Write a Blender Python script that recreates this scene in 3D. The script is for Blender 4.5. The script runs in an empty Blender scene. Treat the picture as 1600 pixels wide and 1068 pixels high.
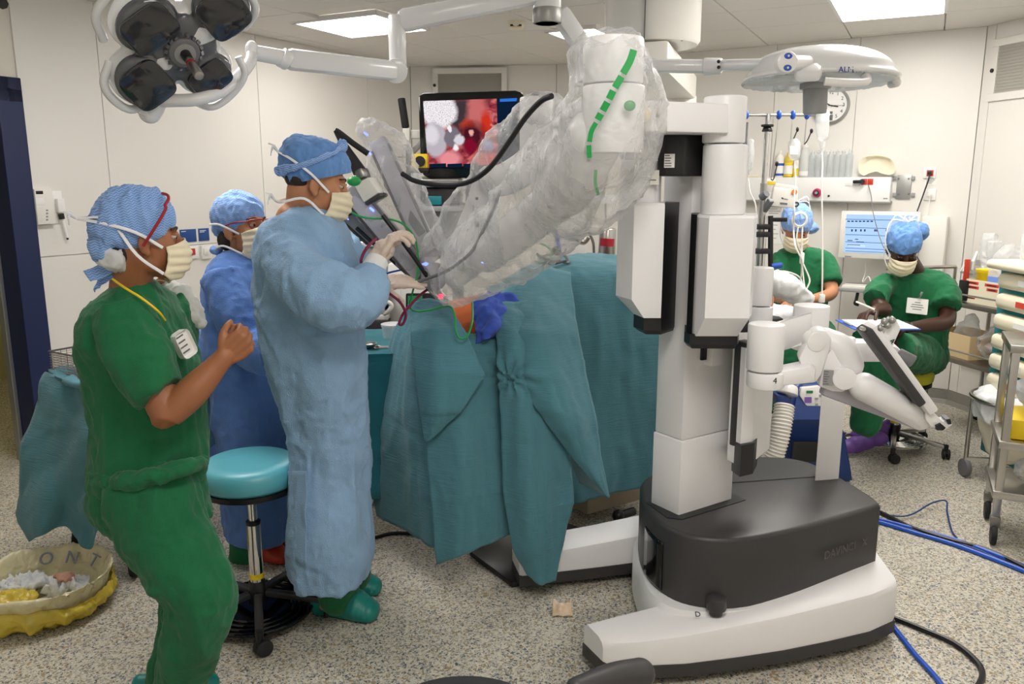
import bpy, bmesh, math, random
import numpy as np
from mathutils import Vector, Matrix

# ------------------------------------------------------------------ camera, sky, exposure
SC = bpy.context.scene
COL = SC.collection
F_PX, PITCH, EYE = 1260.0, math.atan(250/1260.0), 1.6
cam_data = bpy.data.cameras.new('camera'); cam_data.sensor_width = 36.0
cam_data.lens = F_PX/1600*36.0; cam_data.clip_start = 0.05; cam_data.clip_end = 60
camera = bpy.data.objects.new('camera', cam_data); COL.objects.link(camera)
camera.location = (0, 0, EYE); camera.rotation_euler = (math.pi/2-PITCH, 0, 0)
SC.camera = camera
world = bpy.data.worlds.new('world'); SC.world = world; world.use_nodes = True
world.node_tree.nodes['Background'].inputs[0].default_value = (0.9, 0.95, 1, 1)
world.node_tree.nodes['Background'].inputs[1].default_value = 0.02
PANEL_LIGHT = 13.0          # brightness of the ceiling light panels
SC.view_settings.view_transform = 'Standard'; SC.view_settings.look = 'None'
SC.view_settings.gamma = 1.0; SC.view_settings.use_curve_mapping = False
SC.view_settings.exposure = 0.27

# ------------------------------------------------------------------ helpers
CP, SP = math.cos(PITCH), math.sin(PITCH)
def at(px, py, Y):
    """world point seen at pixel (px,py) of the 1600x1068 photograph, at depth Y metres"""
    u, v = (px-800)/F_PX, (534-py)/F_PX
    t = Y/(CP+v*SP)
    return Vector((u*t, Y, EYE+(v*CP-SP)*t))
def fl(px, py, z=0.0):
    u, v = (px-800)/F_PX, (534-py)/F_PX
    t = (z-EYE)/(v*CP-SP)
    return Vector((u*t, (CP+v*SP)*t, z))
def ppm(Y, z=1.0):
    """pixels per metre at depth Y, height z"""
    return F_PX/(Y*CP-(z-EYE)*SP)
V = Vector
rnd = random.Random(7)

def lin(c):
    c /= 255.0
    return c/12.92 if c <= 0.04045 else ((c+0.055)/1.055)**2.4
def rgb(h):
    h = h.lstrip('#')
    return (lin(int(h[0:2], 16)), lin(int(h[2:4], 16)), lin(int(h[4:6], 16)), 1)

def mat(name, hx, rough=0.5, metal=0.0, bump=None, var=None, trans=0.0, emis=None, sheen=0.0, coat=0.0, spec=0.5, alpha=None):
    """procedural Principled material. bump=(scale,strength[,stretch]); var=(hex2,scale)"""
    m = bpy.data.materials.new(name); m.use_nodes = True
    nt = m.node_tree; b = nt.nodes['Principled BSDF']
    b.inputs['Base Color'].default_value = rgb(hx); b.inputs['Roughness'].default_value = rough
    b.inputs['Metallic'].default_value = metal; b.inputs['Specular IOR Level'].default_value = spec
    if trans: b.inputs['Transmission Weight'].default_value = trans
    if sheen: b.inputs['Sheen Weight'].default_value = sheen
    if coat: b.inputs['Coat Weight'].default_value = coat; b.inputs['Coat Roughness'].default_value = 0.1
    if alpha is not None: b.inputs['Alpha'].default_value = alpha
    if emis:
        b.inputs['Emission Color'].default_value = rgb(emis[0]); b.inputs['Emission Strength'].default_value = emis[1]
    tc = None
    if bump or var:
        tc = nt.nodes.new('ShaderNodeTexCoord')
    if bump:
        n = nt.nodes.new('ShaderNodeTexNoise'); n.inputs['Scale'].default_value = bump[0]; n.inputs['Detail'].default_value = 4
        mp = nt.nodes.new('ShaderNodeMapping')
        if len(bump) > 2: mp.inputs['Scale'].default_value = bump[2]
        bp = nt.nodes.new('ShaderNodeBump'); bp.inputs['Strength'].default_value = bump[1]; bp.inputs['Distance'].default_value = 0.01
        nt.links.new(tc.outputs['Object'], mp.inputs[0]); nt.links.new(mp.outputs[0], n.inputs['Vector'])
        nt.links.new(n.outputs[0], bp.inputs['Height']); nt.links.new(bp.outputs[0], b.inputs['Normal'])
    if var:
        n = nt.nodes.new('ShaderNodeTexNoise'); n.inputs['Scale'].default_value = var[1]; n.inputs['Detail'].default_value = 5
        mx = nt.nodes.new('ShaderNodeMix'); mx.data_type = 'RGBA'
        mx.inputs['A'].default_value = rgb(hx); mx.inputs['B'].default_value = rgb(var[0])
        nt.links.new(tc.outputs['Object'], n.inputs['Vector']); nt.links.new(n.outputs[0], mx.inputs['Factor'])
        nt.links.new(mx.outputs['Result'], b.inputs['Base Color'])
    return m

# ---- vectorised value noise
def _h(x, y, z):
    n = (x*374761393+y*668265263+z*1440662683) & 0xffffffff
    n = ((n ^ (n >> 13))*1274126177) & 0xffffffff
    return ((n ^ (n >> 16)) & 0xffff)/32767.5-1.0
def vn(p):
    i = np.floor(p).astype(np.int64); f = p-i; u = f*f*(3-2*f)
    x, y, z = i[:, 0], i[:, 1], i[:, 2]; a, b, c = u[:, 0], u[:, 1], u[:, 2]
    def L(s, t, k): return s+(t-s)*k
    return L(L(L(_h(x, y, z), _h(x+1, y, z), a), L(_h(x, y+1, z), _h(x+1, y+1, z), a), b),
             L(L(_h(x, y, z+1), _h(x+1, y, z+1), a), L(_h(x, y+1, z+1), _h(x+1, y+1, z+1), a), b), c)
def ridge(p, seed=0.0):
    """0..1, sharp ridges"""
    w = np.stack([vn(p*0.7+seed+9.1), vn(p*0.7+seed+31.7), vn(p*0.7+seed+57.3)], 1)*0.8
    return 1-np.abs(vn(p+w+seed))*1.6
def folds(amp, scale, seed=0.0, fine=0.35):
    """wrinkle function: scale = (sx,sy,sz) frequencies per metre"""
    sc = np.array(scale, float)
    def f(co, no):
        p = co*sc
        return amp*(ridge(p, seed)-0.5 + fine*(ridge(p*2.3, seed+13)-0.5) + 0.5*vn(p*0.45+seed))
    return f

def finish(me, smooth):
    if smooth is not None:
        me.polygons.foreach_set('use_smooth', [True]*len(me.polygons))
        if smooth < 180: me.set_sharp_from_angle(angle=math.radians(smooth))
def link(o, parent=None):
    COL.objects.link(o)
    if parent is not None:
        o.parent = parent
        # geometry is written in world coordinates; only a top-level Empty carries an offset
        if parent.parent is None: o.matrix_parent_inverse = Matrix.Translation(-V(parent.location))
    return o
def tag(o, label=None, cat=None, group=None, kind=None):
    if label: o['label'] = label
    if cat: o['category'] = cat
    if group: o['group'] = group
    if kind: o['kind'] = kind
    return o
def thing(name, loc, label, cat, group=None):
    o = bpy.data.objects.new(name, None); o.empty_display_size = 0.1; COL.objects.link(o)
    o.location = loc
    return tag(o, label, cat, group)
def copytree(o, d, parent=None, label=None):
    c = o.copy(); COL.objects.link(c)
    if parent is not None: c.parent = parent
    else: c.location = V(o.location)+V(d)
    if label: c['label'] = label
    for ch in list(o.children): copytree(ch, d, c)
    return c

def crom(pts, n):
    """Catmull-Rom through pts (arrays of any width), n samples per span"""
    P = np.array([tuple(p) for p in pts], float)
    if len(P) == 2 or n <= 1:
        if n <= 1: return P
    Q = np.vstack([2*P[0]-P[1], P, 2*P[-1]-P[-2]])
    out = []
    for i in range(1, len(Q)-2):
        for k in range(n):
            t = k/n; a, b, c, d = Q[i-1], Q[i], Q[i+1], Q[i+2]
            out.append(0.5*((2*b)+(-a+c)*t+(2*a-5*b+4*c-d)*t*t+(-a+3*b-3*c+d)*t**3))
    out.append(P[-1])
    return np.array(out)

class MB:
    """collects simple shapes and links them as ONE mesh object"""
    def __init__(s): s.bm = bmesh.new(); s.mi = 0
    def _mark(s, faces):
        for f in faces: f.material_index = s.mi
    def box(s, c, size, yaw=0.0, bevel=0.0, M=None, seg=2):
        if M is None: M = Matrix.Translation(V(c)) @ Matrix.Rotation(yaw, 4, 'Z')
        else: M = Matrix.Translation(V(c)) @ M
        M = M @ Matrix.Diagonal((size[0], size[1], size[2], 1))
        r = bmesh.ops.create_cube(s.bm, size=1.0, matrix=M)
        fs = {f for v in r['verts'] for f in v.link_faces}; s._mark(fs)
        if bevel:
            es = list({e for v in r['verts'] for e in v.link_edges})
            g = bmesh.ops.bevel(s.bm, geom=es, offset=bevel, segments=seg, affect='EDGES', profile=0.5)
            s._mark(g['faces'])
        return s
    def bar(s, a, b, w, h=None, bevel=0.0, up=(0, 0, 1)):
        """box beam from a to b, w wide, h tall"""
        a, b = V(a), V(b); h = h or w
        y = (b-a).normalized(); up = V(up)
        x = y.cross(up)
        if x.length < 1e-4: x = y.cross(V((1, 0, 0)))
        x.normalize(); z = x.cross(y)
        M = Matrix((x, y, z)).transposed().to_4x4()
        return s.box((a+b)/2, (w, (b-a).length, h), M=M, bevel=bevel)
    def cyl(s, a, b, r, r2=None, n=20, bevel=0.0, seg=2):
        a, b = V(a), V(b); d = b-a; r2 = r if r2 is None else r2
        q = d.to_track_quat('Z', 'Y').to_matrix().to_4x4()
        M = Matrix.Translation((a+b)/2) @ q
        g = bmesh.ops.create_cone(s.bm, cap_ends=True, cap_tris=False, segments=n, radius1=r, radius2=r2, depth=d.length, matrix=M)
        fs = {f for v in g['verts'] for f in v.link_faces}; s._mark(fs)
        if bevel:
            es = [e for f in fs if len(f.verts) == n for e in f.edges]
            k = bmesh.ops.bevel(s.bm, geom=list(set(es)), offset=bevel, segments=seg, affect='EDGES', profile=0.5)
            s._mark(k['faces'])
        return s
    def ell(s, c, r, M=None, u=20, v=14):
        M = (Matrix.Translation(V(c)) @ (M if M is not None else Matrix.Identity(4))) @ Matrix.Diagonal((r[0], r[1], r[2], 1))
        g = bmesh.ops.create_uvsphere(s.bm, u_segments=u, v_segments=v, radius=1.0, matrix=M)
        s._mark({f for w in g['verts'] for f in w.link_faces}); return s
    def rings(s, R, cap=True, closed=True):
        """loft through rings (lists of points, equal length)"""
        vs = [[s.bm.verts.new(tuple(p)) for p in r] for r in R]; n = len(vs[0]); fs = []
        for a, b in zip(vs[:-1], vs[1:]):
            for i in range(n if closed else n-1):
                j = (i+1) % n
                fs.append(s.bm.faces.new((a[i], a[j], b[j], b[i])))
        if cap and closed:
            fs.append(s.bm.faces.new(list(reversed(vs[0])))); fs.append(s.bm.faces.new(vs[-1]))
        s._mark(fs); return s
    def tube(s, pts, r, n=8, sub=6, cap=True, flat=None):
        """round tube along a smooth path; r scalar or list per point; flat=(w,h) ribbon-like ellipse"""
        rr = r if isinstance(r, (list, tuple)) else [r]*len(pts)
        P = crom([(*tuple(p), q) for p, q in zip(pts, rr)], sub)
        rings = []; nrm = None
        for i in range(len(P)):
            t = V(P[min(i+1, len(P)-1)][:3])-V(P[max(i-1, 0)][:3])
            if t.length < 1e-9: t = V((0, 0, 1))
            t.normalize()
            if nrm is None:
                nrm = t.orthogonal().normalized()
                if flat is not None and abs(t.z) < 0.95: nrm = (V((0, 0, 1))-t*t.z).normalized()
            else:
                nrm = nrm-t*nrm.dot(t); nrm = nrm.normalized() if nrm.length > 1e-6 else t.orthogonal().normalized()
            b = t.cross(nrm); c = V(P[i][:3]); q = max(P[i][3], 1e-4)
            fx, fy = flat if flat else (1, 1)
            rings.append([c+(nrm*math.cos(k*math.tau/n)*fx+b*math.sin(k*math.tau/n)*fy)*q for k in range(n)])
        return s.rings(rings, cap)
    def limb(s, pts, n=16, sub=5):
        """capsule-ended tapered limb: pts = [(point, radius), ...]"""
        P = [p for p, r in pts]; R = [r for p, r in pts]
        s.tube(P, R, n=n, sub=sub)
        s.ell(P[0], (R[0],)*3, u=n, v=10); s.ell(P[-1], (R[-1],)*3, u=n, v=10); return s
    def lathe(s, prof, c=(0, 0, 0), M=None, n=32, cap=True):
        """prof = [(radius, z), ...] about local Z"""
        M = Matrix.Translation(V(c)) @ (M if M is not None else Matrix.Identity(4))
        R = [[M @ V((max(r, 1e-4)*math.cos(k*math.tau/n), max(r, 1e-4)*math.sin(k*math.tau/n), z)) for k in range(n)] for r, z in prof]
        return s.rings(R, cap)
    def prism(s, poly, d, bevel=0.0, seg=2):
        """polygon of world points extruded by vector d"""
        d = V(d); a = [s.bm.verts.new(tuple(p)) for p in poly]; b = [s.bm.verts.new(tuple(V(p)+d)) for p in poly]; n = len(a)
        fs = [s.bm.faces.new(a), s.bm.faces.new(list(reversed(b)))]
        for i in range(n): fs.append(s.bm.faces.new((a[i], b[i], b[(i+1) % n], a[(i+1) % n])))
        bmesh.ops.recalc_face_normals(s.bm, faces=fs); s._mark(fs)
        if bevel:
            es = list({e for f in fs for e in f.edges if len(e.link_faces) == 2 and e.calc_face_angle(0) > 0.5})
            g = bmesh.ops.bevel(s.bm, geom=es, offset=bevel, segments=seg, affect='EDGES', profile=0.5); s._mark(g['faces'])
        return s
    def quad(s, pts):
        f = s.bm.faces.new([s.bm.verts.new(tuple(p)) for p in pts]); s._mark([f]); return s
    def mesh(s, name, mats, smooth=40):
        bmesh.ops.recalc_face_normals(s.bm, faces=s.bm.faces)
        me = bpy.data.meshes.new(name); s.bm.to_mesh(me); s.bm.free()
        for m in (mats if isinstance(mats, (list, tuple)) else [mats]): me.materials.append(m)
        finish(me, smooth); return me
    def obj(s, name, mats, parent=None, smooth=40, label=None):
        o = bpy.data.objects.new(name, s.mesh(name, mats, smooth)); link(o, parent)
        if label: o['label'] = label
        return o
    def blend(s, name, m, parent=None, voxel=0.008, smooth=4, disp=None, post=None, cut=None, label=None):
        """union of everything collected -> one continuous skin, optionally wrinkled"""
        me = s.mesh(name+'_raw', m, None); o = bpy.data.objects.new(name+'_raw', me); COL.objects.link(o)
        r = o.modifiers.new('r', 'REMESH'); r.mode = 'VOXEL'; r.voxel_size = voxel
        if smooth:
            q = o.modifiers.new('s', 'SMOOTH'); q.iterations = smooth; q.factor = 0.5
        dg = bpy.context.evaluated_depsgraph_get(); ev = o.evaluated_get(dg)
        nm = bpy.data.meshes.new_from_object(ev)
        bpy.data.objects.remove(o); bpy.data.meshes.remove(me)
        nm.name = name; n = len(nm.vertices)
        if disp is not None:
            co = np.empty(n*3); nm.vertices.foreach_get('co', co); co = co.reshape(-1, 3)
            no = np.empty(n*3); nm.vertices.foreach_get('normal', no); no = no.reshape(-1, 3)
            for d in (disp if isinstance(disp, (list, tuple)) else [disp]):
                co = co+no*d(co, no)[:, None]
            nm.vertices.foreach_set('co', co.ravel()); nm.update()
        if cut is not None:          # list of (point, outward normal): clear the outer side
            bm = bmesh.new(); bm.from_mesh(nm)
            for p, d in cut:
                bmesh.ops.bisect_plane(bm, geom=bm.verts[:]+bm.edges[:]+bm.faces[:], plane_co=p, plane_no=d, clear_outer=True)
            bm.to_mesh(nm); bm.free()
        nm.materials.clear()
        for k in (m if isinstance(m, (list, tuple)) else [m]): nm.materials.append(k)
        finish(nm, 180)
        ob = bpy.data.objects.new(name, nm); link(ob, parent)
        if label: ob['label'] = label
        return ob

def lerp_rows(pts, n):
    P = np.array([tuple(p) for p in pts], float); o = []
    for a, b in zip(P[:-1], P[1:]): o += [a+(b-a)*k/n for k in range(n)]
    return np.array(o+[P[-1]])
def grid_sheet(rows, su, sv, linear=False):
    """bicubic surface through a control grid of points -> array (nv,nu,3)"""
    R = [crom(r, su) for r in rows]
    A = np.array(R)                                   # rows x nu x 3
    return np.stack([(lerp_rows if linear else crom)(A[:, k], sv) for k in range(A.shape[1])], 1)
def sheet(name, rows, m, parent=None, su=8, sv=8, disp=None, thick=0.0015, label=None, smooth=180, linear=False):
    G = grid_sheet(rows, su, sv, linear); nv, nu, _ = G.shape
    co = G.reshape(-1, 3)
    idx = np.arange(nv*nu).reshape(nv, nu)
    F = np.stack([idx[:-1, :-1], idx[:-1, 1:], idx[1:, 1:], idx[1:, :-1]], -1).reshape(-1, 4)
    me = bpy.data.meshes.new(name)
    me.from_pydata(co.tolist(), [], F.tolist()); me.update()
    if disp is not None:
        no = np.empty(len(co)*3); me.vertices.foreach_get('normal', no); no = no.reshape(-1, 3)
        for d in (disp if isinstance(disp, (list, tuple)) else [disp]): co = co+no*d(co, no)[:, None]
        me.vertices.foreach_set('co', co.ravel()); me.update()
    me.materials.append(m); finish(me, smooth)
    o = bpy.data.objects.new(name, me); link(o, parent)
    if thick:
        q = o.modifiers.new('thickness', 'SOLIDIFY'); q.thickness = thick; q.offset = 0
    if label: o['label'] = label
    return o
def text(name, s, loc, size, M, m, parent=None, ext=0.0008, align='CENTER'):
    """raised lettering (mesh) ; M 3x3/4x4 orientation, local X = reading direction, local Y = up"""
    cu = bpy.data.curves.new(name, 'FONT'); cu.body = s; cu.size = size; cu.extrude = ext; cu.align_x = align; cu.align_y = 'CENTER'
    o = bpy.data.objects.new(name, cu); COL.objects.link(o)
    dg = bpy.context.evaluated_depsgraph_get(); me = bpy.data.meshes.new_from_object(o.evaluated_get(dg))
    bpy.data.objects.remove(o); bpy.data.curves.remove(cu)
    me.transform(Matrix.Translation(V(loc)) @ M.to_4x4()); me.materials.clear(); me.materials.append(m)
    ob = bpy.data.objects.new(name, me); return link(ob, parent)
def frame(normal, up=(0, 0, 1)):
    """orientation whose local Z is `normal`, local Y as near `up` as possible"""
    z = V(normal).normalized(); x = V(up).cross(z)
    if x.length < 1e-5: x = V((1, 0, 0)).cross(z)
    x.normalize(); y = z.cross(x)
    return Matrix((x, y, z)).transposed().to_4x4()
# ------------------------------------------------------------------ materials
M = {}
M['wall'] = mat('wall panel white', '#e7e4de', 0.38, bump=(60, 0.02))
M['wallback'] = mat('joint filler', '#dcd7cc', 0.7)
M['tile'] = mat('ceiling tile', '#e3e0db', 0.7, bump=(120, 0.05))
M['tilebar'] = mat('ceiling grid', '#e6e2da', 0.5)
M['navy'] = mat('navy door frame paint', '#17254f', 0.45)
M['steel'] = mat('stainless steel', '#b9b7b2', 0.28, 1.0, bump=(40, 0.03))
M['steeld'] = mat('brushed dark steel', '#8d8a85', 0.35, 1.0, bump=(50, 0.04))
M['chrome'] = mat('chrome', '#dcdcdc', 0.08, 1.0)
M['alu'] = mat('grey aluminium', '#a9a9a6', 0.4, 0.7)
M['grey'] = mat('grey plastic', '#9a9a9a', 0.45)
M['midgrey'] = mat('mid grey plastic', '#6d6d70', 0.45)
M['dark'] = mat('charcoal plastic', '#3a3839', 0.42, bump=(400, 0.05))
M['black'] = mat('black plastic', '#141416', 0.4)
M['gloss'] = mat('glossy black', '#08080a', 0.08)
M['rubber'] = mat('black rubber', '#1d1d1f', 0.65)
M['white'] = mat('white enamel', '#efeeec', 0.28, coat=0.2)
M['whitem'] = mat('white robot shell', '#f0eff0', 0.36)
M['offwhite'] = mat('off white plastic', '#e9e6df', 0.4)
M['cream'] = mat('cream plastic', '#efe6cd', 0.45)
M['lampw'] = mat('lamp white lacquer', '#e8e9ea', 0.22, coat=0.4)
M['lens'] = mat('lamp dark lens', '#2a2c31', 0.06, coat=0.8)
M['lensg'] = mat('lamp grey underside', '#5b5d62', 0.12, coat=0.7)
M['red'] = mat('red plastic', '#c23a22', 0.4)
M['redd'] = mat('dark red', '#a01f2c', 0.35)
M['blue'] = mat('blue plastic', '#2456b8', 0.35)
M['royal'] = mat('blue cable', '#1c55c0', 0.4)
M['signblue'] = mat('sign blue', '#1d4a8f', 0.4)
M['yellow'] = mat('yellow plastic', '#f1cf1c', 0.45)
M['orange'] = mat('orange sticker', '#f07a2a', 0.5)
M['green'] = mat('green plastic', '#1f9d4d', 0.4)
M['magenta'] = mat('maroon cable', '#7d1f45', 0.4)
M['paper'] = mat('white paper', '#f0efec', 0.8)
M['tealpl'] = mat('teal plastic', '#0f7f88', 0.4)
M['tealseat'] = mat('turquoise vinyl', '#5fb4c4', 0.35, bump=(300, 0.04))
M['yelseat'] = mat('yellow vinyl', '#c9c22e', 0.4)
M['clog'] = mat('teal rubber clog', '#118078', 0.45)
M['purple'] = mat('purple rubber', '#7d55ad', 0.5)
M['navydk'] = mat('warming unit blue', '#1d3a78', 0.4)
M['card'] = mat('tan cardboard', '#e3c79a', 0.75, bump=(80, 0.05))
M['maskc'] = mat('cream mask paper', '#ede3c6', 0.85, bump=(150, 0.12))
M['tape'] = mat('white mask tie', '#eef0f3', 0.8)
M['capw'] = mat('clear bouffant net', '#f4f6f8', 0.7, alpha=0.72)
M['glove'] = mat('latex glove', '#d9c6b8', 0.5, bump=(90, 0.1))
M['skinA'] = mat('tanned skin', '#a56d49', 0.5, bump=(160, 0.06), var=('#945c3c', 9))
M['skinB'] = mat('light skin', '#c18a66', 0.5, bump=(160, 0.06), var=('#b47652', 9))
M['skinC'] = mat('dark brown skin', '#4a2c1f', 0.45, bump=(160, 0.06), var=('#3c2218', 9))
M['iodine'] = mat('iodine painted skin', '#c5662a', 0.45, bump=(120, 0.1), var=('#a94a1c', 14))
M['hair'] = mat('dark brown hair', '#2c1d15', 0.6, bump=(200, 0.4, (1, 1, 0.15)))
M['eye'] = mat('eye white', '#c4bab0', 0.25)
M['iris'] = mat('dark iris', '#2a1a12', 0.15)

def cloth(name, hx, hx2, fine=260, strength=0.25, lines=0.0):
    m = mat(name, hx, 0.85, sheen=0.15, spec=0.25)
    nt = m.node_tree; b = nt.nodes['Principled BSDF']
    tc = nt.nodes.new('ShaderNodeTexCoord')
    n1 = nt.nodes.new('ShaderNodeTexNoise'); n1.inputs['Scale'].default_value = 14; n1.inputs['Detail'].default_value = 6; n1.inputs['Distortion'].default_value = 0.6; n1.noise_type = 'RIDGED_MULTIFRACTAL'; n1.inputs['Scale'].default_value = 5; n1.inputs['Roughness'].default_value = 0.45
    n2 = nt.nodes.new('ShaderNodeTexNoise'); n2.inputs['Scale'].default_value = fine; n2.inputs['Detail'].default_value = 2
    for n in (n1, n2): nt.links.new(tc.outputs['Object'], n.inputs['Vector'])
    ad = nt.nodes.new('ShaderNodeMath'); ad.operation = 'MULTIPLY_ADD'; ad.inputs[1].default_value = 0.12
    nt.links.new(n2.outputs[0], ad.inputs[0]); nt.links.new(n1.outputs[0], ad.inputs[2])
    src = ad
    if lines:
        mp = nt.nodes.new('ShaderNodeMapping'); mp.inputs['Scale'].default_value = (12, 12, 160)
        n3 = nt.nodes.new('ShaderNodeTexNoise'); n3.inputs['Scale'].default_value = 1.0; n3.inputs['Detail'].default_value = 3
        nt.links.new(tc.outputs['Object'], mp.inputs[0]); nt.links.new(mp.outputs[0], n3.inputs['Vector'])
        a2 = nt.nodes.new('ShaderNodeMath'); a2.operation = 'MULTIPLY_ADD'; a2.inputs[1].default_value = lines
        nt.links.new(n3.outputs[0], a2.inputs[0]); nt.links.new(ad.outputs[0], a2.inputs[2]); src = a2
    bp = nt.nodes.new('ShaderNodeBump'); bp.inputs['Strength'].default_value = strength; bp.inputs['Distance'].default_value = 0.05
    nt.links.new(src.outputs[0], bp.inputs['Height']); nt.links.new(bp.outputs[0], b.inputs['Normal'])
    mx = nt.nodes.new('ShaderNodeMix'); mx.data_type = 'RGBA'; mx.inputs['A'].default_value = rgb(hx); mx.inputs['B'].default_value = rgb(hx2)
    nt.links.new(n1.outputs[0], mx.inputs['Factor']); nt.links.new(mx.outputs['Result'], b.inputs['Base Color'])
    return m
M['scrub'] = cloth('green scrub cotton', '#1d6b43', '#185e3b')
M['gownL'] = cloth('light blue gown fabric', '#90b3d6', '#85a8cc', strength=0.5)
M['gownB'] = cloth('mid blue gown fabric', '#5d83c6', '#5277bb', strength=0.5)
M['drape'] = cloth('teal surgical drape', '#528693', '#4b7e8b', strength=0.3, lines=0.25)
M['drapeback'] = cloth('grey drape lining', '#7f9aa3', '#76909a')
M['bluedrape'] = cloth('violet blue drape', '#3f5cc0', '#3550b2')
M['packblue'] = cloth('periwinkle wrap', '#7b9bea', '#6c8de0')
M['whitecloth'] = cloth('white cloth', '#e6e8ea', '#d8dcdf')
M['greycloth'] = cloth('silver grey wrap', '#d3d4d1', '#c2c3c0')
M['bagcream'] = cloth('cream laundry bag', '#e8e0cc', '#ddd4be')

def zigzag(name, a, b, fz=150.0):
    """blue cap fabric with white zigzag print"""
    m = mat(name, a, 0.85, sheen=0.15); nt = m.node_tree; bs = nt.nodes['Principled BSDF']
    tc = nt.nodes.new('ShaderNodeTexCoord'); sp = nt.nodes.new('ShaderNodeSeparateXYZ'); nt.links.new(tc.outputs['Object'], sp.inputs[0])
    def mth(op, x=None, y=None, v0=None, v1=None):
        n = nt.nodes.new('ShaderNodeMath'); n.operation = op
        if x is not None: nt.links.new(x, n.inputs[0])
        if y is not None: nt.links.new(y, n.inputs[1])
        if v0 is not None: n.inputs[0].default_value = v0
        if v1 is not None: n.inputs[1].default_value = v1
        return n.outputs[0]
    h = mth('ADD', sp.outputs[0], sp.outputs[1])
    tri = mth('PINGPONG', mth('MULTIPLY', h, None, v1=95.0), None, v1=1.0)
    z = mth('ADD', mth('MULTIPLY', sp.outputs[2], None, v1=fz), mth('MULTIPLY', tri, None, v1=0.8))
    w = mth('PINGPONG', z, None, v1=0.5)
    f = mth('SMOOTH_MIN', mth('MULTIPLY', w, None, v1=1.5), None, v1=0.62)
    mx = nt.nodes.new('ShaderNodeMix'); mx.data_type = 'RGBA'; mx.inputs['A'].default_value = rgb(a); mx.inputs['B'].default_value = rgb(b)
    nt.links.new(f, mx.inputs['Factor']); nt.links.new(mx.outputs['Result'], bs.inputs['Base Color'])
    n = nt.nodes.new('ShaderNodeTexNoise'); n.inputs['Scale'].default_value = 30; nt.links.new(tc.outputs['Object'], n.inputs['Vector'])
    bp = nt.nodes.new('ShaderNodeBump'); bp.inputs['Strength'].default_value = 0.3; bp.inputs['Distance'].default_value = 0.01
    nt.links.new(n.outputs[0], bp.inputs['Height']); nt.links.new(bp.outputs[0], bs.inputs['Normal'])
    return m
M['cap'] = zigzag('blue zigzag cap paper', '#4d85d4', '#c3dbf5')
M['capd'] = zigzag('dense blue cap paper', '#4a7fc6', '#84abd6', 320.0)

def film(name, tint, opacity, rough=0.22, bump=0.5):
    """thin clear plastic film: part see-through, part milky, glossy highlights on creases"""
    m = bpy.data.materials.new(name); m.use_nodes = True; nt = m.node_tree; nt.nodes.clear()
    out = nt.nodes.new('ShaderNodeOutputMaterial')
    tr = nt.nodes.new('ShaderNodeBsdfTransparent'); tr.inputs[0].default_value = (0.97, 0.97, 0.97, 1)
    pr = nt.nodes.new('ShaderNodeBsdfPrincipled'); pr.inputs['Base Color'].default_value = rgb(tint); pr.inputs['Roughness'].default_value = rough
    pr.inputs['Specular IOR Level'].default_value = 0.8
    tc = nt.nodes.new('ShaderNodeTexCoord')
    n = nt.nodes.new('ShaderNodeTexNoise'); n.inputs['Scale'].default_value = 16; n.inputs['Detail'].default_value = 5; n.inputs['Distortion'].default_value = 2.0
    nt.links.new(tc.outputs['Object'], n.inputs['Vector'])
    bp = nt.nodes.new('ShaderNodeBump'); bp.inputs['Strength'].default_value = bump; bp.inputs['Distance'].default_value = 0.03
    nt.links.new(n.outputs[0], bp.inputs['Height']); nt.links.new(bp.outputs[0], pr.inputs['Normal'])
    lw = nt.nodes.new('ShaderNodeLayerWeight'); lw.inputs[0].default_value = 0.25
    mr = nt.nodes.new('ShaderNodeMapRange'); mr.inputs['To Min'].default_value = opacity; mr.inputs['To Max'].default_value = min(1, opacity+0.45)
    nt.links.new(lw.outputs['Facing'], mr.inputs['Value'])
    mx = nt.nodes.new('ShaderNodeMixShader'); nt.links.new(mr.outputs[0], mx.inputs[0])
    nt.links.new(tr.outputs[0], mx.inputs[1]); nt.links.new(pr.outputs[0], mx.inputs[2]); nt.links.new(mx.outputs[0], out.inputs[0])
    return m
M['film'] = film('clear plastic drape', '#ecedee', 0.22)
M['filmthin'] = film('thin clear plastic', '#eef0f0', 0.16)
M['filmbag'] = film('clear bag', '#f6f8f9', 0.34, bump=0.3)
M['filmyel'] = film('yellow waste bag', '#f2d84a', 0.62, bump=0.4)
M['filmcream'] = film('pale yellow liner', '#efe6bd', 0.8, bump=0.3)
M['bottleclear'] = film('clear bottle', '#e3eaec', 0.35, bump=0.0)

def emit(name, hx, s):
    m = bpy.data.materials.new(name); m.use_nodes = True; nt = m.node_tree; nt.nodes.clear()
    o = nt.nodes.new('ShaderNodeOutputMaterial'); e = nt.nodes.new('ShaderNodeEmission')
    e.inputs[0].default_value = rgb(hx); e.inputs[1].default_value = s; nt.links.new(e.outputs[0], o.inputs[0]); return m
M['panel'] = emit('light panel diffuser', '#fffaf4', PANEL_LIGHT)
M['led'] = emit('blue led', '#6a7dff', 3.0)
M['ledred'] = emit('red led', '#ff3a5a', 2.5)
M['ledgrn'] = emit('green display', '#3a7a50', 0.6)

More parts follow.
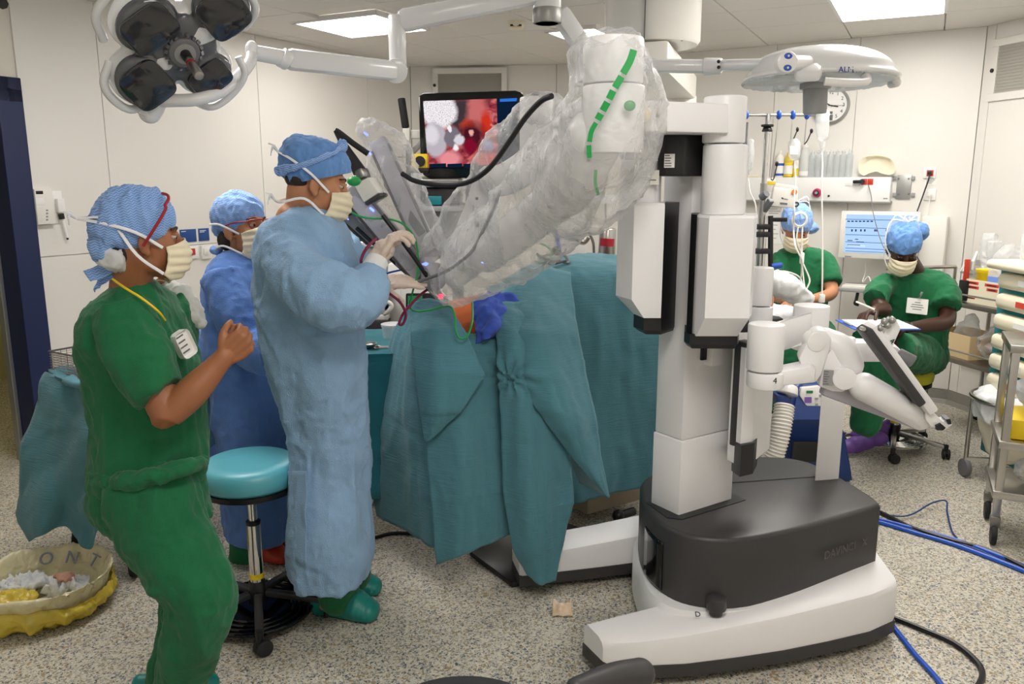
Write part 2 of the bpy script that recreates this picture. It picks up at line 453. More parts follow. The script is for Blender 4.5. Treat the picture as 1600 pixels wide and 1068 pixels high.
def floor_mat():
    m = mat('speckled vinyl floor', '#b6ae9e', 0.42); nt = m.node_tree; b = nt.nodes['Principled BSDF']
    tc = nt.nodes.new('ShaderNodeTexCoord')
    prev = None
    base = rgb('#cbc5b6')
    def speck(scale, hx, thr, prev, seed):
        mp = nt.nodes.new('ShaderNodeMapping'); mp.inputs['Location'].default_value = (seed, seed*2, 0)
        nt.links.new(tc.outputs['Object'], mp.inputs[0])
        wn = nt.nodes.new('ShaderNodeTexNoise'); wn.inputs['Scale'].default_value = scale*0.8; nt.links.new(mp.outputs[0], wn.inputs['Vector'])
        vm = nt.nodes.new('ShaderNodeVectorMath'); vm.operation = 'MULTIPLY_ADD'; vm.inputs[1].default_value = (0.02, 0.02, 0.0)
        nt.links.new(wn.outputs['Color'], vm.inputs[0]); nt.links.new(mp.outputs[0], vm.inputs[2])
        v = nt.nodes.new('ShaderNodeTexVoronoi'); v.inputs['Scale'].default_value = scale; nt.links.new(vm.outputs[0], v.inputs['Vector'])
        s = nt.nodes.new('ShaderNodeSeparateColor'); nt.links.new(v.outputs['Color'], s.inputs[0])
        lt = nt.nodes.new('ShaderNodeMath'); lt.operation = 'LESS_THAN'; lt.inputs[1].default_value = thr; nt.links.new(s.outputs[0], lt.inputs[0])
        mx = nt.nodes.new('ShaderNodeMix'); mx.data_type = 'RGBA'; mx.inputs['B'].default_value = rgb(hx)
        nt.links.new(lt.outputs[0], mx.inputs['Factor'])
        if prev is None: mx.inputs['A'].default_value = base
        else: nt.links.new(prev, mx.inputs['A'])
        return mx.outputs['Result']
    prev = speck(150, '#d8d2c2', 0.40, prev, 0.0)
    prev = speck(200, '#a09b8f', 0.22, prev, 3.3)
    prev = speck(210, '#44474f', 0.115, prev, 7.7)
    prev = speck(180, '#4d6076', 0.06, prev, 12.1)
    prev = speck(140, '#a08a62', 0.07, prev, 17.9)
    nt.links.new(prev, b.inputs['Base Color'])
    return m
M['floor'] = floor_mat()
# ------------------------------------------------------------------ the room (an operating theatre with bevelled corners)
CEIL = 2.63
A, B_, C_, D_ = V((-.93, 7.70)), V((.40, 7.57)), V((3.21, 5.75)), V((3.50, 4.45))
E_, F_ = V((.47, -.97)), V((-4.12, 1.99))
POLY = [A, B_, C_, D_, E_, F_]
LW = (F_-A).normalized()                        # along the left wall, away from the far corner
def inn(p, q):                                   # inward normal of wall p->q
    d = (q-p).normalized(); n = V((-d.y, d.x)); c = V((0, 4))
    return n if n.dot(c-p) > 0 else -n
def v3(p, z=0.0): return V((p.x, p.y, z))
def wall(name, P, Q, joints, zs, hole=None, mt='wall'):
    """backing slab plus proud panels with open joints; hole=(s0,s1,ztop)"""
    d = (Q-P).normalized(); n = inn(P, Q); L = (Q-P).length; yaw = math.atan2(d.y, d.x)
    m = MB()
    def slab(mm, s0, s1, z0, z1, t0, t1, bev=0.0):
        c = P+d*(s0+s1)/2+n*(t0+t1)/2
        mm.box((c.x, c.y, (z0+z1)/2), (s1-s0, abs(t1-t0), z1-z0), yaw, bev, seg=1)
    if hole:
        h0, h1, hz = hole
        slab(m, -.0, h0, 0, CEIL+.05, -.16, -.012); slab(m, h1, L, 0, CEIL+.05, -.16, -.012); slab(m, h0, h1, hz, CEIL+.05, -.16, -.012)
    else: slab(m, 0, L, 0, CEIL+.05, -.16, -.012)
    w = m.obj(name, M['wallback'], None, None); w['kind'] = 'structure'
    js = [0]+list(joints)+[L]
    for a, b in zip(js[:-1], js[1:]):
        for z0, z1 in zip(zs[:-1], zs[1:]):
            g = 0.002
            if hole and b > h0+.01 and a < h1-.01 and z0 < hz-.01: continue
            mm = MB(); slab(mm, a+g, b-g, z0+g, z1-(g if z1 < CEIL-.01 else 0), -.0125, 0, 0.0015)
            mm.obj('wall_panel', M[mt], w, None)
    return w
hz = [0.10, 1.18, CEIL]
wall('wall_left', A, F_, [0.62, 1.86, 3.10, 3.59, 4.86, 5.6], hz, hole=(3.59, 4.86, 2.15))
wall('wall_back', A, B_, [0.55], [0.1, CEIL])
wall('wall_right', B_, C_, [0.75, 1.95, 2.55], [0.1, CEIL])
wall('wall_corner', C_, D_, [0.08, 0.6], [0.1, CEIL])
wall('wall_side', D_, E_, [1.2, 2.4, 3.6, 4.8], [0.1, CEIL])
wall('wall_rear', E_, F_, [1.2, 2.4, 3.6, 4.6], [0.1, CEIL])
# the panel over the door
dl = LW; nl = inn(A, F_)
def onleft(s, z, t=0.0):
    p = A+LW*s+nl*t; return V((p.x, p.y, z))
yl = math.atan2(LW.y, LW.x)
# coved skirting of the floor sheet
M['skirt'] = mat('floor sheet skirting', '#9d988c', 0.5, var=('#6f6e6c', 220))
for nm, P, Q in (('left', A, F_), ('back', A, B_), ('right', B_, C_), ('corner', C_, D_), ('side', D_, E_), ('rear', E_, F_)):
    n = inn(P, Q); m = MB(); d = (Q-P).normalized(); L = (Q-P).length
    spans = [(0, 3.58), (4.87, L)] if nm == 'left' else [(0, L)]
    for s0, s1 in spans:
        m.rings([[v3(P+d*s0+n*t, z) for t, z in ((-.012, 0), (.03, 0), (.008, .03), (.004, .1), (-.012, .1))],
                 [v3(P+d*s1+n*t, z) for t, z in ((-.012, 0), (.03, 0), (.008, .03), (.004, .1), (-.012, .1))]])
    tag(m.obj('baseboard_'+nm, M['skirt'], None, 30), kind='structure')
m = MB(); m.prism([v3(p, 0) for p in POLY]+[], (0, 0, -.1)); 
tag(m.obj('floor', M['floor'], None, None), kind='structure')
# ceiling: slab above, tiles below with open joints, clipped to the walls
m = MB(); m.prism([v3(p, CEIL+.022) for p in POLY], (0, 0, .1)); ceil = tag(m.obj('ceiling', M['tilebar'], None, None), kind='structure')
G1 = V((.455, .8905)); G2 = V((.8905, -.455)); O_ = V((2.146, 5.557))
PANELS = [(V((-1.006, 5.735)), .60, .66), (O_-G1*.6+G2*.3, 1.2, .6), (V((.485, 6.02)), .36, .36),
          (V((-1.35, 3.45)), 1.2, .6), (V((1.75, 3.6)), 1.2, .6), (V((.35, .9)), 1.2, .6)]  # these three are out of view, added to brighten the robot and foreground
def inside(p, e=0.0): return all(inn(a, b).dot(p-a) > e for a, b in zip(POLY, POLY[1:]+POLY[:1]))
for i in range(-14, 6):
    for j in range(-10, 4):
        c = O_+G1*(.6*(i+.5))+G2*(.6*(j+.5))
        if not inside(c, -.42): continue
        if any(abs((c-p).dot(G1)) < l/2+.05 and abs((c-p).dot(G2)) < w/2+.05 for p, l, w in PANELS): continue
        m = MB(); m.box((c.x, c.y, CEIL+.011), (.594, .594, .022), math.atan2(G2.y, G2.x), 0.003, seg=1)
        for a, b in zip(POLY, POLY[1:]+POLY[:1]):
            bmesh.ops.bisect_plane(m.bm, geom=m.bm.verts[:]+m.bm.edges[:]+m.bm.faces[:], plane_co=v3(a), plane_no=v3(-inn(a, b)), clear_outer=True)
        if len(m.bm.faces) > 2: m.obj('ceiling_tile', M['tile'], ceil, None)
for k, (p, l, w) in enumerate(PANELS):
    yaw = math.atan2(G2.y, G2.x)
    lab = ['lit ceiling light panel above the left wall behind the lamp arm', 'lit ceiling light panel at the top right above the wall clock', 'small lit ceiling light panel beside the round ceiling mount'] + ['lit ceiling light panel above the two gowned nurses, higher than the picture', 'lit ceiling light panel above the parked robot arm, higher than the picture', 'lit ceiling light panel over the near end of the room']
    t = thing('ceiling_light', (p.x, p.y, CEIL), lab[k], 'ceiling light', 'ceiling light panels')
    m = MB()
    for sx, sy, dx, dy in ((w+.02, .02, 0, l/2), (w+.02, .02, 0, -l/2), (.02, l+.02, w/2, 0), (.02, l+.02, -w/2, 0)):
        c = p+G2*dx+G1*dy; m.box((c.x, c.y, CEIL+.004), (sx, sy, .03), yaw)
    m.obj('light_frame', M['white'], t, None)
    m = MB(); m.box((p.x, p.y, CEIL+.006), (w-.02, l-.02, .012), yaw); m.obj('diffuser', M['panel'], t, None)
# ------------------------------------------------------------------ doorway, frame and the store room behind it
t = thing('door_1', onleft(4.2, 0), None, None); t['kind'] = 'structure'
m = MB(); W = .135
for s0, s1, z0, z1 in ((3.59, 3.59+W, 0, 2.15), (4.73, 4.86, 0, 2.15), (3.59, 4.86, 2.02, 2.15)):
    c = onleft((s0+s1)/2, (z0+z1)/2, -.07); m.box(c, (s1-s0, .20, z1-z0), yl, .004)
m.obj('door_frame', M['navy'], t, None)
m = MB(); m.box(onleft(3.59+W+.012, 1.01, -.145), (.024, .05, 2.02), yl, .004); m.obj('door_track', M['alu'], t, None)
M['store'] = mat('store room paint', '#c3bf92', 0.6, bump=(30, .03))
m = MB()
q = [A+LW*2.6-nl*.17, A+LW*2.6-nl*2.3, A+LW*6.1-nl*2.3, A+LW*6.1-nl*.17]
for a, b in zip(q[:-1], q[1:]):
    d = (b-a).normalized(); k = V((-d.y, d.x)); cc = sum(q, V((0, 0)))/4
    if k.dot(cc-a) > 0: k = -k
    m.prism([v3(a), v3(b), v3(b+k*.08), v3(a+k*.08)], (0, 0, 2.6))
tag(m.obj('wall_store', M['store'], None, None), kind='structure')
m = MB(); m.prism([v3(p) for p in (A+LW*2.5+nl*-.0, A+LW*2.5-nl*2.4, A+LW*6.2-nl*2.4, A+LW*6.2-nl*.0)], (0, 0, -.1)); tag(m.obj('floor_store', M['floor'], None, None), kind='structure')
m = MB(); m.prism([v3(p, 2.6) for p in (A+LW*2.5-nl*.17, A+LW*2.5-nl*2.4, A+LW*6.2-nl*2.4, A+LW*6.2-nl*.17)], (0, 0, .1)); tag(m.obj('ceiling_store', M['tile'], None, None), kind='structure')
c = A+LW*3.9-nl*1.1
t = thing('ceiling_light', (c.x, c.y, 2.59), 'lit ceiling light in the store room beyond the doorway', 'ceiling light')
m = MB(); m.box((c.x, c.y, 2.585), (.3, .9, .03), yl); m.obj('light_housing', M['white'], t, None)
m = MB(); m.box((c.x, c.y, 2.567), (.26, .86, .006), yl); m.obj('diffuser', emit('store lamp', '#fff0c0', 9.0), t, None)

# ------------------------------------------------------------------ ventilation grilles on the walls
M['mesh'] = mat('grille mesh grey', '#a9a69d', 0.6, bump=(300, 0.3))
def grille(P3, d, n, w, h, label, slats=14):
    """P3 centre on wall, d along wall, n inward"""
    t = thing('ventilation_grille', P3, label, 'air vent', 'wall air vents')
    yaw = math.atan2(d.y, d.x); d3 = v3(d); n3 = v3(n)
    m = MB()
    for sx, sz, dx, dz in ((w, .05, 0, h/2-.025), (w, .05, 0, -h/2+.025), (.05, h-.1, w/2-.025, 0), (.05, h-.1, -w/2+.025, 0)):
        m.box(P3+d3*dx+V((0, 0, dz))+n3*.008, (sx, .018, sz), yaw, .002, seg=1)
    m.obj('grille_frame', M['wall'], t, None)
    m = MB(); m.box(P3+n3*.001, (w-.1, .006, h-.1), yaw); m.obj('mesh_panel', M['mesh'], t, None)
    for k in range(slats):
        mm = MB(); mm.box(P3+n3*.006+V((0, 0, -h/2+.06+(h-.12)*(k+.5)/slats)), (w-.1, .004, .005), yaw); mm.obj('slat', M['mesh'], t, None)
    m = MB(); m.cyl(P3+d3*(-w/2+.02)+n3*.016, P3+d3*(-w/2+.02)+n3*.024, .014, n=12); m.obj('latch', M['black'], t)
    return t
db = (B_-A).normalized(); p = A+db*((734-640)/230*1.34)
Yv = 7.62
grille(at(734, 133, Yv-.0)*1.0, db, inn(A, B_), .68, .3, 'grey ventilation grille on the back wall above the monitor')
dc = (D_-C_).normalized(); nc = inn(C_, D_)
def oncorner(s, z, t=0): p = C_+dc*s+nc*t; return V((p.x, p.y, z))
grille(oncorner(.47, 2.33), dc, nc, .78, .40, 'grey ventilation grille high on the right corner wall')
grille(oncorner(.35, .42), dc, nc, .5, .22, 'low ventilation grille behind the steel supply trolley', 6)
# ------------------------------------------------------------------ the surgical robot
bot = thing('surgical_robot', (.85, 2.8, 0), 'large white and charcoal wheeled surgical robot with bent arms beside the draped table', 'surgical robot')
e1, e2 = V((.83, .55, 0)).normalized(), V((-.55, .83, 0)).normalized()
BY = math.atan2(e1.y, e1.x)
def plan(pts, z): return [V((x, y, z)) for x, y in pts]
def rounded(pts, n=4):
    """closed smooth plan outline"""
    P = [V((x, y, 0)) for x, y in pts]; P = P[-2:]+P+P[:2]; o = []
    for i in range(2, len(P)-2):
        a, b, c, d = P[i-1], P[i], P[i+1], P[i+2]
        for k in range(n):
            t = k/n; q = .5*((2*b)+(c-a)*t+(2*a-5*b+4*c-d)*t*t+(3*b-3*c+d-a)*t**3); o.append((q.x, q.y))
    return o
body_pl = rounded([(.485, 2.87), (.483, 2.72), (.52, 2.58), (.60, 2.495), (.74, 2.475), (.95, 2.55), (1.15, 2.655), (1.32, 2.755), (1.347, 2.79), (1.335, 2.92), (1.28, 3.14), (1.23, 3.24), (1.12, 3.29), (.9, 3.28), (.66, 3.18), (.52, 3.02)], 4)
def outset(pl_, d):
    c = sum((V(p) for p in pl_), V((0, 0)))/len(pl_); return [tuple(V(p)+(V(p)-c).normalized()*d) for p in pl_]
m = MB()
m.rings([plan(body_pl, .19), plan(body_pl, .435), plan(outset(body_pl, -.006), .446), plan(outset(body_pl, -.018), .45)])
cover = m.obj('base_cover', M['dark'], bot, 50)
m = MB(); m.bar((.60, 2.93, .4505), (1.30, 3.06, .4505), .006, .003); m.obj('cover_seam', M['black'], cover)
m = MB(); m.prism([V((.54, 2.64, .4505)), V((.59, 2.625, .4505)), V((.86, 2.80, .4505)), V((.80, 2.92, .4505)), V((.49, 2.78, .4505))], (0, 0, .002)); m.obj('column_well', M['black'], cover)
hp = [p for p in body_pl if p[0] < .60 and p[1] < 2.80]
hp = [tuple(V(p)+V((-.002, -.002))) for p in outset(hp, 0)][2:-3]
m = MB(); m.rings([[V((x, y, z)) for x, y in hp] for z in (.21, .215+.0, .37, .385)], cap=False, closed=False); hh = m.obj('access_hatch', M['gloss'], cover, 40); q = hh.modifiers.new('t', 'SOLIDIFY'); q.thickness = .006; q.offset = 0
dn = V((.52, -.86, 0)).normalized()
c = at(1300, 858, 2.70)
# embossed name on the front of the cover
fc = V((1.15, 2.655, .325)); rd = V((.17, .1, 0)).normalized(); nn = V((rd.y, -rd.x, 0))
M['emboss'] = mat('embossed lettering', '#57524f', 0.3)
text('embossed_mark', 'X', fc+nn*.012+rd*.135, .042, frame(nn), M['emboss'], cover, .0012)
text('embossed_name', 'DAVINCI', fc+nn*.012+rd*.0, .042, frame(nn), M['emboss'], cover, .0012)
# legs
def leg(name, fr, bk, hs, zs=.075):
    m = MB(); R = []
    for (fx, fy), (bx, by), h in zip(fr, bk, hs):
        f = V((fx, fy, 0)); b = V((bx, by, 0)); d = (b-f).normalized()
        R.append([f+V((0, 0, zs)), f+V((0, 0, h-.03)), f+d*.008+V((0, 0, h-.012)), f+d*.03+V((0, 0, h)), b-d*.02+V((0, 0, h+.004)), b+V((0, 0, h-.012)), b+V((0, 0, zs))])
    a = (R[1][0]-R[0][0]).normalized(); z = (R[-1][0]-R[-2][0]).normalized()
    def shr(r, d, k):
        c_ = sum(r, V())/len(r); return [c_+(p-c_)*k+d for p in r]
    R[0:1] = [shr(R[0], V(), .93), shr(R[0], a*.012, 1)]; R[-1:] = [shr(R[-1], -z*.012, 1), shr(R[-1], V(), .94)]
    m.rings(R); lg = m.obj(name, M['whitem'], bot, 35)
    m = MB(); R = []
    for (fx, fy), (bx, by) in zip(fr, bk):
        f = V((fx, fy, 0)); b = V((bx, by, 0)); d = (b-f).normalized(); f = f-d*.004; b = b+d*.004
        R.append([f+V((0, 0, .03)), f+V((0, 0, zs)), b+V((0, 0, zs)), b+V((0, 0, .03))])
    m.rings(R); m.obj('leg_trim', M['dark'], lg, 30); return lg
fr1 = [(.295, 2.355), (.40, 2.340), (.56, 2.352), (.736, 2.388), (.90, 2.428), (1.07, 2.482), (1.237, 2.543), (1.36, 2.618)]
bk1 = [(.24, 2.47), (.38, 2.51), (.55, 2.56), (.73, 2.62), (.92, 2.68), (1.08, 2.73), (1.24, 2.80), (1.385, 2.88)]
leg1 = leg('leg', fr1, bk1, [.155, .165, .18, .195, .205, .215, .222, .222])
fr2 = [(.03, 2.94), (.164, 2.973), (.36, 3.02), (.56, 3.075), (.75, 3.12)]
bk2 = [(0, 3.08), (.15, 3.14), (.34, 3.19), (.53, 3.25), (.75, 3.3)]
leg('leg', fr2, bk2, [.15, .17, .185, .2, .2])
sk = rounded([(.475, 2.95), (.465, 2.72), (.475, 2.57), (.55, 2.46), (.74, 2.45), (.95, 2.52), (1.2, 2.65), (1.365, 2.77), (1.37, 2.9), (1.31, 3.16), (1.22, 3.28), (1.1, 3.33), (.8, 3.28), (.55, 3.13)], 4)
m = MB(); m.rings([plan(sk, .04), plan(sk, .175), plan(outset(sk, -.012), .2)]); m.obj('base_skirt', M['whitem'], bot, 50)
for p in ((.36, 2.42), (1.27, 2.68), (.12, 3.04), (1.1, 3.2)):
    m = MB(); m.cyl((p[0]-.02, p[1], .035), (p[0]+.02, p[1], .035), .035, n=16, bevel=.006); m.obj('caster', M['rubber'], bot)
m = MB(); k = V((.675, 2.445, .197)); m.cyl(k, k+V((0, 0, .02)), .022, n=20); m.cyl(k+V((0, 0, .018)), k+V((0, 0, .06)), .034, .032, n=24, bevel=.006); m.obj('brake_knob', M['dark'], leg1)
text('brake_letter', 'D', k+V((-.062, -.01, .004)), .026, frame((0, -.5, .87)), M['black'], leg1)
# column
C0 = V((.585, 2.66, 0))
def colbox(s0, s1, t0, t1, z0, z1, bev=.004):
    return ((C0+e1*(s0+s1)/2+e2*(t0+t1)/2+V((0, 0, (z0+z1)/2))), (s1-s0, t1-t0, z1-z0), BY, bev)
m = MB(); m.box(*colbox(0, .272, 0, .14, .40, .722)); col_ = m.obj('column', M['whitem'], bot, 30)
m = MB(); m.box(*colbox(.004, .268, .004, .136, .724, 1.70)); m.obj('column_upper', M['whitem'], col_, 30)
m = MB()
for s0, s1 in ((.075, .098), (.158, .182)): m.box(*colbox(s0, s1, -.006, .02, 1.0, 1.66, .001))
m.obj('column_slots', M['black'], col_, 30)
m = MB(); m.box(*colbox(.098, .158, -.03, .02, .98, 1.66)); m.obj('column_rail', M['whitem'], col_, 30)
m = MB(); P = [at(1028, 245, 2.62), at(1040, 245, 2.58), at(1070, 245, 2.57), at(1100, 245, 2.60), at(1104, 245, 2.72), at(1030, 245, 2.72)]
z0, z1 = at(1065, 275, 2.57).z, at(1065, 205, 2.57).z
m.prism([V((p.x, p.y, z0)) for p in P], (0, 0, z1-z0), .006); collar = m.obj('column_collar', M['black'], bot, 30)
def sticker(name, px, py, Y, w, h, n, parent, lines=5, hx='paper', seed=3):
    """small printed label with rows of unreadable small print"""
    c = at(px, py, Y); Fm = frame(n); r = random.Random(seed)
    m = MB(); m.box(c, (w, h, .001), M=Fm); o = m.obj(name, M[hx], parent, None)
    m = MB()
    for i in range(lines):
        ww = w*r.uniform(.35, .85); y = h*(.5-(i+.7)/(lines+.4))
        m.box(c+(Fm @ V((-w*.45+ww/2, y, .0009))), (ww, h/(lines+1)*.45, .0006), M=Fm)
    m.obj('small_print', M['midgrey'], o if parent.parent is None else parent, None)['kind'] = 'stuff'
    return o
sticker('printed_label', 1046, 251, 2.573, .032, .042, (-.25, -1, 0), bot, 5)
# instrument-arm drive units on the column
def unit(white, dark, cap, wz, dz, name):
    m = MB(); m.rings([[V((p.x, p.y, z)) for p in pts] for pts, z in white]); u = m.obj(name, M['whitem'], bot, 20)
    m = MB(); m.rings([[V((p.x, p.y, z)) for p in pts] for pts, z in dark]); m.obj('drive_unit_back', M['black'], u, 20)
    m = MB(); m.rings([[V((p.x, p.y, z)) for p in pts] for pts, z in cap]); m.obj('drive_unit_base', M['black'], u, 20); return u
Z = lambda py, Y: at(1000, py, Y).z
def pp(lst, py=430): return [at(x, py, Y) for x, Y in lst]
W0 = pp([(963, 2.66), (988, 2.56), (1035, 2.56), (1037, 2.80), (963, 2.80)]); W1 = pp([(992, 2.66), (1008, 2.575), (1035, 2.575), (1037, 2.8), (992, 2.8)])
Wt = pp([(966, 2.665), (989, 2.57), (1034, 2.57), (1036, 2.8), (966, 2.8)])
D0 = pp([(1035, 2.575), (1057, 2.66), (1057, 2.80), (1036, 2.80)]); D1 = pp([(992, 2.66), (1008, 2.59), (1036, 2.585), (1057, 2.665), (1057, 2.80), (992, 2.8)])
D2 = pp([(1000, 2.67), (1012, 2.60), (1036, 2.595), (1055, 2.67), (1055, 2.80), (1000, 2.8)])
u1 = unit([(W1, Z(497, 2.57)), (W0, Z(468, 2.56)), (W0, Z(321, 2.56)), (Wt, Z(317, 2.57))], [(D0, Z(500, 2.57)), (D0, Z(317, 2.57))], [(D2, Z(522, 2.6)), (D1, Z(516, 2.59)), (D1, Z(497, 2.58))], 0, 0, 'drive_unit')
W0 = pp([(1084, 2.53), (1104, 2.44), (1174, 2.44), (1178, 2.5), (1178, 2.68), (1084, 2.68)]); W1 = pp([(1084, 2.53), (1092, 2.49), (1157, 2.49), (1160, 2.53), (1160, 2.68), (1084, 2.68)])
Wt = pp([(1086, 2.535), (1105, 2.45), (1172, 2.45), (1176, 2.51), (1176, 2.68), (1086, 2.68)])
D0 = pp([(1076, 2.55), (1085, 2.51), (1090, 2.68), (1076, 2.68)]); D1 = pp([(1073, 2.55), (1082, 2.50), (1158, 2.495), (1160, 2.53), (1160, 2.68), (1073, 2.68)])
D2 = pp([(1078, 2.56), (1086, 2.51), (1153, 2.505), (1156, 2.54), (1156, 2.68), (1078, 2.68)])
u2 = unit([(W1, Z(525, 2.49)), (W0, Z(497, 2.44)), (W0, Z(341, 2.44)), (Wt, Z(337, 2.45))], [(D0, Z(525, 2.52)), (D0, Z(335, 2.52))], [(D2, Z(545, 2.5)), (D1, Z(538, 2.5)), (D1, Z(522, 2.5))], 0, 0, 'drive_unit')
def vcyl(name, px, Y, rpx, y0, y1, par, mt='whitem', bev=.006, n=36):
    c = at(px, (y0+y1)/2, Y); r = rpx/ppm(Y, c.z); m = MB(); m.cyl((c.x, c.y, at(px, y1, Y).z), (c.x, c.y, at(px, y0, Y).z), r, n=n, bevel=bev)
    return m.obj(name, M[mt], par, 35)
vcyl('drive_cylinder', 1001, 2.68, 32, 251, 317, bot); vcyl('drive_cylinder', 1003, 2.68, 33, 200, 249, bot)
vcyl('drive_cylinder', 1131, 2.56, 34, 226, 335, bot); vcyl('drive_cylinder', 1132, 2.56, 33, 151, 224, bot)
sticker('printed_label', 1016, 277, 2.60, .055, .045, (-.1, -1, 0), bot, 5, 'offwhite', 9)
# boom
fr = [at(905, 152, 2.38), at(1139, 162, 2.48), at(1139, 208, 2.48), at(905, 203, 2.38)]
m = MB(); m.prism(fr, V((-.02, .19, 0)), .006); boom = m.obj('boom', M['whitem'], bot, 30)
m = MB()
for px, py in ((1028, 180), (1100, 184)): q = at(px, py, 2.432+(px-1028)*.0005); m.cyl(q+V((0, -.004, 0)), q+V((0, .01, 0)), .005, n=10)
m.obj('boom_screws', M['midgrey'], boom)['kind'] = 'stuff'
m = MB(); m.cyl(at(1006, 179, 2.41), at(1006, 179, 2.385), .022, n=20, bevel=.004); m.cyl(at(1006, 179, 2.39), at(1006, 179, 2.375), .009, n=14); m.obj('drape_post', M['cream'], boom)
# boom-end joint and the arms that run to the patient
vcyl('boom_joint', 958, 2.36, 47, 60, 132, bot); vcyl('boom_joint', 958, 2.36, 48, 134, 240, bot)
def tlimb(name, pts, par, mt='whitem', n=20, sub=5):
    m = MB(); m.limb(pts, n, sub); return m.obj(name, M[mt], par, 50)
tlimb('arm_link', [(at(930, 215, 2.40), .085), (at(905, 265, 2.5), .085), (at(888, 300, 2.58), .075)], bot)
tlimb('arm_link', [(at(880, 305, 2.62), .07), (at(820, 352, 2.76), .072), (at(762, 396, 2.92), .068)], bot)
vcyl('arm_joint', 838, 2.95, 26, 152, 270, bot)
tlimb('arm_link', [(at(838, 250, 2.95), .06), (at(800, 275, 2.98), .06), (at(772, 285, 3.0), .055)], bot)
def plate(name, pix, Y0, thick, par, mt='whitem', bev=.008, dY=0.0):
    """flat shaped link: outline given where the photo shows it, real thickness behind"""
    m = MB(); m.prism([at(x, y, Y0+dY*i/len(pix)) for i, (x, y) in enumerate(pix)], V((.02, thick, 0)), bev); return m.obj(name, M[mt], par, 30)
plate('arm_plate', [(742, 272), (756, 258), (774, 262), (781, 280), (779, 300), (770, 340), (745, 395), (712, 432), (690, 436), (684, 420), (700, 380), (722, 330)], 3.02, .09, bot)
m = MB()
for px, py in ((770, 310), (745, 310), (746, 331), (746, 352), (747, 373)): q = at(px, py, 3.012); m.cyl(q, q+V((0, .01, 0)), .006, n=10)
m.obj('plate_screws', M['midgrey'], bot)['kind'] = 'stuff'
tlimb('arm_link', [(at(760, 388, 2.98), .055), (at(735, 412, 3.0), .05), (at(712, 432, 3.02), .045)], bot)
# insertion beams, each with carriage, instrument, shaft, cannula, light
def inst_arm(top, bot_, w, d, beam_mt, slot, housing, shaft, led):
    a, b = at(*top), at(*bot_)
    m = MB(); m.bar(a, b, w, d, .012, up=(0, 1, 0)); am = m.obj('instrument_arm', M[beam_mt], bot, 30)
    u = (b-a).normalized()
    if slot:
        p, q = at(*slot[0]), at(*slot[1]); m = MB(); m.bar(p, q, .035, .012, .003, up=(0, 1, 0)); m.obj('arm_slot', M['midgrey'], am, 30)
    sd_ = u.cross(V((0, 1, 0))).normalized()
    for k_ in (-1, 1):
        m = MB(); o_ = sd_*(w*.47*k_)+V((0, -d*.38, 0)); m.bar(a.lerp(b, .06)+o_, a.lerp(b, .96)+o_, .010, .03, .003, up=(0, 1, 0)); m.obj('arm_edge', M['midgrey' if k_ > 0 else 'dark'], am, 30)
    for (pix, Y, th, mt) in housing:
        m = MB(); m.prism([at(x, y, Y) for x, y in pix], V((.02, th, 0)), .006); m.obj('instrument_housing', M[mt], am, 30)
    for pts, r, mt in shaft:
        m = MB(); m.tube([at(*p) for p in pts], r, 10, 4); m.obj('instrument_shaft', M[mt], am)
    for p in led:
        m = MB(); m.bar(at(p[0]-3.5, p[1]-3, p[2]), at(p[0]+3.5, p[1]+3, p[2]), .008, .008, .003); m.obj('status_light', M['led'], am)
    return am
M['shell'] = mat('grey lavender shell', '#b3b1ba', 0.35)
inst_arm((592, 222, 3.25), (672, 398, 3.10), .075, .09, 'shell', ((604, 284, 3.17), (660, 366, 3.08)), [], [], [(572, 209, 3.16), (577, 239, 3.14)])
inst_arm((548, 296, 3.12), (662, 430, 3.06), .08, .09, 'shell', None,
         [([(553, 290), (575, 276), (592, 301), (568, 317)], 3.05, .06, 'offwhite'), ([(568, 317), (592, 301), (595, 306), (572, 322)], 3.045, .07, 'dark'), ([(553, 268), (563, 261), (569, 276), (558, 283)], 3.05, .05, 'steeld')],
         [([(598, 336, 2.97), (640, 392, 2.97), (676, 444, 3.0)], .0085, 'black')], [(581, 327, 3.055)])
inst_arm((534, 322, 3.22), (588, 372, 3.18), .075, .08, 'grey', None, [([(524, 342), (531, 330), (549, 320), (545, 334)], 3.13, .05, 'dark')],
         [([(557, 356, 3.12), (600, 395, 3.10), (646, 436, 3.08)], .0075, 'black')], [(545, 343, 3.17)])
m = MB()
for a, b, r in (((640, 414, 3.06), (690, 463, 3.08), .009), ((655, 420, 3.05), (696, 466, 3.07), .007), ((628, 408, 3.1), (682, 464, 3.1), .0075), ((668, 436, 3.02), (700, 470, 3.05), .008)): m.cyl(at(*a), at(*b), r, n=12)
m.obj('cannulas', M['steel'], bot); 
m = MB(); m.cyl(at(640, 412, 3.06), at(654, 428, 3.06), .024, .016, n=16); m.cyl(at(664, 428, 3.03), at(672, 438, 3.03), .02, .014, n=16); m.obj('cannula_mount', M['midgrey'], bot, 40)
m = MB(); m.ell(at(689, 462, 3.04), (.012,)*3, u=12, v=8); m.obj('status_light', M['ledred'], bot)
for p in ((664, 413, 3.02), (683, 433, 3.0), (757, 408, 2.86), (667, 420, 3.02)):
    m = MB(); m.ell(at(*p), (.014, .008, .009), u=12, v=8); m.obj('status_light', M['led'], bot)
m = MB(); m.ell(at(678, 432, 3.03), (.05, .05, .055)); m.ell(at(664, 418, 3.06), (.04, .05, .045)); m.obj('arm_clutch', M['shell'], bot)
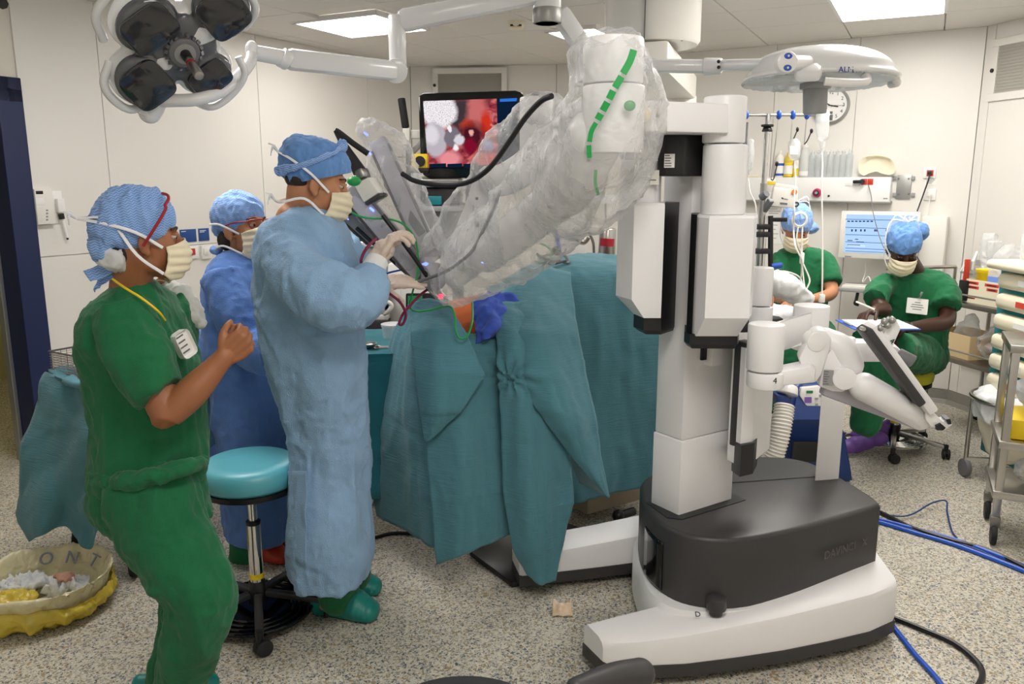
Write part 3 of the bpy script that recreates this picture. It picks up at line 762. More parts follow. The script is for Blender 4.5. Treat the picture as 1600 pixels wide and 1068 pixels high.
# camera head at the upper left and its cable
m = MB(); m.tube([at(524, 204, 3.1), at(543, 236, 3.09), at(562, 268, 3.08)], [.008, .017, .026], 14, 4); m.obj('endoscope', M['rubber'], bot)
m = MB(); m.tube([at(524, 204, 3.1), at(530, 207, 3.1), at(552, 224, 3.09), at(575, 240, 3.09)], .011, 10, 5); m.obj('endoscope_cable', M['rubber'], bot)
m = MB(); m.tube([at(*p) for p in ((628, 271, 3.0), (650, 283, 2.98), (690, 289, 2.95), (730, 285, 2.85), (764, 263, 2.75), (795, 222, 2.68), (820, 185, 2.62), (845, 158, 2.55), (862, 150, 2.5))], .009, 10, 5); m.obj('arm_cable', M['rubber'], bot)
m = MB(); m.tube([at(*p) for p in ((781, 296, 2.9), (772, 325, 2.88), (752, 365, 2.87), (735, 395, 2.87), (700, 422, 2.9), (665, 436, 2.95), (640, 445, 3.0))], .006, 8, 5); m.obj('arm_cable', M['midgrey'], bot)
# parked arm number 4 on the right, with the post behind it
m = MB(); m.rings([[V((x, y, z)) for x, y in q] for q, z in ((([(1.19, 3.0), (1.29, 3.02), (1.32, 3.10), (1.225, 3.09)]), .45), (([(1.19, 3.0), (1.29, 3.02), (1.32, 3.10), (1.225, 3.09)]), .95))])
post = m.obj('support_post', M['whitem'], bot, 30)
W_ = pp([(1140, 2.62), (1160, 2.56), (1178, 2.58), (1206, 2.74), (1206, 2.84), (1140, 2.84)], 640)
m = MB(); m.rings([[V((p.x, p.y, z)) for p in W_] for z in (at(1150, 742, 2.6).z+.05, at(1150, 730, 2.6).z+.02, at(1150, 540, 2.6).z)]); m.obj('arm_housing', M['whitem'], bot, 30)
W_ = pp([(1144, 2.60), (1158, 2.54), (1178, 2.57), (1184, 2.66), (1180, 2.8), (1144, 2.8)], 710)
m = MB(); m.rings([[V((p.x, p.y, z)) for p in W_] for z in (at(1150, 738, 2.58).z, at(1150, 690, 2.58).z)]); m.obj('arm_housing_foot', M['black'], bot, 30)
m = MB(); m.box(at(1160, 615, 2.60), (.05, .05, .36), BY, .006); m.obj('arm_housing_side', M['dark'], bot, 30)
vcyl('arm_cylinder', 1189, 2.85, 18, 417, 476, bot); vcyl('arm_cylinder', 1189, 2.85, 17.5, 478, 505, bot)
vcyl('arm_cylinder', 1196, 2.42, 28, 505, 577, bot); ac = vcyl('arm_cylinder', 1196, 2.42, 28.5, 579, 604, bot)
text('arm_number', '4', at(1211, 595, 2.345), .026, frame((.12, -1, 0)), M['black'], ac)
vcyl('arm_cylinder', 1266, 2.74, 27, 476, 545, bot)
m = MB(); m.prism([at(1198, 507, 2.40), at(1268, 487, 2.70), at(1276, 528, 2.70), at(1226, 548, 2.52), at(1198, 552, 2.40)], V((.05, .05, 0)), .008); m.obj('arm_bar', M['whitem'], bot, 30)
m = MB(); m.prism([at(1215, 582, 2.38), at(1268, 571, 2.42), at(1275, 577, 2.42), at(1272, 598, 2.42), at(1215, 604, 2.38)], V((.03, .1, 0)), .006); m.obj('arm_bracket', M['whitem'], bot, 30)
plate('arm_bracket', [(1248, 560), (1268, 520), (1278, 514), (1292, 517), (1300, 530), (1296, 548), (1284, 585), (1275, 598), (1262, 599)], 2.46, .08, bot)
m = MB(); q = at(1276, 534, 2.46); m.cyl(q+V((0, -.004, 0)), q+V((0, .05, 0)), .03, n=24, bevel=.002); m.obj('joint_cap', M['white'], bot, 35)
tlimb('arm_elbow', [(at(1290, 530, 2.52), .038), (at(1315, 545, 2.50), .045), (at(1328, 570, 2.50), .042)], bot)
plate('arm_elbow', [(1286, 560), (1300, 545), (1330, 550), (1336, 575), (1334, 600), (1318, 613), (1300, 612), (1280, 604)], 2.47, .1, bot)
q = at(1320, 592, 2.44); m = MB(); m.cyl(q, q+V((.01, .05, 0)), .036, n=28, bevel=.004); m.obj('joint_cap', M['whitem'], bot, 35)
sticker('printed_label', 1294, 590, 2.455, .03, .05, (-.2, -1, 0), bot, 6, 'grey', 4)
tlimb('forearm', [(at(1350, 604, 2.45), .045), (at(1398, 630, 2.47), .042), (at(1438, 654, 2.5), .036)], bot)
m = MB(); m.bar(at(1285, 604, 2.50), at(1444, 662, 2.53), .05, .04, .012, up=(0, 1, 0)); m.obj('forearm_rail', M['shell'], bot, 30)
m = MB(); m.bar(at(1356, 508, 2.44), at(1452, 640, 2.46), .034, .07, .008, up=(0, 1, 0)); ins = m.obj('insertion_beam', M['whitem'], bot, 30)
m = MB(); m.bar(at(1349, 512, 2.42), at(1434, 628, 2.44), .026, .07, .006, up=(0, 1, 0)); m.obj('beam_back', M['dark'], ins, 30)
m = MB(); q = at(1350, 514, 2.385); m.cyl(q, q+V((0, .02, 0)), .006, n=12); m.obj('beam_screw', M['steel'], ins)
m = MB(); m.prism([at(x, y, 2.44) for x, y in ((1448, 640), (1456, 640), (1472, 658), (1486, 656), (1489, 664), (1478, 671), (1455, 668), (1446, 655))], V((.01, .05, 0)), .005); m.obj('beam_tip', M['white'], ins, 30)
m = MB(); m.prism([at(x, y, 2.43) for x, y in ((1462, 665), (1470, 661), (1478, 668), (1474, 672), (1464, 672))], V((.01, .05, 0))); m.prism([at(x, y, 2.43) for x, y in ((1478, 655), (1485, 654), (1487, 662), (1482, 663))], V((.01, .05, 0))); m.obj('tip_clamp', M['black'], ins, 30)
m = MB(); m.prism([at(x, y, 2.42) for x, y in ((1378, 522), (1400, 497), (1408, 513), (1393, 545), (1384, 542))], V((.02, .07, 0)), .005); cr = m.obj('instrument_carriage', M['whitem'], bot, 30)
text('arm_number', '4', at(1394, 533, 2.417), .024, frame((.0, -1, 0)) @ Matrix.Rotation(.5, 4, 'Z').inverted(), M['black'], cr)
m = MB(); m.prism([at(x, y, 2.415) for x, y in ((1371, 516), (1392, 497), (1398, 500), (1378, 524))], V((.015, .05, 0)), .003); m.obj('carriage_coupling', M['chrome'], cr, 30)
m = MB()
for px, py in ((1382, 502), (1394, 500), (1375, 512), (1387, 508)): m.ell(at(px, py, 2.41), (.011,)*3, u=12, v=8)
m.obj('coupling_discs', M['alu'], cr)['kind'] = 'stuff'
m = MB(); m.prism([at(x, y, 2.56) for x, y in ((1312, 540), (1322, 534), (1380, 536), (1404, 543), (1413, 552), (1400, 566), (1330, 566), (1314, 560))], V((.02, .08, 0)), .01); m.obj('arm_handle', M['whitem'], bot, 30)
vcyl('arm_cylinder', 1324, 2.56, 12, 526, 540, bot)
m = MB(); m.cyl(at(1403, 552, 2.55), at(1428, 565, 2.53), .02, n=18, bevel=.004); m.obj('clutch_knob', M['midgrey'], bot, 40)

# ------------------------------------------------------------------ sterile plastic over the arms
def filmwrap(name, label, limbs, disp, voxel=.016, group='clear plastic robot drapes', cut=None):
    m = MB()
    for l in limbs: m.limb([(at(*p), r) for p, r in l], 16, 4)
    o = m.blend(name, M['film'], None, voxel, 3, disp, cut=cut); return tag(o, label, 'plastic drape', group)
fd = [folds(.022, (9, 9, 5), 3.0), folds(.009, (26, 26, 12), 8.0)]
d1 = filmwrap('plastic_drape', 'clear plastic drape with green stripe hanging over the tall arm joint below the ceiling mount',
    [[((953, 104, 2.36), .11), ((956, 155, 2.36), .125), ((940, 210, 2.40), .15), ((930, 255, 2.43), .16), ((900, 300, 2.5), .14)],
     [((990, 150, 2.37), .09), ((985, 210, 2.4), .09), ((968, 260, 2.42), .09), ((958, 300, 2.45), .05)]], fd)
d2 = filmwrap('plastic_drape', 'clear crinkled plastic drape around the thick slanting robot arm over the patient',
    [[((880, 262, 2.56), .15), ((850, 320, 2.66), .16), ((800, 370, 2.80), .15), ((745, 415, 2.95), .12), ((712, 440, 3.0), .09)],
     [((850, 190, 2.75), .10), ((810, 240, 2.85), .12), ((775, 300, 2.95), .11), ((730, 350, 3.02), .10), ((690, 410, 3.04), .08)]], fd)
d3 = filmwrap('plastic_drape', 'clear puffy plastic drape bunched over the upper end of the left instrument arm',
    [[((578, 205, 3.2), .05), ((600, 225, 3.22), .085), ((614, 262, 3.2), .09), ((640, 320, 3.14), .075), ((668, 380, 3.1), .06)],
     [((560, 300, 3.12), .05), ((600, 345, 3.12), .07), ((645, 400, 3.08), .06)]], [folds(.02, (13, 13, 10), 21.0), folds(.008, (36, 36, 24), 5.0)], .012)
d1.visible_shadow = True
# green stripe tape along the drape edge
def strip(name, pts, w, mt, par, nrm=(0, -1, 0), n=4, sub=4, label=None):
    """ribbon lying along a path"""
    P = [V(p) for p in crom([tuple(p) for p in pts], sub)]; L = []; R = []
    for i, p in enumerate(P):
        t = (P[min(i+1, len(P)-1)]-P[max(i-1, 0)]).normalized(); b = t.cross(V(nrm)).normalized()*w/2
        L.append(p-b); R.append(p+b)
    m = MB(); k = V(nrm).normalized()*.0008
    m.rings([[a-k, b_-k, b_+k, a+k] for a, b_ in zip(L, R)]); return m.obj(name, M[mt], par, None, label)
gs = [(991, 76), (984, 96), (972, 118), (959, 140), (950, 158), (940, 176), (932, 190), (924, 205), (920, 225), (921, 250)]
Yg = lambda y: 2.215+max(0, y-150)*.0004
for a, b in ((0, 2), (2, 3), (3, 4), (4, 5), (5, 6), (6, 8), (8, 9)):
    pa, pb = gs[a], gs[b]; seg = gs[a:b+1]
    pts = [at(x, y, Yg(y)) for x, y in seg]; d = (pts[-1]-pts[0]).normalized()*.006
    pts[0] += d*.5; pts[-1] -= d
    strip('green_stripe', pts, .019 if a < 6 else .013, 'green', d1)
strip('green_stripe', [at(931, 265, 2.3), at(930, 285, 2.31), at(935, 305, 2.32)], .009, 'green', d1)
m = MB(); m.ell(at(984, 165, 2.25), (.016, .004, .014), u=12, v=8); m.obj('green_sticker', M['green'], d1)
# ------------------------------------------------------------------ people
def headframe(c, fwd, up=(0, 0, 1), s=1.0):
    f = V(fwd).normalized(); r = f.cross(V(up)).normalized(); u = r.cross(f)
    return Matrix.Translation(V(c)) @ Matrix((r, f, u)).transposed().to_4x4() @ Matrix.Scale(s, 4)
def hell(m, H, c, r, u=20, v=14, rot=None):
    s = H.to_scale()[0]; R = H.to_3x3().normalized().to_4x4()
    if rot is not None: R = R @ rot
    m.ell(H @ V(c), tuple(k*s for k in r), R, u, v)
def add_head(m, H):
    hell(m, H, (0, -.012, .035), (.075, .095, .085)); hell(m, H, (0, .035, -.03), (.063, .06, .085))
    hell(m, H, (0, .055, -.095), (.036, .036, .03)); hell(m, H, (0, .02, -.075), (.056, .05, .04))
    hell(m, H, (0, .074, .024), (.05, .022, .013)); hell(m, H, (.038, .066, -.028), (.022, .02, .018)); hell(m, H, (-.038, .066, -.028), (.022, .02, .018))
    a = [H @ V(p) for p in ((0, .088, .018), (0, .104, -.01), (0, .116, -.034))]; k = H.to_scale()[0]
    m.limb(list(zip(a, (.008*k, .010*k, .014*k))), 10, 3)
    for x in (-.011, .011): hell(m, H, (x, .1, -.038), (.009, .012, .008), 10, 8)
    hell(m, H, (0, .09, -.062), (.023, .012, .006), 12, 8); hell(m, H, (0, .088, -.072), (.02, .012, .007), 12, 8)
    for x in (-1, 1):
        hell(m, H, (x*.074, -.008, -.018), (.008, .02, .032), 12, 10, Matrix.Rotation(x*.35, 4, 'Z'))
        hell(m, H, (x*.072, .0, -.045), (.008, .01, .012), 10, 8)
def face_parts(H, par, brow='hair'):
    for x in (-1, 1):
        m = MB(); hell(m, H, (x*.031, .079, .001), (.012, .0105, .0095), 14, 10); e = m.obj('eye', M['eye'], par)
        m = MB(); hell(m, H, (x*.032, .0885, -.001), (.0055, .0025, .0055), 12, 8); m.obj('iris', M['iris'], e)
        m = MB(); hell(m, H, (x*.031, .081, .0065), (.0135, .0105, .006), 14, 8); m.obj('eyelid', par.data.materials[0], par)
        m = MB(); m.tube([H @ V(q) for q in ((x*.014, .093, .02), (x*.032, .09, .027), (x*.052, .07, .021))], .0032, 6, 3); m.obj('eyebrow', M[brow], par)
def hand(m, W, d, n, curl=.4, side=1, s=1.0, thumb=.5, curls=None, r=.0085):
    """palm, four unequal fingers with three bent joints each, and a thumb from the side of the palm.
    W wrist, d direction to the knuckles, n palm side, side=+1/-1 which side the thumb is on"""
    d = V(d).normalized(); n = V(n); n = (n-d*n.dot(d)).normalized(); t = d.cross(n)*side
    for k in range(4):
        off = (.031-.0207*k)*s; Lk = (.086, .090, .086, .077)[k]*s
        B = W+d*Lk+t*off
        m.limb([(W+t*off*.55+d*.01*s, .0145*s), (W+d*Lk*.55+t*off*.9, .0135*s), (B, .0115*s)], 10, 3)
        L = ((.040, .025, .020), (.045, .028, .021), (.041, .026, .020), (.032, .020, .018))[k]
        c = curls[k] if curls else curl; a = 0; p = B; pts = [(p, r*1.15*s)]
        for j, (seg, w) in enumerate(zip(L, (.85, 1.05, .7))):
            a += c*w; dd = d*math.cos(a)+n*math.sin(a)+t*(.05*(1.5-k))*(1 if c < .8 else 0)
            p = p+dd.normalized()*seg*s; pts.append((p, r*(1.05, .97, .82)[j]*s))
        m.limb(pts, 10, 2)
    b = W+d*.022*s+t*.02*s
    td = (d*.62+t*.72+n*.28).normalized(); t1 = b+td*.038*s; td2 = (td+n*thumb*.6+d*.3-t*thumb*.5).normalized(); t2 = t1+td2*.034*s; td3 = (td2+n*thumb*.5-t*thumb*.4).normalized(); t3 = t2+td3*.026*s
    m.limb([(b, .0165*s), (t1, .0125*s), (t2, .0105*s), (t3, .0085*s)], 10, 3)
def stack(rows, n=28, sq=2.3):
    """horizontal squashed-ellipse rings from (y_px, left_px, right_px, depth_Y, half_depth[, yaw])"""
    R = crom([tuple(r[:5]) for r in rows], 4); out = []
    for y, l, r, Y, hd in R:
        a, b = at(l, y, Y), at(r, y, Y); c = (a+b)/2; rx = (b-a).length/2; ring = []
        for k in range(n):
            th = k*math.tau/n; cx, sx = math.cos(th), math.sin(th)
            ring.append(c+V((rx*math.copysign(abs(cx)**(2/sq), cx), hd*math.copysign(abs(sx)**(2/sq), sx), 0)))
        out.append(ring)
    return out
def cap(name, H, par, mt='cap', c=(0, -.015, .042), r=(.089, .112, .098), front=.05, back=-.055, extra=(), seed=1.0, amp=.008, label=None):
    m = MB(); hell(m, H, c, r, 28, 20)
    for cc, rr in extra: hell(m, H, cc, rr)
    a, b = H @ V((0, .1, front)), H @ V((0, -.12, back)); x = H.to_3x3() @ V((1, 0, 0)); nn = (b-a).cross(x).normalized()
    if nn.dot(H.to_3x3() @ V((0, 0, 1))) > 0: nn = -nn
    o = m.blend(name, M[mt], par, .005, 3, [folds(amp, (28, 28, 14), seed), folds(amp*.35, (70, 70, 40), seed+4)], cut=[(a, nn)], label=label)
    q = o.modifiers.new('thickness', 'SOLIDIFY'); q.thickness = .002; q.offset = -1
    # rolled hem of the cap
    return o
def mask(H, par, seed=1.0, drop=0.0):
    F = [.125, .142, .140, .121, .078]; Zc = [-.004, -.042, -.08, -.114, -.14]; Zs = [-.028, -.05, -.07, -.09, -.108]
    rows = []
    for f, zc, zs in zip(F, Zc, Zs):
        row = []
        for u in (-1, -.75, -.4, 0, .4, .75, 1):
            a = abs(u); x = .070*math.sin(a*1.45)*(1 if u > 0 else -1); k = math.cos(a*1.45)
            row.append(H @ V((x, .036+(f-.006-.036)*k**.8, zs+(zc-zs)*(1-a**1.5)-drop)))
        rows.append(row)
    def pleat(co, no):
        q = (np.array(H.inverted()) @ np.vstack([co.T, np.ones(len(co))])).T
        return .0028*np.sin(q[:, 2]*260+1.0+q[:, 0]*12)*np.clip((q[:, 1]-.03)*18, 0, 1)
    return sheet('face_mask', rows, M['maskc'], par, 6, 6, [pleat, folds(.0025, (40, 40, 40), seed)], .0022)
def ties(H, par, knot=(0, -.135, .06), low=None, side=(1, -1)):
    """mask tapes drawn round the head to a knot"""
    kn = V(knot); lo = V(low) if low else kn
    for x in side:
        for a, mid, mid2, kk in (((x*.069, .042, -.03), (x*.092, -.03, .012), (x*.07, -.1, kn.z*.75), kn), ((x*.069, .042, -.105), (x*.084, -.03, -.07 if low else -.05), (x*.062, -.095, lo.z+.0), lo)):
            m = MB(); m.tube([H @ V(a), H @ V(mid), H @ V(mid2), H @ V(kk)], .0042, 6, 5, flat=(1.0, .35)); m.obj('mask_tie', M['tape'], par)
    for q in ({tuple(kn), tuple(lo)}):
        m = MB(); r = random.Random(5)
        for k in range(4):
            p = V(q); e = p+V((r.uniform(-.02, .02), -.02-r.uniform(0, .02), r.uniform(-.03, .03)))
            m.tube([H @ p, H @ (p+V((r.uniform(-.02, .02), -.02, r.uniform(0, .02)))), H @ e], .0035, 6, 4, flat=(1, .4))
        m.obj('mask_tie', M['tape'], par)
def clog(name, toe, heel, par, mt, h=.12, w=.056):
    toe, heel = V(toe), V(heel); d = (toe-heel).normalized(); x = d.cross(V((0, 0, 1))).normalized(); L = (toe-heel).length
    m = MB()
    for t in np.linspace(.1, .9, 13):
        ww = np.interp(t, (.1, .3, .45, .7, .85, .9), (.66, .66, .74, .98, .92, .8)); hh = np.interp(t, (.1, .3, .5, .65, .8, .9), (.78, .72, .92, .86, .62, .5))
        m.ell(heel+d*L*t+V((0, 0, h*hh*.42)), (L*.10, w*ww, h*hh*.5), frame(V((0, 0, 1)), x.cross(V((0, 0, 1)))) if False else Matrix((d, -x, V((0, 0, 1)))).transposed().to_4x4(), 16, 12)
    o = m.blend(name, M[mt], par, .005, 4, cut=[(V((0, 0, .004)), V((0, 0, -1)))])
    return o
CL = lambda a, s, k=0.0: [folds(a, (7, 7, 3.2), s), folds(a*.45, (16, 16, 11), s+3), folds(a*.22, (38, 38, 30), s+5)]

# ---- 1: nurse in green scrubs at the left, seen from her right side
H = headframe(at(221, 368, 2.22), (.81, .58, -.05), (0, 0, 1), .94)
m = MB(); add_head(m, H)
m.limb([(H @ V((0, -.025, -.05)), .058), (at(205, 450, 2.24), .057), (at(205, 478, 2.25), .075)])
m.rings(stack([(470, 170, 250, 2.25, .12), (500, 158, 262, 2.25, .15), (560, 165, 285, 2.25, .14), (660, 170, 295, 2.25, .13), (740, 165, 300, 2.25, .14), (790, 175, 300, 2.25, .15)]))
m.limb([(at(202, 508, 2.15), .045), (at(228, 570, 2.07), .046), (at(258, 640, 2.04), .043), (at(262, 646, 2.04), .041), (at(300, 612, 2.06), .043), (at(335, 575, 2.09), .032), (at(350, 558, 2.10), .027)])
hand(m, at(347, 561, 2.10), (.75, .2, .62), (-.3, .85, .2), 1.45, 1, .92, .9)
m.limb([(at(255, 500, 2.42), .055), (at(262, 560, 2.5), .045), (at(268, 575, 2.52), .04), (at(256, 520, 2.52), .037), (at(246, 492, 2.50), .029)])
hand(m, at(246, 494, 2.50), (.05, -.1, 1), (.9, -.2, .1), .55, -1, .9, .6)
for s_, Y in ((0, 2.12), (1, 2.34)):
    dx = (0, 6)[s_]
    m.limb([(at(235+dx, 770, Y), .085), (at(300+dx, 925, Y-.08*(1-s_)), .06), (at(303+dx, 940, Y-.08*(1-s_)), .058), (at(276+dx, 1085, Y), .042)], 14, 4)
    a = fl(262+dx, 1118, 0); m.ell((a.x, Y+.02, .03), (.08, .035, .025))
p1 = m.blend('person', M['skinA'], None, .0046, 2)
tag(p1, 'person in green scrubs and blue zigzag cap walking beside the turquoise stool', 'person')
face_parts(H, p1)
m = MB(); hell(m, H, (0, -.07, -.055), (.06, .05, .04)); m.blend('hair', M['hair'], p1, .006, 2)
cap('surgical_cap', H, p1, 'cap', (0, -.018, .046), (.088, .112, .100), .04, -.115, [((0, .03, .095), (.05, .045, .042)), ((0, -.062, .03), (.08, .076, .082)), ((0, -.10, -.03), (.052, .035, .05))], 2.0, .009)
m = MB(); hell(m, H, (0, -.072, -.062), (.066, .052, .042)); m.blend('hair_net', M['capw'], p1, .006, 2, folds(.008, (45, 45, 30), 2.0))
m = MB(); k = at(186, 402, 2.2); m.ell(k, (.028, .026, .026)); m.ell(k+V((.018, -.02, -.02)), (.022, .012, .016)); m.blend('cap_knot', M['cap'], p1, .005, 2, folds(.006, (40, 40, 40), 7.0))
sheet('cap_tail', [[at(186, 396, 2.19), at(160, 410, 2.17), at(131, 424, 2.16)], [at(188, 404, 2.185), at(165, 421, 2.165), at(136, 432, 2.155)], [at(190, 410, 2.18), at(170, 430, 2.16), at(142, 440, 2.15)]], M['cap'], p1, 8, 6, folds(.006, (30, 30, 30), 4.0))
sheet('cap_tail', [[at(182, 405, 2.2), at(160, 425, 2.19), at(146, 452, 2.18)], [at(188, 410, 2.195), at(170, 432, 2.185), at(147, 456, 2.18)], [at(192, 414, 2.19), at(176, 436, 2.18), at(150, 453, 2.175)]], M['cap'], p1, 8, 6, folds(.006, (30, 30, 30), 5.0))
mask(H, p1, 3.0); ties(H, p1, (0, -.165, .045))
m = MB(); m.tube([at(*q) for q in ((254, 302, 2.20), (262, 305, 2.18), (263, 312, 2.165), (258, 320, 2.15), (259, 326, 2.145), (248, 346, 2.132), (236, 365, 2.128), (224, 384, 2.132))], .0042, 8, 5); m.obj('red_glasses', M['redd'], p1)
m = MB()
m.rings(stack([(440, 182, 238, 2.25, .065), (452, 172, 246, 2.25, .10), (472, 150, 262, 2.25, .165), (510, 141, 276, 2.25, .19), (560, 143, 296, 2.25, .18), (620, 149, 307, 2.25, .17), (680, 152, 312, 2.25, .17), (722, 148, 314, 2.25, .18), (748, 150, 314, 2.25, .18)]))
m.tube([at(190, 485, 2.13), at(212, 540, 2.08), at(234, 590, 2.05), (at(249, 613, 2.04))], [.075, .080, .074, .067], 20, 5)
m.tube([at(250, 480, 2.38), at(262, 520, 2.46), at(264, 548, 2.5)], [.08, .08, .075], 20, 5)
scr = m.blend('scrub_top', M['scrub'], p1, .0075, 3, CL(.013, 1.0))
m = MB(); pts = [at(148, 740, 2.24), at(158, 748, 2.12), at(190, 752, 2.06), at(230, 746, 2.05), (at(275, 732, 2.07)), at(308, 724, 2.14), at(314, 722, 2.26), at(290, 725, 2.40), at(230, 738, 2.43), at(170, 742, 2.38), at(148, 740, 2.26)]
m.tube(pts, [.024, .026, .022, .024, .022, .02, .02, .02, .02, .022, .024], 14, 5); m.blend('waist_roll', M['scrub'], p1, .006, 2, folds(.010, (22, 22, 30), 11.0))
m = MB()
m.rings(stack([(735, 155, 312, 2.25, .17), (765, 152, 316, 2.25, .18), (790, 160, 320, 2.25, .18), (812, 175, 326, 2.25, .17)]))
m.limb([(at(236, 775, 2.14), .128), (at(258, 835, 2.12), .122), (at(290, 890, 2.08), .108), (at(312, 935, 2.06), .094), (at(300, 1000, 2.08), .084), (at(284, 1060, 2.12), .074), (at(280, 1095, 2.13), .072)], 20, 4)
m.limb([(at(250, 780, 2.34), .12), (at(272, 850, 2.34), .11), (at(296, 920, 2.32), .09), (at(292, 990, 2.32), .084), (at(272, 1050, 2.28), .078), (at(268, 1090, 2.26), .076)], 20, 4)
m.blend('scrub_trousers', M['scrub'], p1, .0075, 3, CL(.013, 6.0))
m = MB(); m.tube([at(176, 436, 2.14), at(196, 450, 2.10), at(222, 466, 2.09), at(247, 486, 2.10), at(258, 500, 2.14)], .0034, 6, 5); m.obj('collar_trim', M['yellow'], p1)
for Y in (2.14, 2.27): a = fl(250, 1118, 0); clog('clog', (a.x+.14, Y+.05, 0), (a.x-.12, Y+.0, 0), p1, 'clog')
# name badge on the chest
m = MB(); q = at(283, 536, 2.14); Fb = frame((.88, -.47, .1)); m.box(q+V((.012, -.01, 0)), (.05, .075, .003), M=Fb @ Matrix.Rotation(.35, 4, 'Z'), bevel=.012); bd = m.obj('name_badge', M['paper'], p1, 40)
m = MB()
for k in range(4): m.box(q+V((.012, -.01, 0))+(Fb @ Matrix.Rotation(.35, 4, 'Z')) @ V((-.004, .025-.015*k, .002)), (.024, .004, .001), M=Fb @ Matrix.Rotation(.35, 4, 'Z'))
m.obj('badge_print', M['midgrey'], bd, None)['kind'] = 'stuff'

# ---- 2: nurse in the mid blue gown, red glasses
H = headframe(at(379, 353, 3.32), (.84, -.38, .08), (0, 0, 1), 1.04)
m = MB(); add_head(m, H)
m.limb([(H @ V((0, -.025, -.05)), .052), (at(375, 402, 3.34), .052), (at(375, 420, 3.34), .08)])
m.rings(stack([(412, 345, 420, 3.34, .1), (450, 340, 430, 3.34, .13), (560, 345, 435, 3.34, .12), (640, 350, 440, 3.34, .13)]))
m.limb([(at(360, 440, 3.18), .055), (at(398, 535, 3.12), .045), (at(402, 542, 3.12), .042), (at(480, 545, 3.12), .03)])
m.limb([(at(405, 440, 3.46), .055), (at(440, 535, 3.47), .045), (at(444, 540, 3.47), .042), (at(500, 530, 3.37), .03)])
for dx, Y in ((-14, 3.26), (22, 3.40)):
    m.limb([(at(395+dx, 640, Y), .085), (at(402+dx, 760, Y), .055), (at(402+dx, 850, Y), .042)], 14, 4); m.ell((at(410+dx, 850, Y).x, Y, .035), (.07, .035, .025))
for w_ in ((480, 545, 3.12), (500, 530, 3.37)): hand(m, at(*w_), (1, .2, .1), (0, 0, -1), .35, 1, .9)
p2 = m.blend('person', M['skinB'], None, .006, 2)
tag(p2, 'person in mid blue gown with red glasses behind the nurse in light blue', 'person')
face_parts(H, p2)
m = MB(); hell(m, H, (0, -.06, -.05), (.068, .05, .05)); m.blend('hair', M['hair'], p2, .007, 2)
cap('surgical_cap', H, p2, 'cap', (0, -.02, .046), (.088, .115, .092), .03, -.085, [((0, -.1, .0), (.05, .04, .05))], 5.0, .008)
m = MB(); m.ell(H @ V((.03, -.125, -.085)), (.026, .022, .02)); m.blend('cap_knot', M['cap'], p2, .006, 2, folds(.006, (40, 40, 40), 3.12))
mask(H, p2, 9.0); ties(H, p2, (0, -.12, .02), (0, -.1, -.08))
g = MB()
for x in (-1, 1):
    pts = [H @ V(q) for q in ((x*.008, .112, .004), (x*.012, .114, .018), (x*.05, .098, .02), (x*.06, .088, .014), (x*.054, .093, -.012), (x*.018, .112, -.014), (x*.008, .112, .004))]
    g.tube(pts, .0024, 6, 4); g.tube([H @ V(q) for q in ((x*.06, .088, .016), (x*.078, .03, .014), (x*.08, -.02, .004))], .0026, 6, 4)
g.tube([H @ V((-.01, .113, .012)), H @ V((.01, .113, .012))], .0024, 6, 1); g.obj('red_glasses', M['redd'], p2)
m = MB()
m.rings(stack([(393, 352, 402, 3.32, .06), (402, 340, 415, 3.32, .10), (425, 328, 435, 3.32, .165), (470, 325, 448, 3.32, .19), (540, 326, 450, 3.32, .19), (600, 334, 452, 3.32, .19), (680, 342, 455, 3.32, .2), (760, 350, 460, 3.32, .2), (828, 357, 462, 3.32, .2)]))
m.tube([at(352, 430, 3.20), at(375, 490, 3.14), at(400, 540, 3.10), at(440, 555, 2.99), at(482, 546, 3.12)], [.085, .095, .095, .075, .05], 20, 5)
m.tube([at(412, 430, 3.46), at(440, 530, 3.48), at(500, 530, 3.37)], [.085, .09, .05], 20, 5)
m.blend('surgical_gown', M['gownB'], p2, .0085, 3, CL(.013, 15.0))
m = MB()
for dx, Y in ((-14, 3.26), (22, 3.40)): m.limb([(at(395+dx, 760, Y), .09), (at(402+dx, 845, Y), .075), (at(402+dx, 866, Y), .075)], 16, 3)
m.blend('scrub_trousers', M['scrub'], p2, .009, 2, CL(.01, 16.0))
for dx, Y in ((-10, 3.26), (26, 3.40)): x = at(400+dx, 866, Y).x; clog('clog', (x+.19, Y-.06, 0), (x-.06, Y+.03, 0), p2, 'red')

# ---- 3: scrub nurse in the light blue gown
H = headframe(at(493, 281, 2.74), (.90, .34, -.27))
m = MB(); add_head(m, H)
m.limb([(H @ V((0, -.03, -.045)), .055), (at(470, 330, 2.74), .055), (at(466, 350, 2.74), .08)])
m.rings(stack([(345, 430, 525, 2.74, .1), (400, 415, 535, 2.74, .14), (520, 425, 545, 2.74, .13), (600, 435, 555, 2.74, .13)]))
m.limb([(at(450, 400, 2.62), .058), (at(490, 450, 2.53), .05), (at(548, 470, 2.50), .044), (at(575, 440, 2.58), .034), (at(588, 412, 2.64), .025), (at(596, 397, 2.655), .02)])
m.limb([(at(525, 390, 2.9), .055), (at(560, 455, 2.96), .045), (at(566, 462, 2.97), .042), (at(586, 445, 2.97), .024), (at(596, 442, 2.97), .02)])
for dx, Y in ((-12, 2.76), (22, 2.92)):
    m.limb([(at(505+dx, 620, Y), .085), (at(515+dx, 780, Y), .052), (at(526+dx, 930, Y), .034)], 14, 4); m.ell((at(530+dx, 930, Y).x, Y, .05), (.05, .028, .02))
p3 = m.blend('person', M['skinB'], None, .0055, 2)
tag(p3, 'person in light blue gown with gloved hands reaching to the instruments at the draped patient', 'person')
face_parts(H, p3)
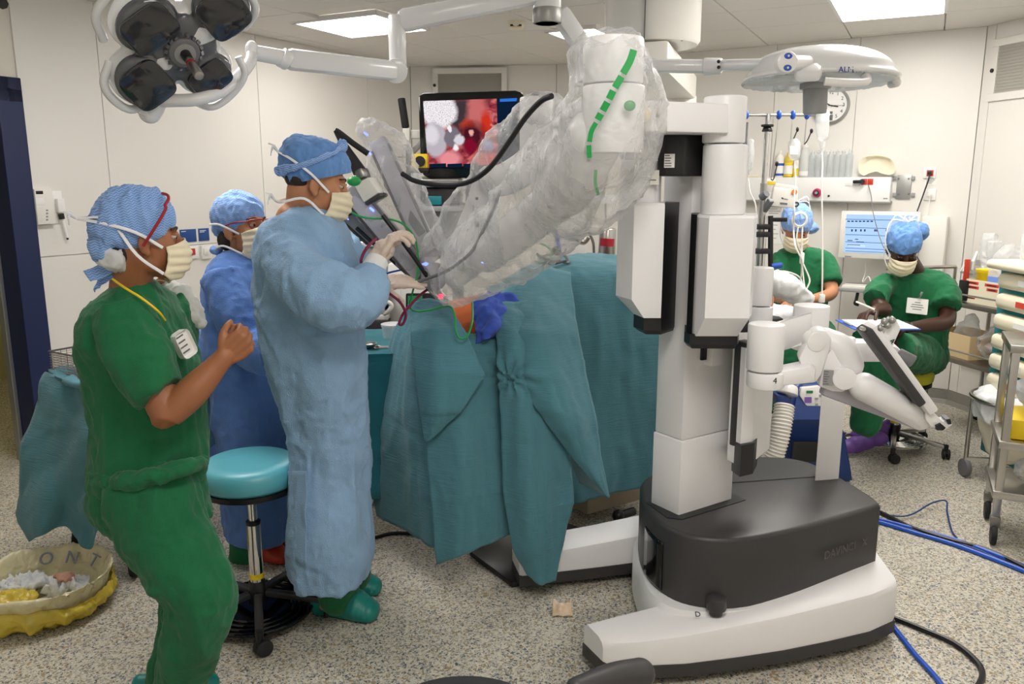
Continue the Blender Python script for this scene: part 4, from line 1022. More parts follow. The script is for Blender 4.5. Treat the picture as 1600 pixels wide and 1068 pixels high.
m = MB(); hell(m, H, (0, -.05, -.008), (.064, .052, .042)); m.blend('hair', M['hair'], p3, .006, 2)
c3 = cap('surgical_cap', H, p3, 'capd', (0, -.012, .044), (.087, .118, .095), .052, -.055, [((0, -.06, .06), (.08, .07, .07))], 8.0, .007)
m = MB(); m.tube([H @ V(q) for q in ((.03, .06, .128), (.075, .03, .1), (.092, -.02, .06), (.082, -.08, .02), (.03, -.13, -.01))], [.012, .010, .011, .014, .018], 10, 5, flat=(1, .5)); m.blend('cap_band', M['cap'], p3, .004, 1, folds(.004, (60, 60, 60), 3.0))
m = MB(); m.ell(H @ V((.02, .055, .132)), (.018, .018, .022)); m.blend('cap_knot', M['cap'], p3, .004, 2, folds(.006, (60, 60, 60), 1.0))
mask(H, p3, 14.0); ties(H, p3, (0, -.135, .055), (0, -.11, -.10))
m = MB()
m.rings(stack([(326, 454, 505, 2.74, .06), (338, 432, 522, 2.74, .11), (360, 410, 540, 2.74, .16), (400, 400, 552, 2.74, .19), (450, 400, 560, 2.74, .185), (510, 409, 566, 2.74, .175), (570, 419, 568, 2.74, .18), (630, 436, 573, 2.76, .17), (690, 455, 576, 2.77, .17), (750, 456, 575, 2.76, .18), (810, 450, 574, 2.74, .195), (865, 452, 579, 2.74, .195), (896, 462, 574, 2.74, .19)]))
m.tube([at(444, 392, 2.64), at(470, 430, 2.56), at(510, 458, 2.50), at(552, 474, 2.47), at(574, 455, 2.53), at(582, 428, 2.60)], [.085, .098, .1, .088, .066, .046], 22, 5)
m.ell(at(535, 492, 2.5), (.09, .06, .045)); m.ell(at(560, 490, 2.5), (.06, .05, .04))
m.tube([at(525, 385, 2.88), at(552, 440, 2.95), at(566, 460, 2.97), at(584, 446, 2.97)], [.085, .085, .07, .045], 20, 5)
m.blend('surgical_gown', M['gownL'], p3, .0075, 3, CL(.014, 25.0))
sheet('gown_flap', [[at(449, 735, 2.68), at(462, 735, 2.62), at(478, 735, 2.58)], [at(449, 780, 2.66), at(463, 780, 2.59), at(480, 780, 2.55)], [at(449, 825, 2.64), at(462, 825, 2.57), at(479, 825, 2.54)], [at(449, 872, 2.62), at(462, 878, 2.555), at(478, 884, 2.54)]], M['gownL'], p3, 6, 6, folds(.008, (14, 14, 6), 3.0))
m = MB(); m.tube([at(576, 432, 2.585), at(583, 420, 2.61), at(590, 407, 2.635)], [.042, .039, .037], 20, 4); m.obj('sleeve_cuff', M['whitecloth'], p3)
m = MB(); m.tube([at(577, 450, 2.97), at(586, 445, 2.97)], [.038, .036], 20, 2); m.obj('sleeve_cuff', M['whitecloth'], p3)
m = MB(); m.tube([at(584, 415, 2.625), at(590, 405, 2.645), at(596, 396, 2.655)], [.036, .036, .03], 14, 2); m.ell(at(600, 390, 2.66), (.036, .036, .036)); hand(m, at(590, 405, 2.645), (.55, .15, .85), (.75, .3, -.55), .75, 1, .95, .7, None, .0092); m.blend('glove', M['glove'], p3, .004, 2, folds(.003, (60, 60, 60), 2.0))
m = MB(); m.tube([at(580, 447, 2.97), at(606, 440, 2.97)], [.036, .034], 14, 2); hand(m, at(590, 443, 2.97), (1, .05, .10), (0, .45, -.9), .18, -1, .98, .2, (.12, .16, .25, .3), .0092); m.blend('glove', M['glove'], p3, .004, 2, folds(.003, (60, 60, 60), 6.0))
m = MB()
m.limb([(at(518, 820, 2.74), .095), (at(523, 890, 2.75), .085), (at(526, 928, 2.76), .078)], 16, 3); m.limb([(at(540, 820, 2.9), .09), (at(545, 880, 2.91), .085), (at(548, 902, 2.92), .076)], 16, 3)
m.blend('scrub_trousers', M['scrub'], p3, .008, 2, CL(.01, 36.0))
a = fl(592, 968, 0); b = fl(492, 956, 0); clog('clog', (a.x, a.y, 0), (b.x-.01, b.y, 0), p3, 'clog', .15, .064); clog('clog', (a.x-.02, a.y+.2, 0), (b.x-.01, b.y+.16, 0), p3, 'clog', .13, .058)

# ---- 4: seated writer at the right, dark skin
H = headframe(at(1411, 386, 4.55), (-.12, -.80, -.60), (0, 0, 1))
m = MB(); add_head(m, H)
m.limb([(H @ V((0, -.03, -.04)), .058), (at(1428, 424, 4.66), .058), (at(1430, 438, 4.68), .08)])
m.rings(stack([(440, 1392, 1466, 4.68, .08), (470, 1380, 1478, 4.7, .12), (540, 1382, 1466, 4.75, .13), (562, 1382, 1464, 4.78, .13)]))
m.limb([(at(1388, 446, 4.64), .045), (at(1373, 472, 4.50), .044), (at(1381, 484, 4.44), .043), (at(1373, 484, 4.38), .036), (at(1366, 485, 4.33), .027)])
hand(m, at(1367, 485, 4.33), (-.8, -.4, -.15), (.1, -.3, -.9), .75, 1, .98, .6, None, .009)
m.limb([(at(1467, 446, 4.64), .045), (at(1479, 480, 4.55), .046), (at(1477, 503, 4.46), .044), (at(1450, 508, 4.36), .038), (at(1424, 511, 4.28), .028)])
hand(m, at(1425, 511, 4.28), (-.8, -.35, 0), (0, .1, -1), .3, -1, .98, .3)
LEGS = [[(at(1398, 553, 4.74), .095), (at(1362, 535, 4.26), .075), (at(1358, 540, 4.24), .072), (at(1352, 668, 4.30), .045)], [(at(1450, 556, 4.74), .095), (at(1402, 545, 4.24), .075), (at(1398, 550, 4.22), .072), (at(1364, 645, 4.34), .045)]]
for l in LEGS: m.limb(l, 14, 3)
p4 = m.blend('person', M['skinC'], None, .006, 2)
tag(p4, 'person in green scrubs seated on a yellow stool writing on a clipboard', 'person')
face_parts(H, p4)
cap('surgical_cap', H, p4, 'capd', (0, -.012, .044), (.090, .115, .098), .03, -.06, [((0, -.08, .02), (.08, .07, .07))], 11.0, .008)
m = MB(); m.ell(at(1434, 361, 4.62), (.06, .06, .055)); m.ell(at(1420, 366, 4.6), (.05, .05, .05)); m.blend('cap_bun', M['capd'], p4, .007, 3, folds(.01, (30, 30, 30), 5.0))
mask(H, p4, 19.0); ties(H, p4, (0, -.05, .142))
m = MB()
m.rings(stack([(427, 1394, 1452, 4.66, .06), (433, 1380, 1470, 4.66, .10), (448, 1368, 1484, 4.67, .13), (480, 1374, 1482, 4.69, .145), (520, 1380, 1474, 4.72, .15), (552, 1374, 1470, 4.74, .16), (566, 1376, 1468, 4.76, .16)]))
m.limb([(at(1424, 430, 4.67), .055), (at(1390, 441, 4.64), .06)], 14, 3); m.limb([(at(1432, 430, 4.67), .055), (at(1466, 441, 4.64), .06)], 14, 3)
m.tube([at(1388, 440, 4.63), at(1374, 454, 4.55), at(1366, 468, 4.48)], [.068, .072, .07], 18, 4)
m.tube([at(1466, 440, 4.63), at(1476, 458, 4.57), at(1478, 478, 4.51)], [.068, .074, .076], 18, 4)
m.blend('scrub_top', M['scrub'], p4, .009, 3, CL(.013, 45.0))
m = MB()
for l in LEGS: m.limb([(l[0][0], .12), (l[1][0]+V((0, 0, .0)), .10), (l[2][0], .10), ((l[2][0]+l[3][0])/2, .085), (l[3][0]+V((0, 0, .03)), .08)], 16, 4)
m.blend('scrub_trousers', M['scrub'], p4, .009, 3, CL(.012, 46.0))
for a, b in ((fl(1322, 698, .05), fl(1372, 688, .09)), (fl(1342, 680, .11), fl(1392, 668, .12))):
    d = (b-a); m = MB()
    for t, r in ((0.05, .04), (.3, .052), (.6, .048), (1, .045)): m.ell(a+d*t+V((0, 0, .012*t)), (.06, .05, r))
    m.blend('clog', M['purple'], p4, .008, 3)
m = MB(); q = at(1433, 478, 4.50); Fb = frame((-.1, -1, .25)) @ Matrix.Rotation(-.1, 4, 'Z'); m.box(q, (.115, .088, .003), M=Fb, bevel=.004); bd = m.obj('name_badge', M['paper'], p4, None)
m = MB()
for k, w in enumerate((.03, .06, .07, .05)): m.box(q+Fb @ V((0, .02-.013*k, .002)), (w, .004, .001), M=Fb)
m.obj('badge_print', M['midgrey'], bd, None)['kind'] = 'stuff'
m = MB(); m.bar(at(1436, 465, 4.495), at(1441, 456, 4.5), .012, .006); m.obj('badge_clip', M['steel'], bd)
m = MB(); m.cyl(at(1416, 511, 4.26), at(1411, 512, 4.245), .033, n=20); m.obj('wrist_watch', M['black'], p4)
# clipboard, paper and pen
t = thing('clipboard', at(1370, 508, 4.2), 'clipboard with white form resting on the lap of the seated writer', 'clipboard')
Fc = frame((0, -.03, 1)) ; q = at(1370, 507, 4.14)
m = MB(); m.box(q, (.34, .25, .005), M=Fc, bevel=.002, seg=1); m.obj('board', M['blue'], t, None)
m = MB(); m.box(q+Fc @ V((.012, 0, .004)), (.30, .23, .002), M=Fc); m.obj('form', M['paper'], t, None)
m = MB(); m.box(q+Fc @ V((-.15, 0, .006)), (.02, .09, .006), M=Fc, bevel=.002); m.obj('board_clip', M['steel'], t, None)
t = thing('pen', at(1350, 482, 4.24), 'white pen in the right hand of the seated writer', 'pen')
m = MB(); m.cyl(at(1338, 471, 4.24), at(1366, 483, 4.26), .005, n=10); m.obj('barrel', M['offwhite'], t); m = MB(); m.cyl(at(1366, 483, 4.26), at(1370, 485, 4.262), .004, .001, n=10); m.obj('nib', M['black'], t)

# ---- 5: anaesthetist at the back, head bent
H = headframe(at(1244, 354, 5.0), (-.10, -.84, -.52))
m = MB(); add_head(m, H)
m.limb([(H @ V((0, -.03, -.04)), .054), (at(1250, 388, 5.08), .052), (at(1252, 398, 5.1), .075)])
m.rings(stack([(399, 1228, 1284, 5.1, .07), (420, 1218, 1290, 5.1, .11), (480, 1222, 1284, 5.12, .11), (520, 1222, 1284, 5.12, .12)]))
m.limb([(at(1280, 406, 5.06), .04), (at(1296, 440, 4.95), .042), (at(1298, 458, 4.88), .04), (at(1278, 466, 4.78), .034), (at(1256, 470, 4.68), .026)])
hand(m, at(1257, 470, 4.68), (-1, -.3, 0), (0, 0, -1), .4, -1, .95)
m.limb([(at(1224, 406, 5.06), .04), (at(1213, 440, 4.95), .042), (at(1212, 460, 4.9), .04), (at(1225, 468, 4.75), .027)])
hand(m, at(1225, 468, 4.75), (.4, -.8, 0), (0, 0, -1), .4, 1, .95)
LEGS = [[(at(1232, 520, 5.1), .09), (at(1228, 545, 4.7), .07), (at(1228, 640, 4.74), .045)], [(at(1275, 520, 5.1), .09), (at(1280, 545, 4.7), .07), (at(1280, 640, 4.74), .045)]]
for l in LEGS: m.limb(l, 14, 3)
p5 = m.blend('person', M['skinB'], None, .0065, 2)
tag(p5, 'person in green scrubs behind the drip stand with head bent at the patient end', 'person')
face_parts(H, p5)
m = MB(); hell(m, H, (0, -.06, -.04), (.068, .05, .05)); m.blend('hair', M['hair'], p5, .008, 2)
cap('surgical_cap', H, p5, 'cap', (0, -.012, .044), (.09, .115, .098), .03, -.06, [((0, -.09, .02), (.08, .06, .06))], 13.0, .008)
m = MB(); m.ell(at(1269, 356, 5.1), (.045, .04, .035)); m.blend('cap_knot', M['cap'], p5, .007, 2, folds(.01, (30, 30, 30), 5.0))
mask(H, p5, 22.0); ties(H, p5, (0.02, -.05, .145))
m = MB()
m.rings(stack([(386, 1228, 1276, 5.08, .06), (391, 1218, 1290, 5.08, .09), (405, 1207, 1302, 5.09, .12), (440, 1208, 1298, 5.1, .14), (480, 1210, 1292, 5.1, .14), (524, 1212, 1294, 5.12, .15)]))
m.tube([at(1282, 402, 5.06), at(1294, 422, 4.99), at(1298, 443, 4.93)], [.062, .066, .064], 18, 4); m.tube([at(1222, 402, 5.06), at(1213, 426, 4.98), at(1211, 444, 4.93)], [.062, .064, .062], 18, 4)
m.blend('scrub_top', M['scrub'], p5, .0095, 3, CL(.013, 55.0))
m = MB()
for l in LEGS: m.limb([(l[0][0], .115), (l[1][0], .095), (l[2][0], .08)], 16, 4)
m.blend('scrub_trousers', M['scrub'], p5, .01, 3, CL(.012, 56.0))
for l in LEGS: q = l[2][0]; clog('clog', (q.x, q.y-.17, 0), (q.x, q.y+.07, 0), p5, 'clog')
# ------------------------------------------------------------------ operating table, patient, sterile drapes
M['baseplate'] = mat('black base plate', '#17171a', .3)
ot = thing('operating_table', (.25, 3.5, 0), 'operating table hidden by teal drapes with beige pedestal and black base plate on the floor', 'operating table')
m = MB(); m.prism([fl(733, 858, .03), fl(800, 908, .03), fl(905, 885, .03), fl(985, 850, .03), fl(880, 812, .03), fl(770, 828, .03)], (0, 0, .024), .006); m.bm.transform(Matrix.Translation((0, 0, -.028))); m.obj('base_plate', M['baseplate'], ot, 30)
M['beige'] = mat('beige enamel', '#b9ab94', 0.45)
c = at(915, 790, 3.72); c.z = 0
m = MB(); m.box(c+V((.05, .1, .36)), (.36, .34, .62), BY, .02); m.obj('pedestal', M['beige'], ot, 30)
m = MB(); m.box(c+V((.33, .10, .30)), (.2, .2, .30), BY, .015); m.obj('control_box', M['midgrey'], ot, 30)
m = MB(); q = at(990, 798, 3.62); m.cyl(q, q+V((-.07, -.05, .0)), .02, n=14); m.ell(q+V((-.08, -.055, 0)), (.03,)*3, u=12, v=8); m.obj('pedal_joint', M['black'], ot)
OS = e2*.2+V((0, 0, -.10))
tc = V((.62, 3.78, .80))+e2*.16+e1*.12
m = MB(); m.box(tc, (1.70, .48, .06), BY, .015); m.obj('table_top', M['black'], ot, 30)
m = MB(); m.box(tc+V((0, 0, .065)), (1.68, .47, .06), BY, .025); m.obj('mattress', M['rubber'], ot, 30)
m = MB(); m.box(tc+V((0, 0, -.12)), (.5, .3, .2), BY, .02); m.obj('table_frame', M['alu'], ot, 30)
# patient: one lying body, mostly covered
H = headframe((V((1.46, 4.28, 1.06))+OS), (-.2, -.1, 1), (.85, .5, .1))
m = MB(); add_head(m, H)
m.limb([((V((1.36, 4.22, 1.02))+OS), .055), ((V((1.26, 4.16, 1.02))+OS), .06)])
m.limb([((V((1.15, 4.09, 1.02))+OS), .13), ((V((.85, 3.90, 1.04))+OS), .155), ((V((.5, 3.68, 1.04))+OS), .15), ((V((.15, 3.46, 1.05))+OS), .16), ((V((-.10, 3.33, 1.04))+OS), .16), ((V((-.2, 3.3, 1.0))+OS), .14)], 20, 4)
for s_ in (-1, 1):
    o = e2*.2*s_
    m.limb([((V((1.16, 4.1, 1.02))+OS)+o*.8, .06), ((V((.9, 3.93, .98))+OS)+o*1.15, .048), ((V((.65, 3.78, .97))+OS)+o*1.1, .035)], 12, 3); hand(m, (V((.65, 3.78, .97))+OS)+o*1.1, -e1, (0, 0, -1), .2, s_)
    m.limb([((V((-.12, 3.3, .98))+OS)+o*.5, .085), ((V((-.3, 3.12, .98))+OS)+o*.45, .07), ((V((-.30, 3.14, .9))+OS)+o*.45, .055)], 14, 3)
pt = m.blend('person', [M['skinB'], M['iodine']], None, .008, 3)
for f in pt.data.polygons:
    if f.center.x < .45: f.material_index = 1
tag(pt, 'patient lying under teal drapes with an orange antiseptic patch of skin below the robot instruments', 'person')
face_parts(H, pt)
m = MB(); m.box(V((1.36, 4.50, .845))+V((0, 0, .02)), (.42, .4, .1), BY, .04, seg=3); t = tag(m.blend('pillow', M['whitecloth'], None, .012, 4, folds(.01, (14, 14, 14), 2.0)), 'white pillow under the head of the patient at the far end of the table', 'pillow')
m = MB(); m.limb([(at(1205, 440, 4.0), .06), (at(1232, 450, 4.05), .065), (at(1258, 468, 4.1), .045)], 14, 4)
tag(m.blend('warming_blanket', M['whitecloth'], None, .01, 3, [folds(.014, (16, 16, 16), 4.0)]), 'white padded blanket roll at the patient end beside the robot arm', 'blanket')

def creases(s, a=.0035):
    r = random.Random(s); zs = [.42+r.uniform(-.03, .03), .70+r.uniform(-.03, .03), .93+r.uniform(-.03, .03)]; xs = [r.uniform(-.4, .9) for _ in range(4)]
    def f(co, no):
        d = 0
        for k, z in enumerate(zs): d = d+np.exp(-((co[:, 2]-z-.05*np.sin(co[:, 0]*2+k+s))/.006)**2)*(1 if k % 2 else -1)
        for k, x in enumerate(xs): d = d+np.exp(-((co[:, 0]*.84+co[:, 1]*.2-x-.02*np.sin(co[:, 2]*3+k))/.006)**2)*.8
        return a*d
    return f
PK = at(798, 588, 2.92)
def pucker(co, no):
    d = np.sqrt((co[:, 0]-PK.x)**2+(co[:, 2]-PK.z)**2); an = np.arctan2(co[:, 2]-PK.z, co[:, 0]-PK.x)
    return .014*np.exp(-(d/.085)**2)*np.sin(9*an+d*30)
DF = lambda a, s: [folds(a, (5.5, 5.5, 1.6), s), folds(a*.4, (13, 13, 6), s+2), folds(a*.16, (34, 34, 20), s+7), creases(int(s)), pucker]
def drape(rows, label, s, a=.016, mt='drape', name='surgical_drape', group='teal sterile drapes on the operating table', su=16, sv=16, linear=False):
    return tag(sheet(name, [[at(*p) for p in r] for r in rows], M[mt], None, su, sv, DF(a, s), .0018, linear=linear), label, 'surgical drape', group)
drape([[(760, 452, 4.05), (850, 406, 4.1), (960, 400, 4.3), (1075, 405, 4.5), (1138, 410, 4.6)], [(770, 470, 3.45), (850, 413, 3.55), (960, 407, 3.72), (1075, 412, 3.95), (1138, 418, 4.06)], [(790, 520, 3.28), (860, 470, 3.36), (960, 445, 3.52), (1080, 445, 3.7), (1138, 450, 3.82)], [(815, 620, 3.26), (880, 600, 3.33), (980, 580, 3.48), (1085, 570, 3.66), (1138, 570, 3.78)], [(840, 740, 3.25), (890, 720, 3.32), (985, 700, 3.48), (1090, 690, 3.66), (1136, 685, 3.78)], [(850, 800, 3.26), (895, 788, 3.33), (985, 766, 3.48), (1090, 752, 3.66), (1134, 742, 3.78)]],
      'broad teal drape covering the patient and hanging down beside the robot column', 1.0, .014)
drape([[(640, 476, 3.30), (660, 470, 3.22), (672, 470, 3.16)], [(612, 530, 3.38), (635, 530, 3.2), (655, 530, 3.05)], [(592, 600, 3.42), (625, 600, 3.18), (662, 600, 2.98)], [(578, 655, 3.40), (620, 660, 3.16), (668, 670, 2.96)], [(580, 740, 3.35), (625, 750, 3.14), (676, 765, 2.95)], [(588, 803, 3.32), (630, 828, 3.13), (684, 858, 2.95)]],
      'teal drape panel hanging at the left end of the table next to the instrument table', 4.0, .014)
drape([[(655, 500, 3.12), (700, 512, 3.03), (745, 520, 3.02), (800, 520, 3.05)], [(660, 560, 2.99), (705, 560, 2.95), (745, 560, 2.97), (795, 560, 3.02)], [(664, 640, 2.94), (715, 640, 2.90), (755, 640, 2.94), (795, 640, 3.0)], [(666, 720, 2.92), (720, 720, 2.88), (758, 720, 2.92), (797, 720, 2.98)], [(674, 800, 2.91), (720, 800, 2.87), (765, 800, 2.92), (800, 790, 2.98)], [(682, 882, 2.91), (716, 870, 2.87), (765, 848, 2.92), (803, 832, 2.98)]],
      'teal drape hanging in front of the patient, its lower edge slanting near the floor', 7.0, .013)
drape([[(762, 470, 3.14), (800, 470, 3.16), (850, 470, 3.2)], [(776, 530, 2.99), (812, 535, 2.93), (850, 540, 3.03)], [(780, 600, 2.93), (818, 605, 2.88), (862, 610, 2.98)], [(785, 690, 2.92), (828, 690, 2.86), (888, 700, 2.96)], [(788, 770, 2.91), (832, 770, 2.85), (895, 765, 2.95)], [(800, 850, 2.89), (838, 850, 2.84), (884, 830, 2.92)], [(822, 897, 2.88), (846, 914, 2.85), (868, 906, 2.88)]],
      'long narrow teal drape tail reaching lowest, in front of the white robot leg', 10.0, .013)
drape([[(638, 476, 3.22), (668, 466, 3.14), (700, 474, 3.09)], [(642, 520, 3.03), (682, 515, 2.96), (727, 516, 2.97)], [(648, 580, 2.94), (690, 580, 2.87), (758, 586, 2.89)], [(656, 640, 2.91), (685, 640, 2.85), (722, 642, 2.87)], [(663, 690, 2.89), (667, 691, 2.88), (672, 688, 2.88)]],
      'upper teal drape flap folded to a point, at the left front below the surgical field', 13.0, .007, linear=True)
drape([[(798, 452, 3.28), (842, 414, 3.42), (892, 424, 3.45)], [(792, 520, 3.0), (845, 520, 2.96), (905, 520, 3.12)], [(800, 580, 2.93), (856, 590, 2.87), (920, 600, 3.04)], [(838, 640, 2.88), (880, 645, 2.85), (932, 660, 2.99)], [(896, 718, 2.91), (916, 722, 2.90), (943, 722, 2.97)], [(947, 776, 2.94), (950, 778, 2.94), (953, 777, 2.95)]],
      'pointed teal drape flap hanging to the left of the robot column', 16.0, .011, linear=True)
# grey lining showing behind the pointed flap
tag(sheet('drape_lining', [[at(*p) for p in r] for r in ([(880, 690, 3.1), (915, 700, 3.08), (940, 720, 3.06)], [(895, 730, 3.09), (920, 740, 3.07), (944, 750, 3.05)], [(905, 755, 3.08), (925, 764, 3.06), (948, 776, 3.04)])], M['drapeback'], None, 6, 6, DF(.006, 3.0)), 'grey lining side of a drape corner behind the pointed flap', 'surgical drape')
# violet blue cloth at the surgical field
m = [[(737, 470, 3.12), (765, 456, 3.16), (792, 458, 3.2), (812, 480, 3.22)], [(738, 492, 3.06), (765, 482, 3.06), (790, 485, 3.1), (806, 494, 3.14)], [(742, 520, 3.0), (762, 512, 2.98), (784, 508, 3.02), (797, 508, 3.06)], [(740, 537, 2.99), (758, 530, 2.97), (772, 526, 2.99), (786, 520, 3.02)]]
tag(sheet('blue_cloth', [[at(*p) for p in r] for r in m], M['bluedrape'], None, 10, 10, [folds(.018, (14, 14, 9), 2.0), folds(.006, (36, 36, 30), 6.0)], .002), 'crumpled violet blue cloth lying on the teal drapes under the robot arm', 'cloth')
# cables and suction tubes at the field
def cable(name, pts, r, mt, label, cat='cable', group=None, sub=8):
    m = MB(); m.tube([at(*p) if len(p) == 3 else p for p in pts], r, 8, sub); return tag(m.obj(name, M[mt]), label, cat, group)
cable('green_cable', [(541, 288, 3.02), (536, 300, 3.0), (538, 318, 2.99), (555, 335, 2.98), (580, 341, 2.98), (606, 342, 2.98), (630, 350, 2.98), (648, 372, 2.98), (653, 400, 2.98), (652, 430, 2.98), (645, 455, 2.98), (640, 478, 3.0), (650, 486, 2.98), (672, 484, 2.97), (700, 478, 2.96), (710, 490, 2.94), (712, 515, 2.92), (718, 528, 2.91), (730, 525, 2.92), (738, 500, 2.97), (738, 470, 3.05)], .0038, 'green', 'thin green cable looping from the endoscope down over the drapes', 'cable', 'cables at the surgical field')
m = MB(); m.ell(at(553, 283, 3.0), (.026, .022, .018)); tag(m.obj('green_plug', M['green']), 'green plug on the side of the instrument housing near the nurse mask', 'plug')
cable('suction_tube', [(588, 372, 2.64), (575, 385, 2.62), (566, 400, 2.62), (566, 413, 2.63), (586, 434, 2.75), (605, 455, 2.85), (625, 472, 2.9), (634, 490, 2.92), (630, 505, 2.93), (624, 506, 2.93), (628, 493, 2.94), (638, 480, 2.96), (655, 462, 3.0), (668, 452, 3.03)], .0052, 'magenta', 'maroon suction tube looping below the gloved hands', 'tube', 'cables at the surgical field')
cable('cable_bundle', [(838, 396, 3.5), (850, 404, 3.5), (875, 408, 3.52), (888, 410, 3.55), (880, 398, 3.6), (855, 398, 3.6), (842, 408, 3.55), (862, 412, 3.5), (885, 407, 3.5)], .006, 'midgrey', 'grey cable coiled on top of the draped patient', 'cable', 'cables at the surgical field')
cable('green_cable', [(845, 380, 3.6), (858, 388, 3.56), (861, 400, 3.53), (850, 410, 3.5), (835, 408, 3.48)], .004, 'green', 'short green cable curling on top of the drape at the coiled grey cable', 'cable', 'cables at the surgical field')
cable('blue_cable', [(552, 362, 3.2), (556, 372, 3.2), (568, 376, 3.2), (582, 376, 3.2)], .004, 'navydk', 'short navy cable under the instrument arms beside the nurse mask', 'cable')
cable('blue_cable', [(600, 428, 3.2), (615, 424, 3.2), (632, 421, 3.2), (640, 424, 3.18)], .004, 'royal', 'blue cable above the lower gloved hand', 'cable')

# ------------------------------------------------------------------ draped instrument table and what lies on it
it = thing('instrument_table', (-.55, 3.5, 0), 'steel instrument table under a dark teal drape between the nurses and the patient', 'table')
tz = at(590, 545, 3.4).z
m = MB(); m.box((-.64, 3.59, tz-.03), (.66, .46, .03), .04, .005); m.obj('table_top', M['steel'], it, 30)
for dx, dy in ((-.30, -.18), (.28, -.18), (.28, .18), (-.30, .18)):
    m = MB(); m.cyl((-.62+dx, 3.58+dy, .0), (-.62+dx, 3.58+dy, tz-.04), .015, n=12); m.obj('leg', M['steel'], it)
R = [[V((x, y, z)) for x, y in ((-1.03, 3.84-.0), (-.75, 3.86), (-.5, 3.88), (-.26, 3.9))] for z in (tz+.004,)]
rows = R+[[V((x, y, tz)) for x, y in ((-1.02, 3.55), (-.75, 3.55), (-.5, 3.57), (-.25, 3.6))], [V((x, y, tz)) for x, y in ((-1.01, 3.33), (-.75, 3.3), (-.52, 3.32), (-.26, 3.36))],
          [V((x, y, tz-.03)) for x, y in ((-1.01, 3.295), (-.75, 3.265), (-.52, 3.285), (-.25, 3.33))], [V((x, y, tz-.35)) for x, y in ((-1.01, 3.28), (-.75, 3.26), (-.52, 3.27), (-.25, 3.31))], [V((x, y, .27)) for x, y in ((-1.02, 3.27), (-.75, 3.25), (-.52, 3.26), (-.25, 3.3))]]
M['drapedk'] = cloth('deep teal table drape', '#236d7a', '#1e626e', strength=.3, lines=.2)
tag(sheet('table_drape', rows, M['drapedk'], None, 10, 8, [folds(.006, (6, 6, 2), 5.0)], .002), 'dark teal drape covering the instrument table behind the light blue gown', 'surgical drape')
g = 'clamps on the instrument table'
t0 = thing('surgical_clamp', V((-.48, 3.40, tz+.006)), 'steel clamp nearest the front edge of the instrument table', 'clamp', g)
b = V((-.48, 3.40, tz+.008))
for s_ in (-1, 1):
    m = MB(); m.tube([b+V((-.09, .012*s_, 0)), b+V((-.03, .010*s_, 0)), b+V((.0, 0, 0)), b+V((.05, -.003*s_, 0))], .0035, 6, 3); m.obj('clamp_arm', M['steeld'], t0)
    m = MB(); c_ = b+V((-.10, .016*s_, 0)); m.tube([c_+V((.014*math.cos(k), .011*math.sin(k), 0)) for k in np.linspace(0, math.tau, 9)], .003, 6, 2); m.obj('finger_ring', M['steeld'], t0)
LB = ['steel clamp second from the front edge of the instrument table', 'steel clamp third from the front edge of the instrument table', 'steel clamp fourth from the front edge, beside the clear tub', 'steel clamp farthest back on the instrument table']
for k, lb in enumerate(LB): copytree(t0, (.012*k-.01*(k % 2), .035*(k+1), 0), None, lb)
t = thing('plastic_tub', V((-.53, 3.62, tz+.004)), 'clear plastic tub with a lid on the instrument table', 'tub')
b = V((-.545, 3.63, tz+.004)); m = MB(); m.lathe([(.045, 0), (.05, .05), (.053, .055), (.053, .06)], b, n=24); m.obj('tub', M['filmbag'], t); m = MB(); m.lathe([(.054, .06), (.055, .066), (.05, .068)], b, n=24); m.obj('lid', M['filmbag'], t)
t = thing('steel_dish', V((-.62, 3.42, tz+.004)), 'small round steel dish at the front of the instrument table', 'dish')
m = MB(); m.lathe([(.02, .002), (.035, .012), (.04, .022), (.038, .022), (.033, .013), (.0, .006)], V((-.62, 3.40, tz+.004)), n=24, cap=False); m.obj('dish', M['steel'], t)

# ------------------------------------------------------------------ equipment cart behind the instrument table
ec = thing('equipment_cart', (-.55, 4.4, 0), 'white equipment cart with small screen behind the gloved hands', 'medical cart')
Y = 4.35
def pbox(pixbox, Y, depth, mt, name, par, bev=.008, yaw=None):
    x0, y0, x1, y1 = pixbox; m = MB(); m.prism([at(x0, y0, Y), at(x1, y0, Y), at(x1, y1, Y), at(x0, y1, Y)], V((.0, depth, 0)), bev); return m.obj(name, M[mt], par, 30)
pbox((606, 412, 700, 640), 4.4, .35, 'offwhite', 'cart_body', ec)
pbox((626, 440, 690, 498), 4.33, .06, 'offwhite', 'screen_unit', ec)
s_ = pbox((634, 458, 684, 490), 4.325, .01, 'black', 'screen', ec)
pbox((637, 462, 660, 486), 4.32, .008, 'ledgrn', 'screen_readout', ec, .001)
pbox((555, 455, 606, 462), 4.3, .3, 'blue', 'tray', ec, .003); pbox((566, 464, 600, 488), 4.33, .25, 'navydk', 'drawer', ec, .004)
m = MB(); m.tube([at(600, 490, 4.3), at(598, 479, 4.28), at(606, 472, 4.28), at(612, 478, 4.28), at(606, 487, 4.28), at(600, 490, 4.3)], .012, 10, 4); m.obj('handle', M['offwhite'], ec)
pbox((560, 492, 606, 500), 4.32, .3, 'offwhite', 'shelf', ec, .004); pbox((566, 500, 606, 520), 4.3, .28, 'dark', 'device', ec)
pbox((600, 385, 616, 640), 4.5, .04, 'alu', 'mast', ec); pbox((560, 640, 700, 655), 4.3, .3, 'midgrey', 'cart_base', ec)
bs = at(640, 655, 4.5); m = MB(); m.box((bs.x, 4.48, bs.z/2+.03), (.4, .3, bs.z-.05), 0, .01); m.obj('cart_foot', M['midgrey'], ec, 30)
for dx in (-.18, .18):
    m = MB(); m.cyl((bs.x+dx, 4.45, .04), (bs.x+dx+.03, 4.45, .04), .04, n=16); m.obj('caster', M['rubber'], ec)
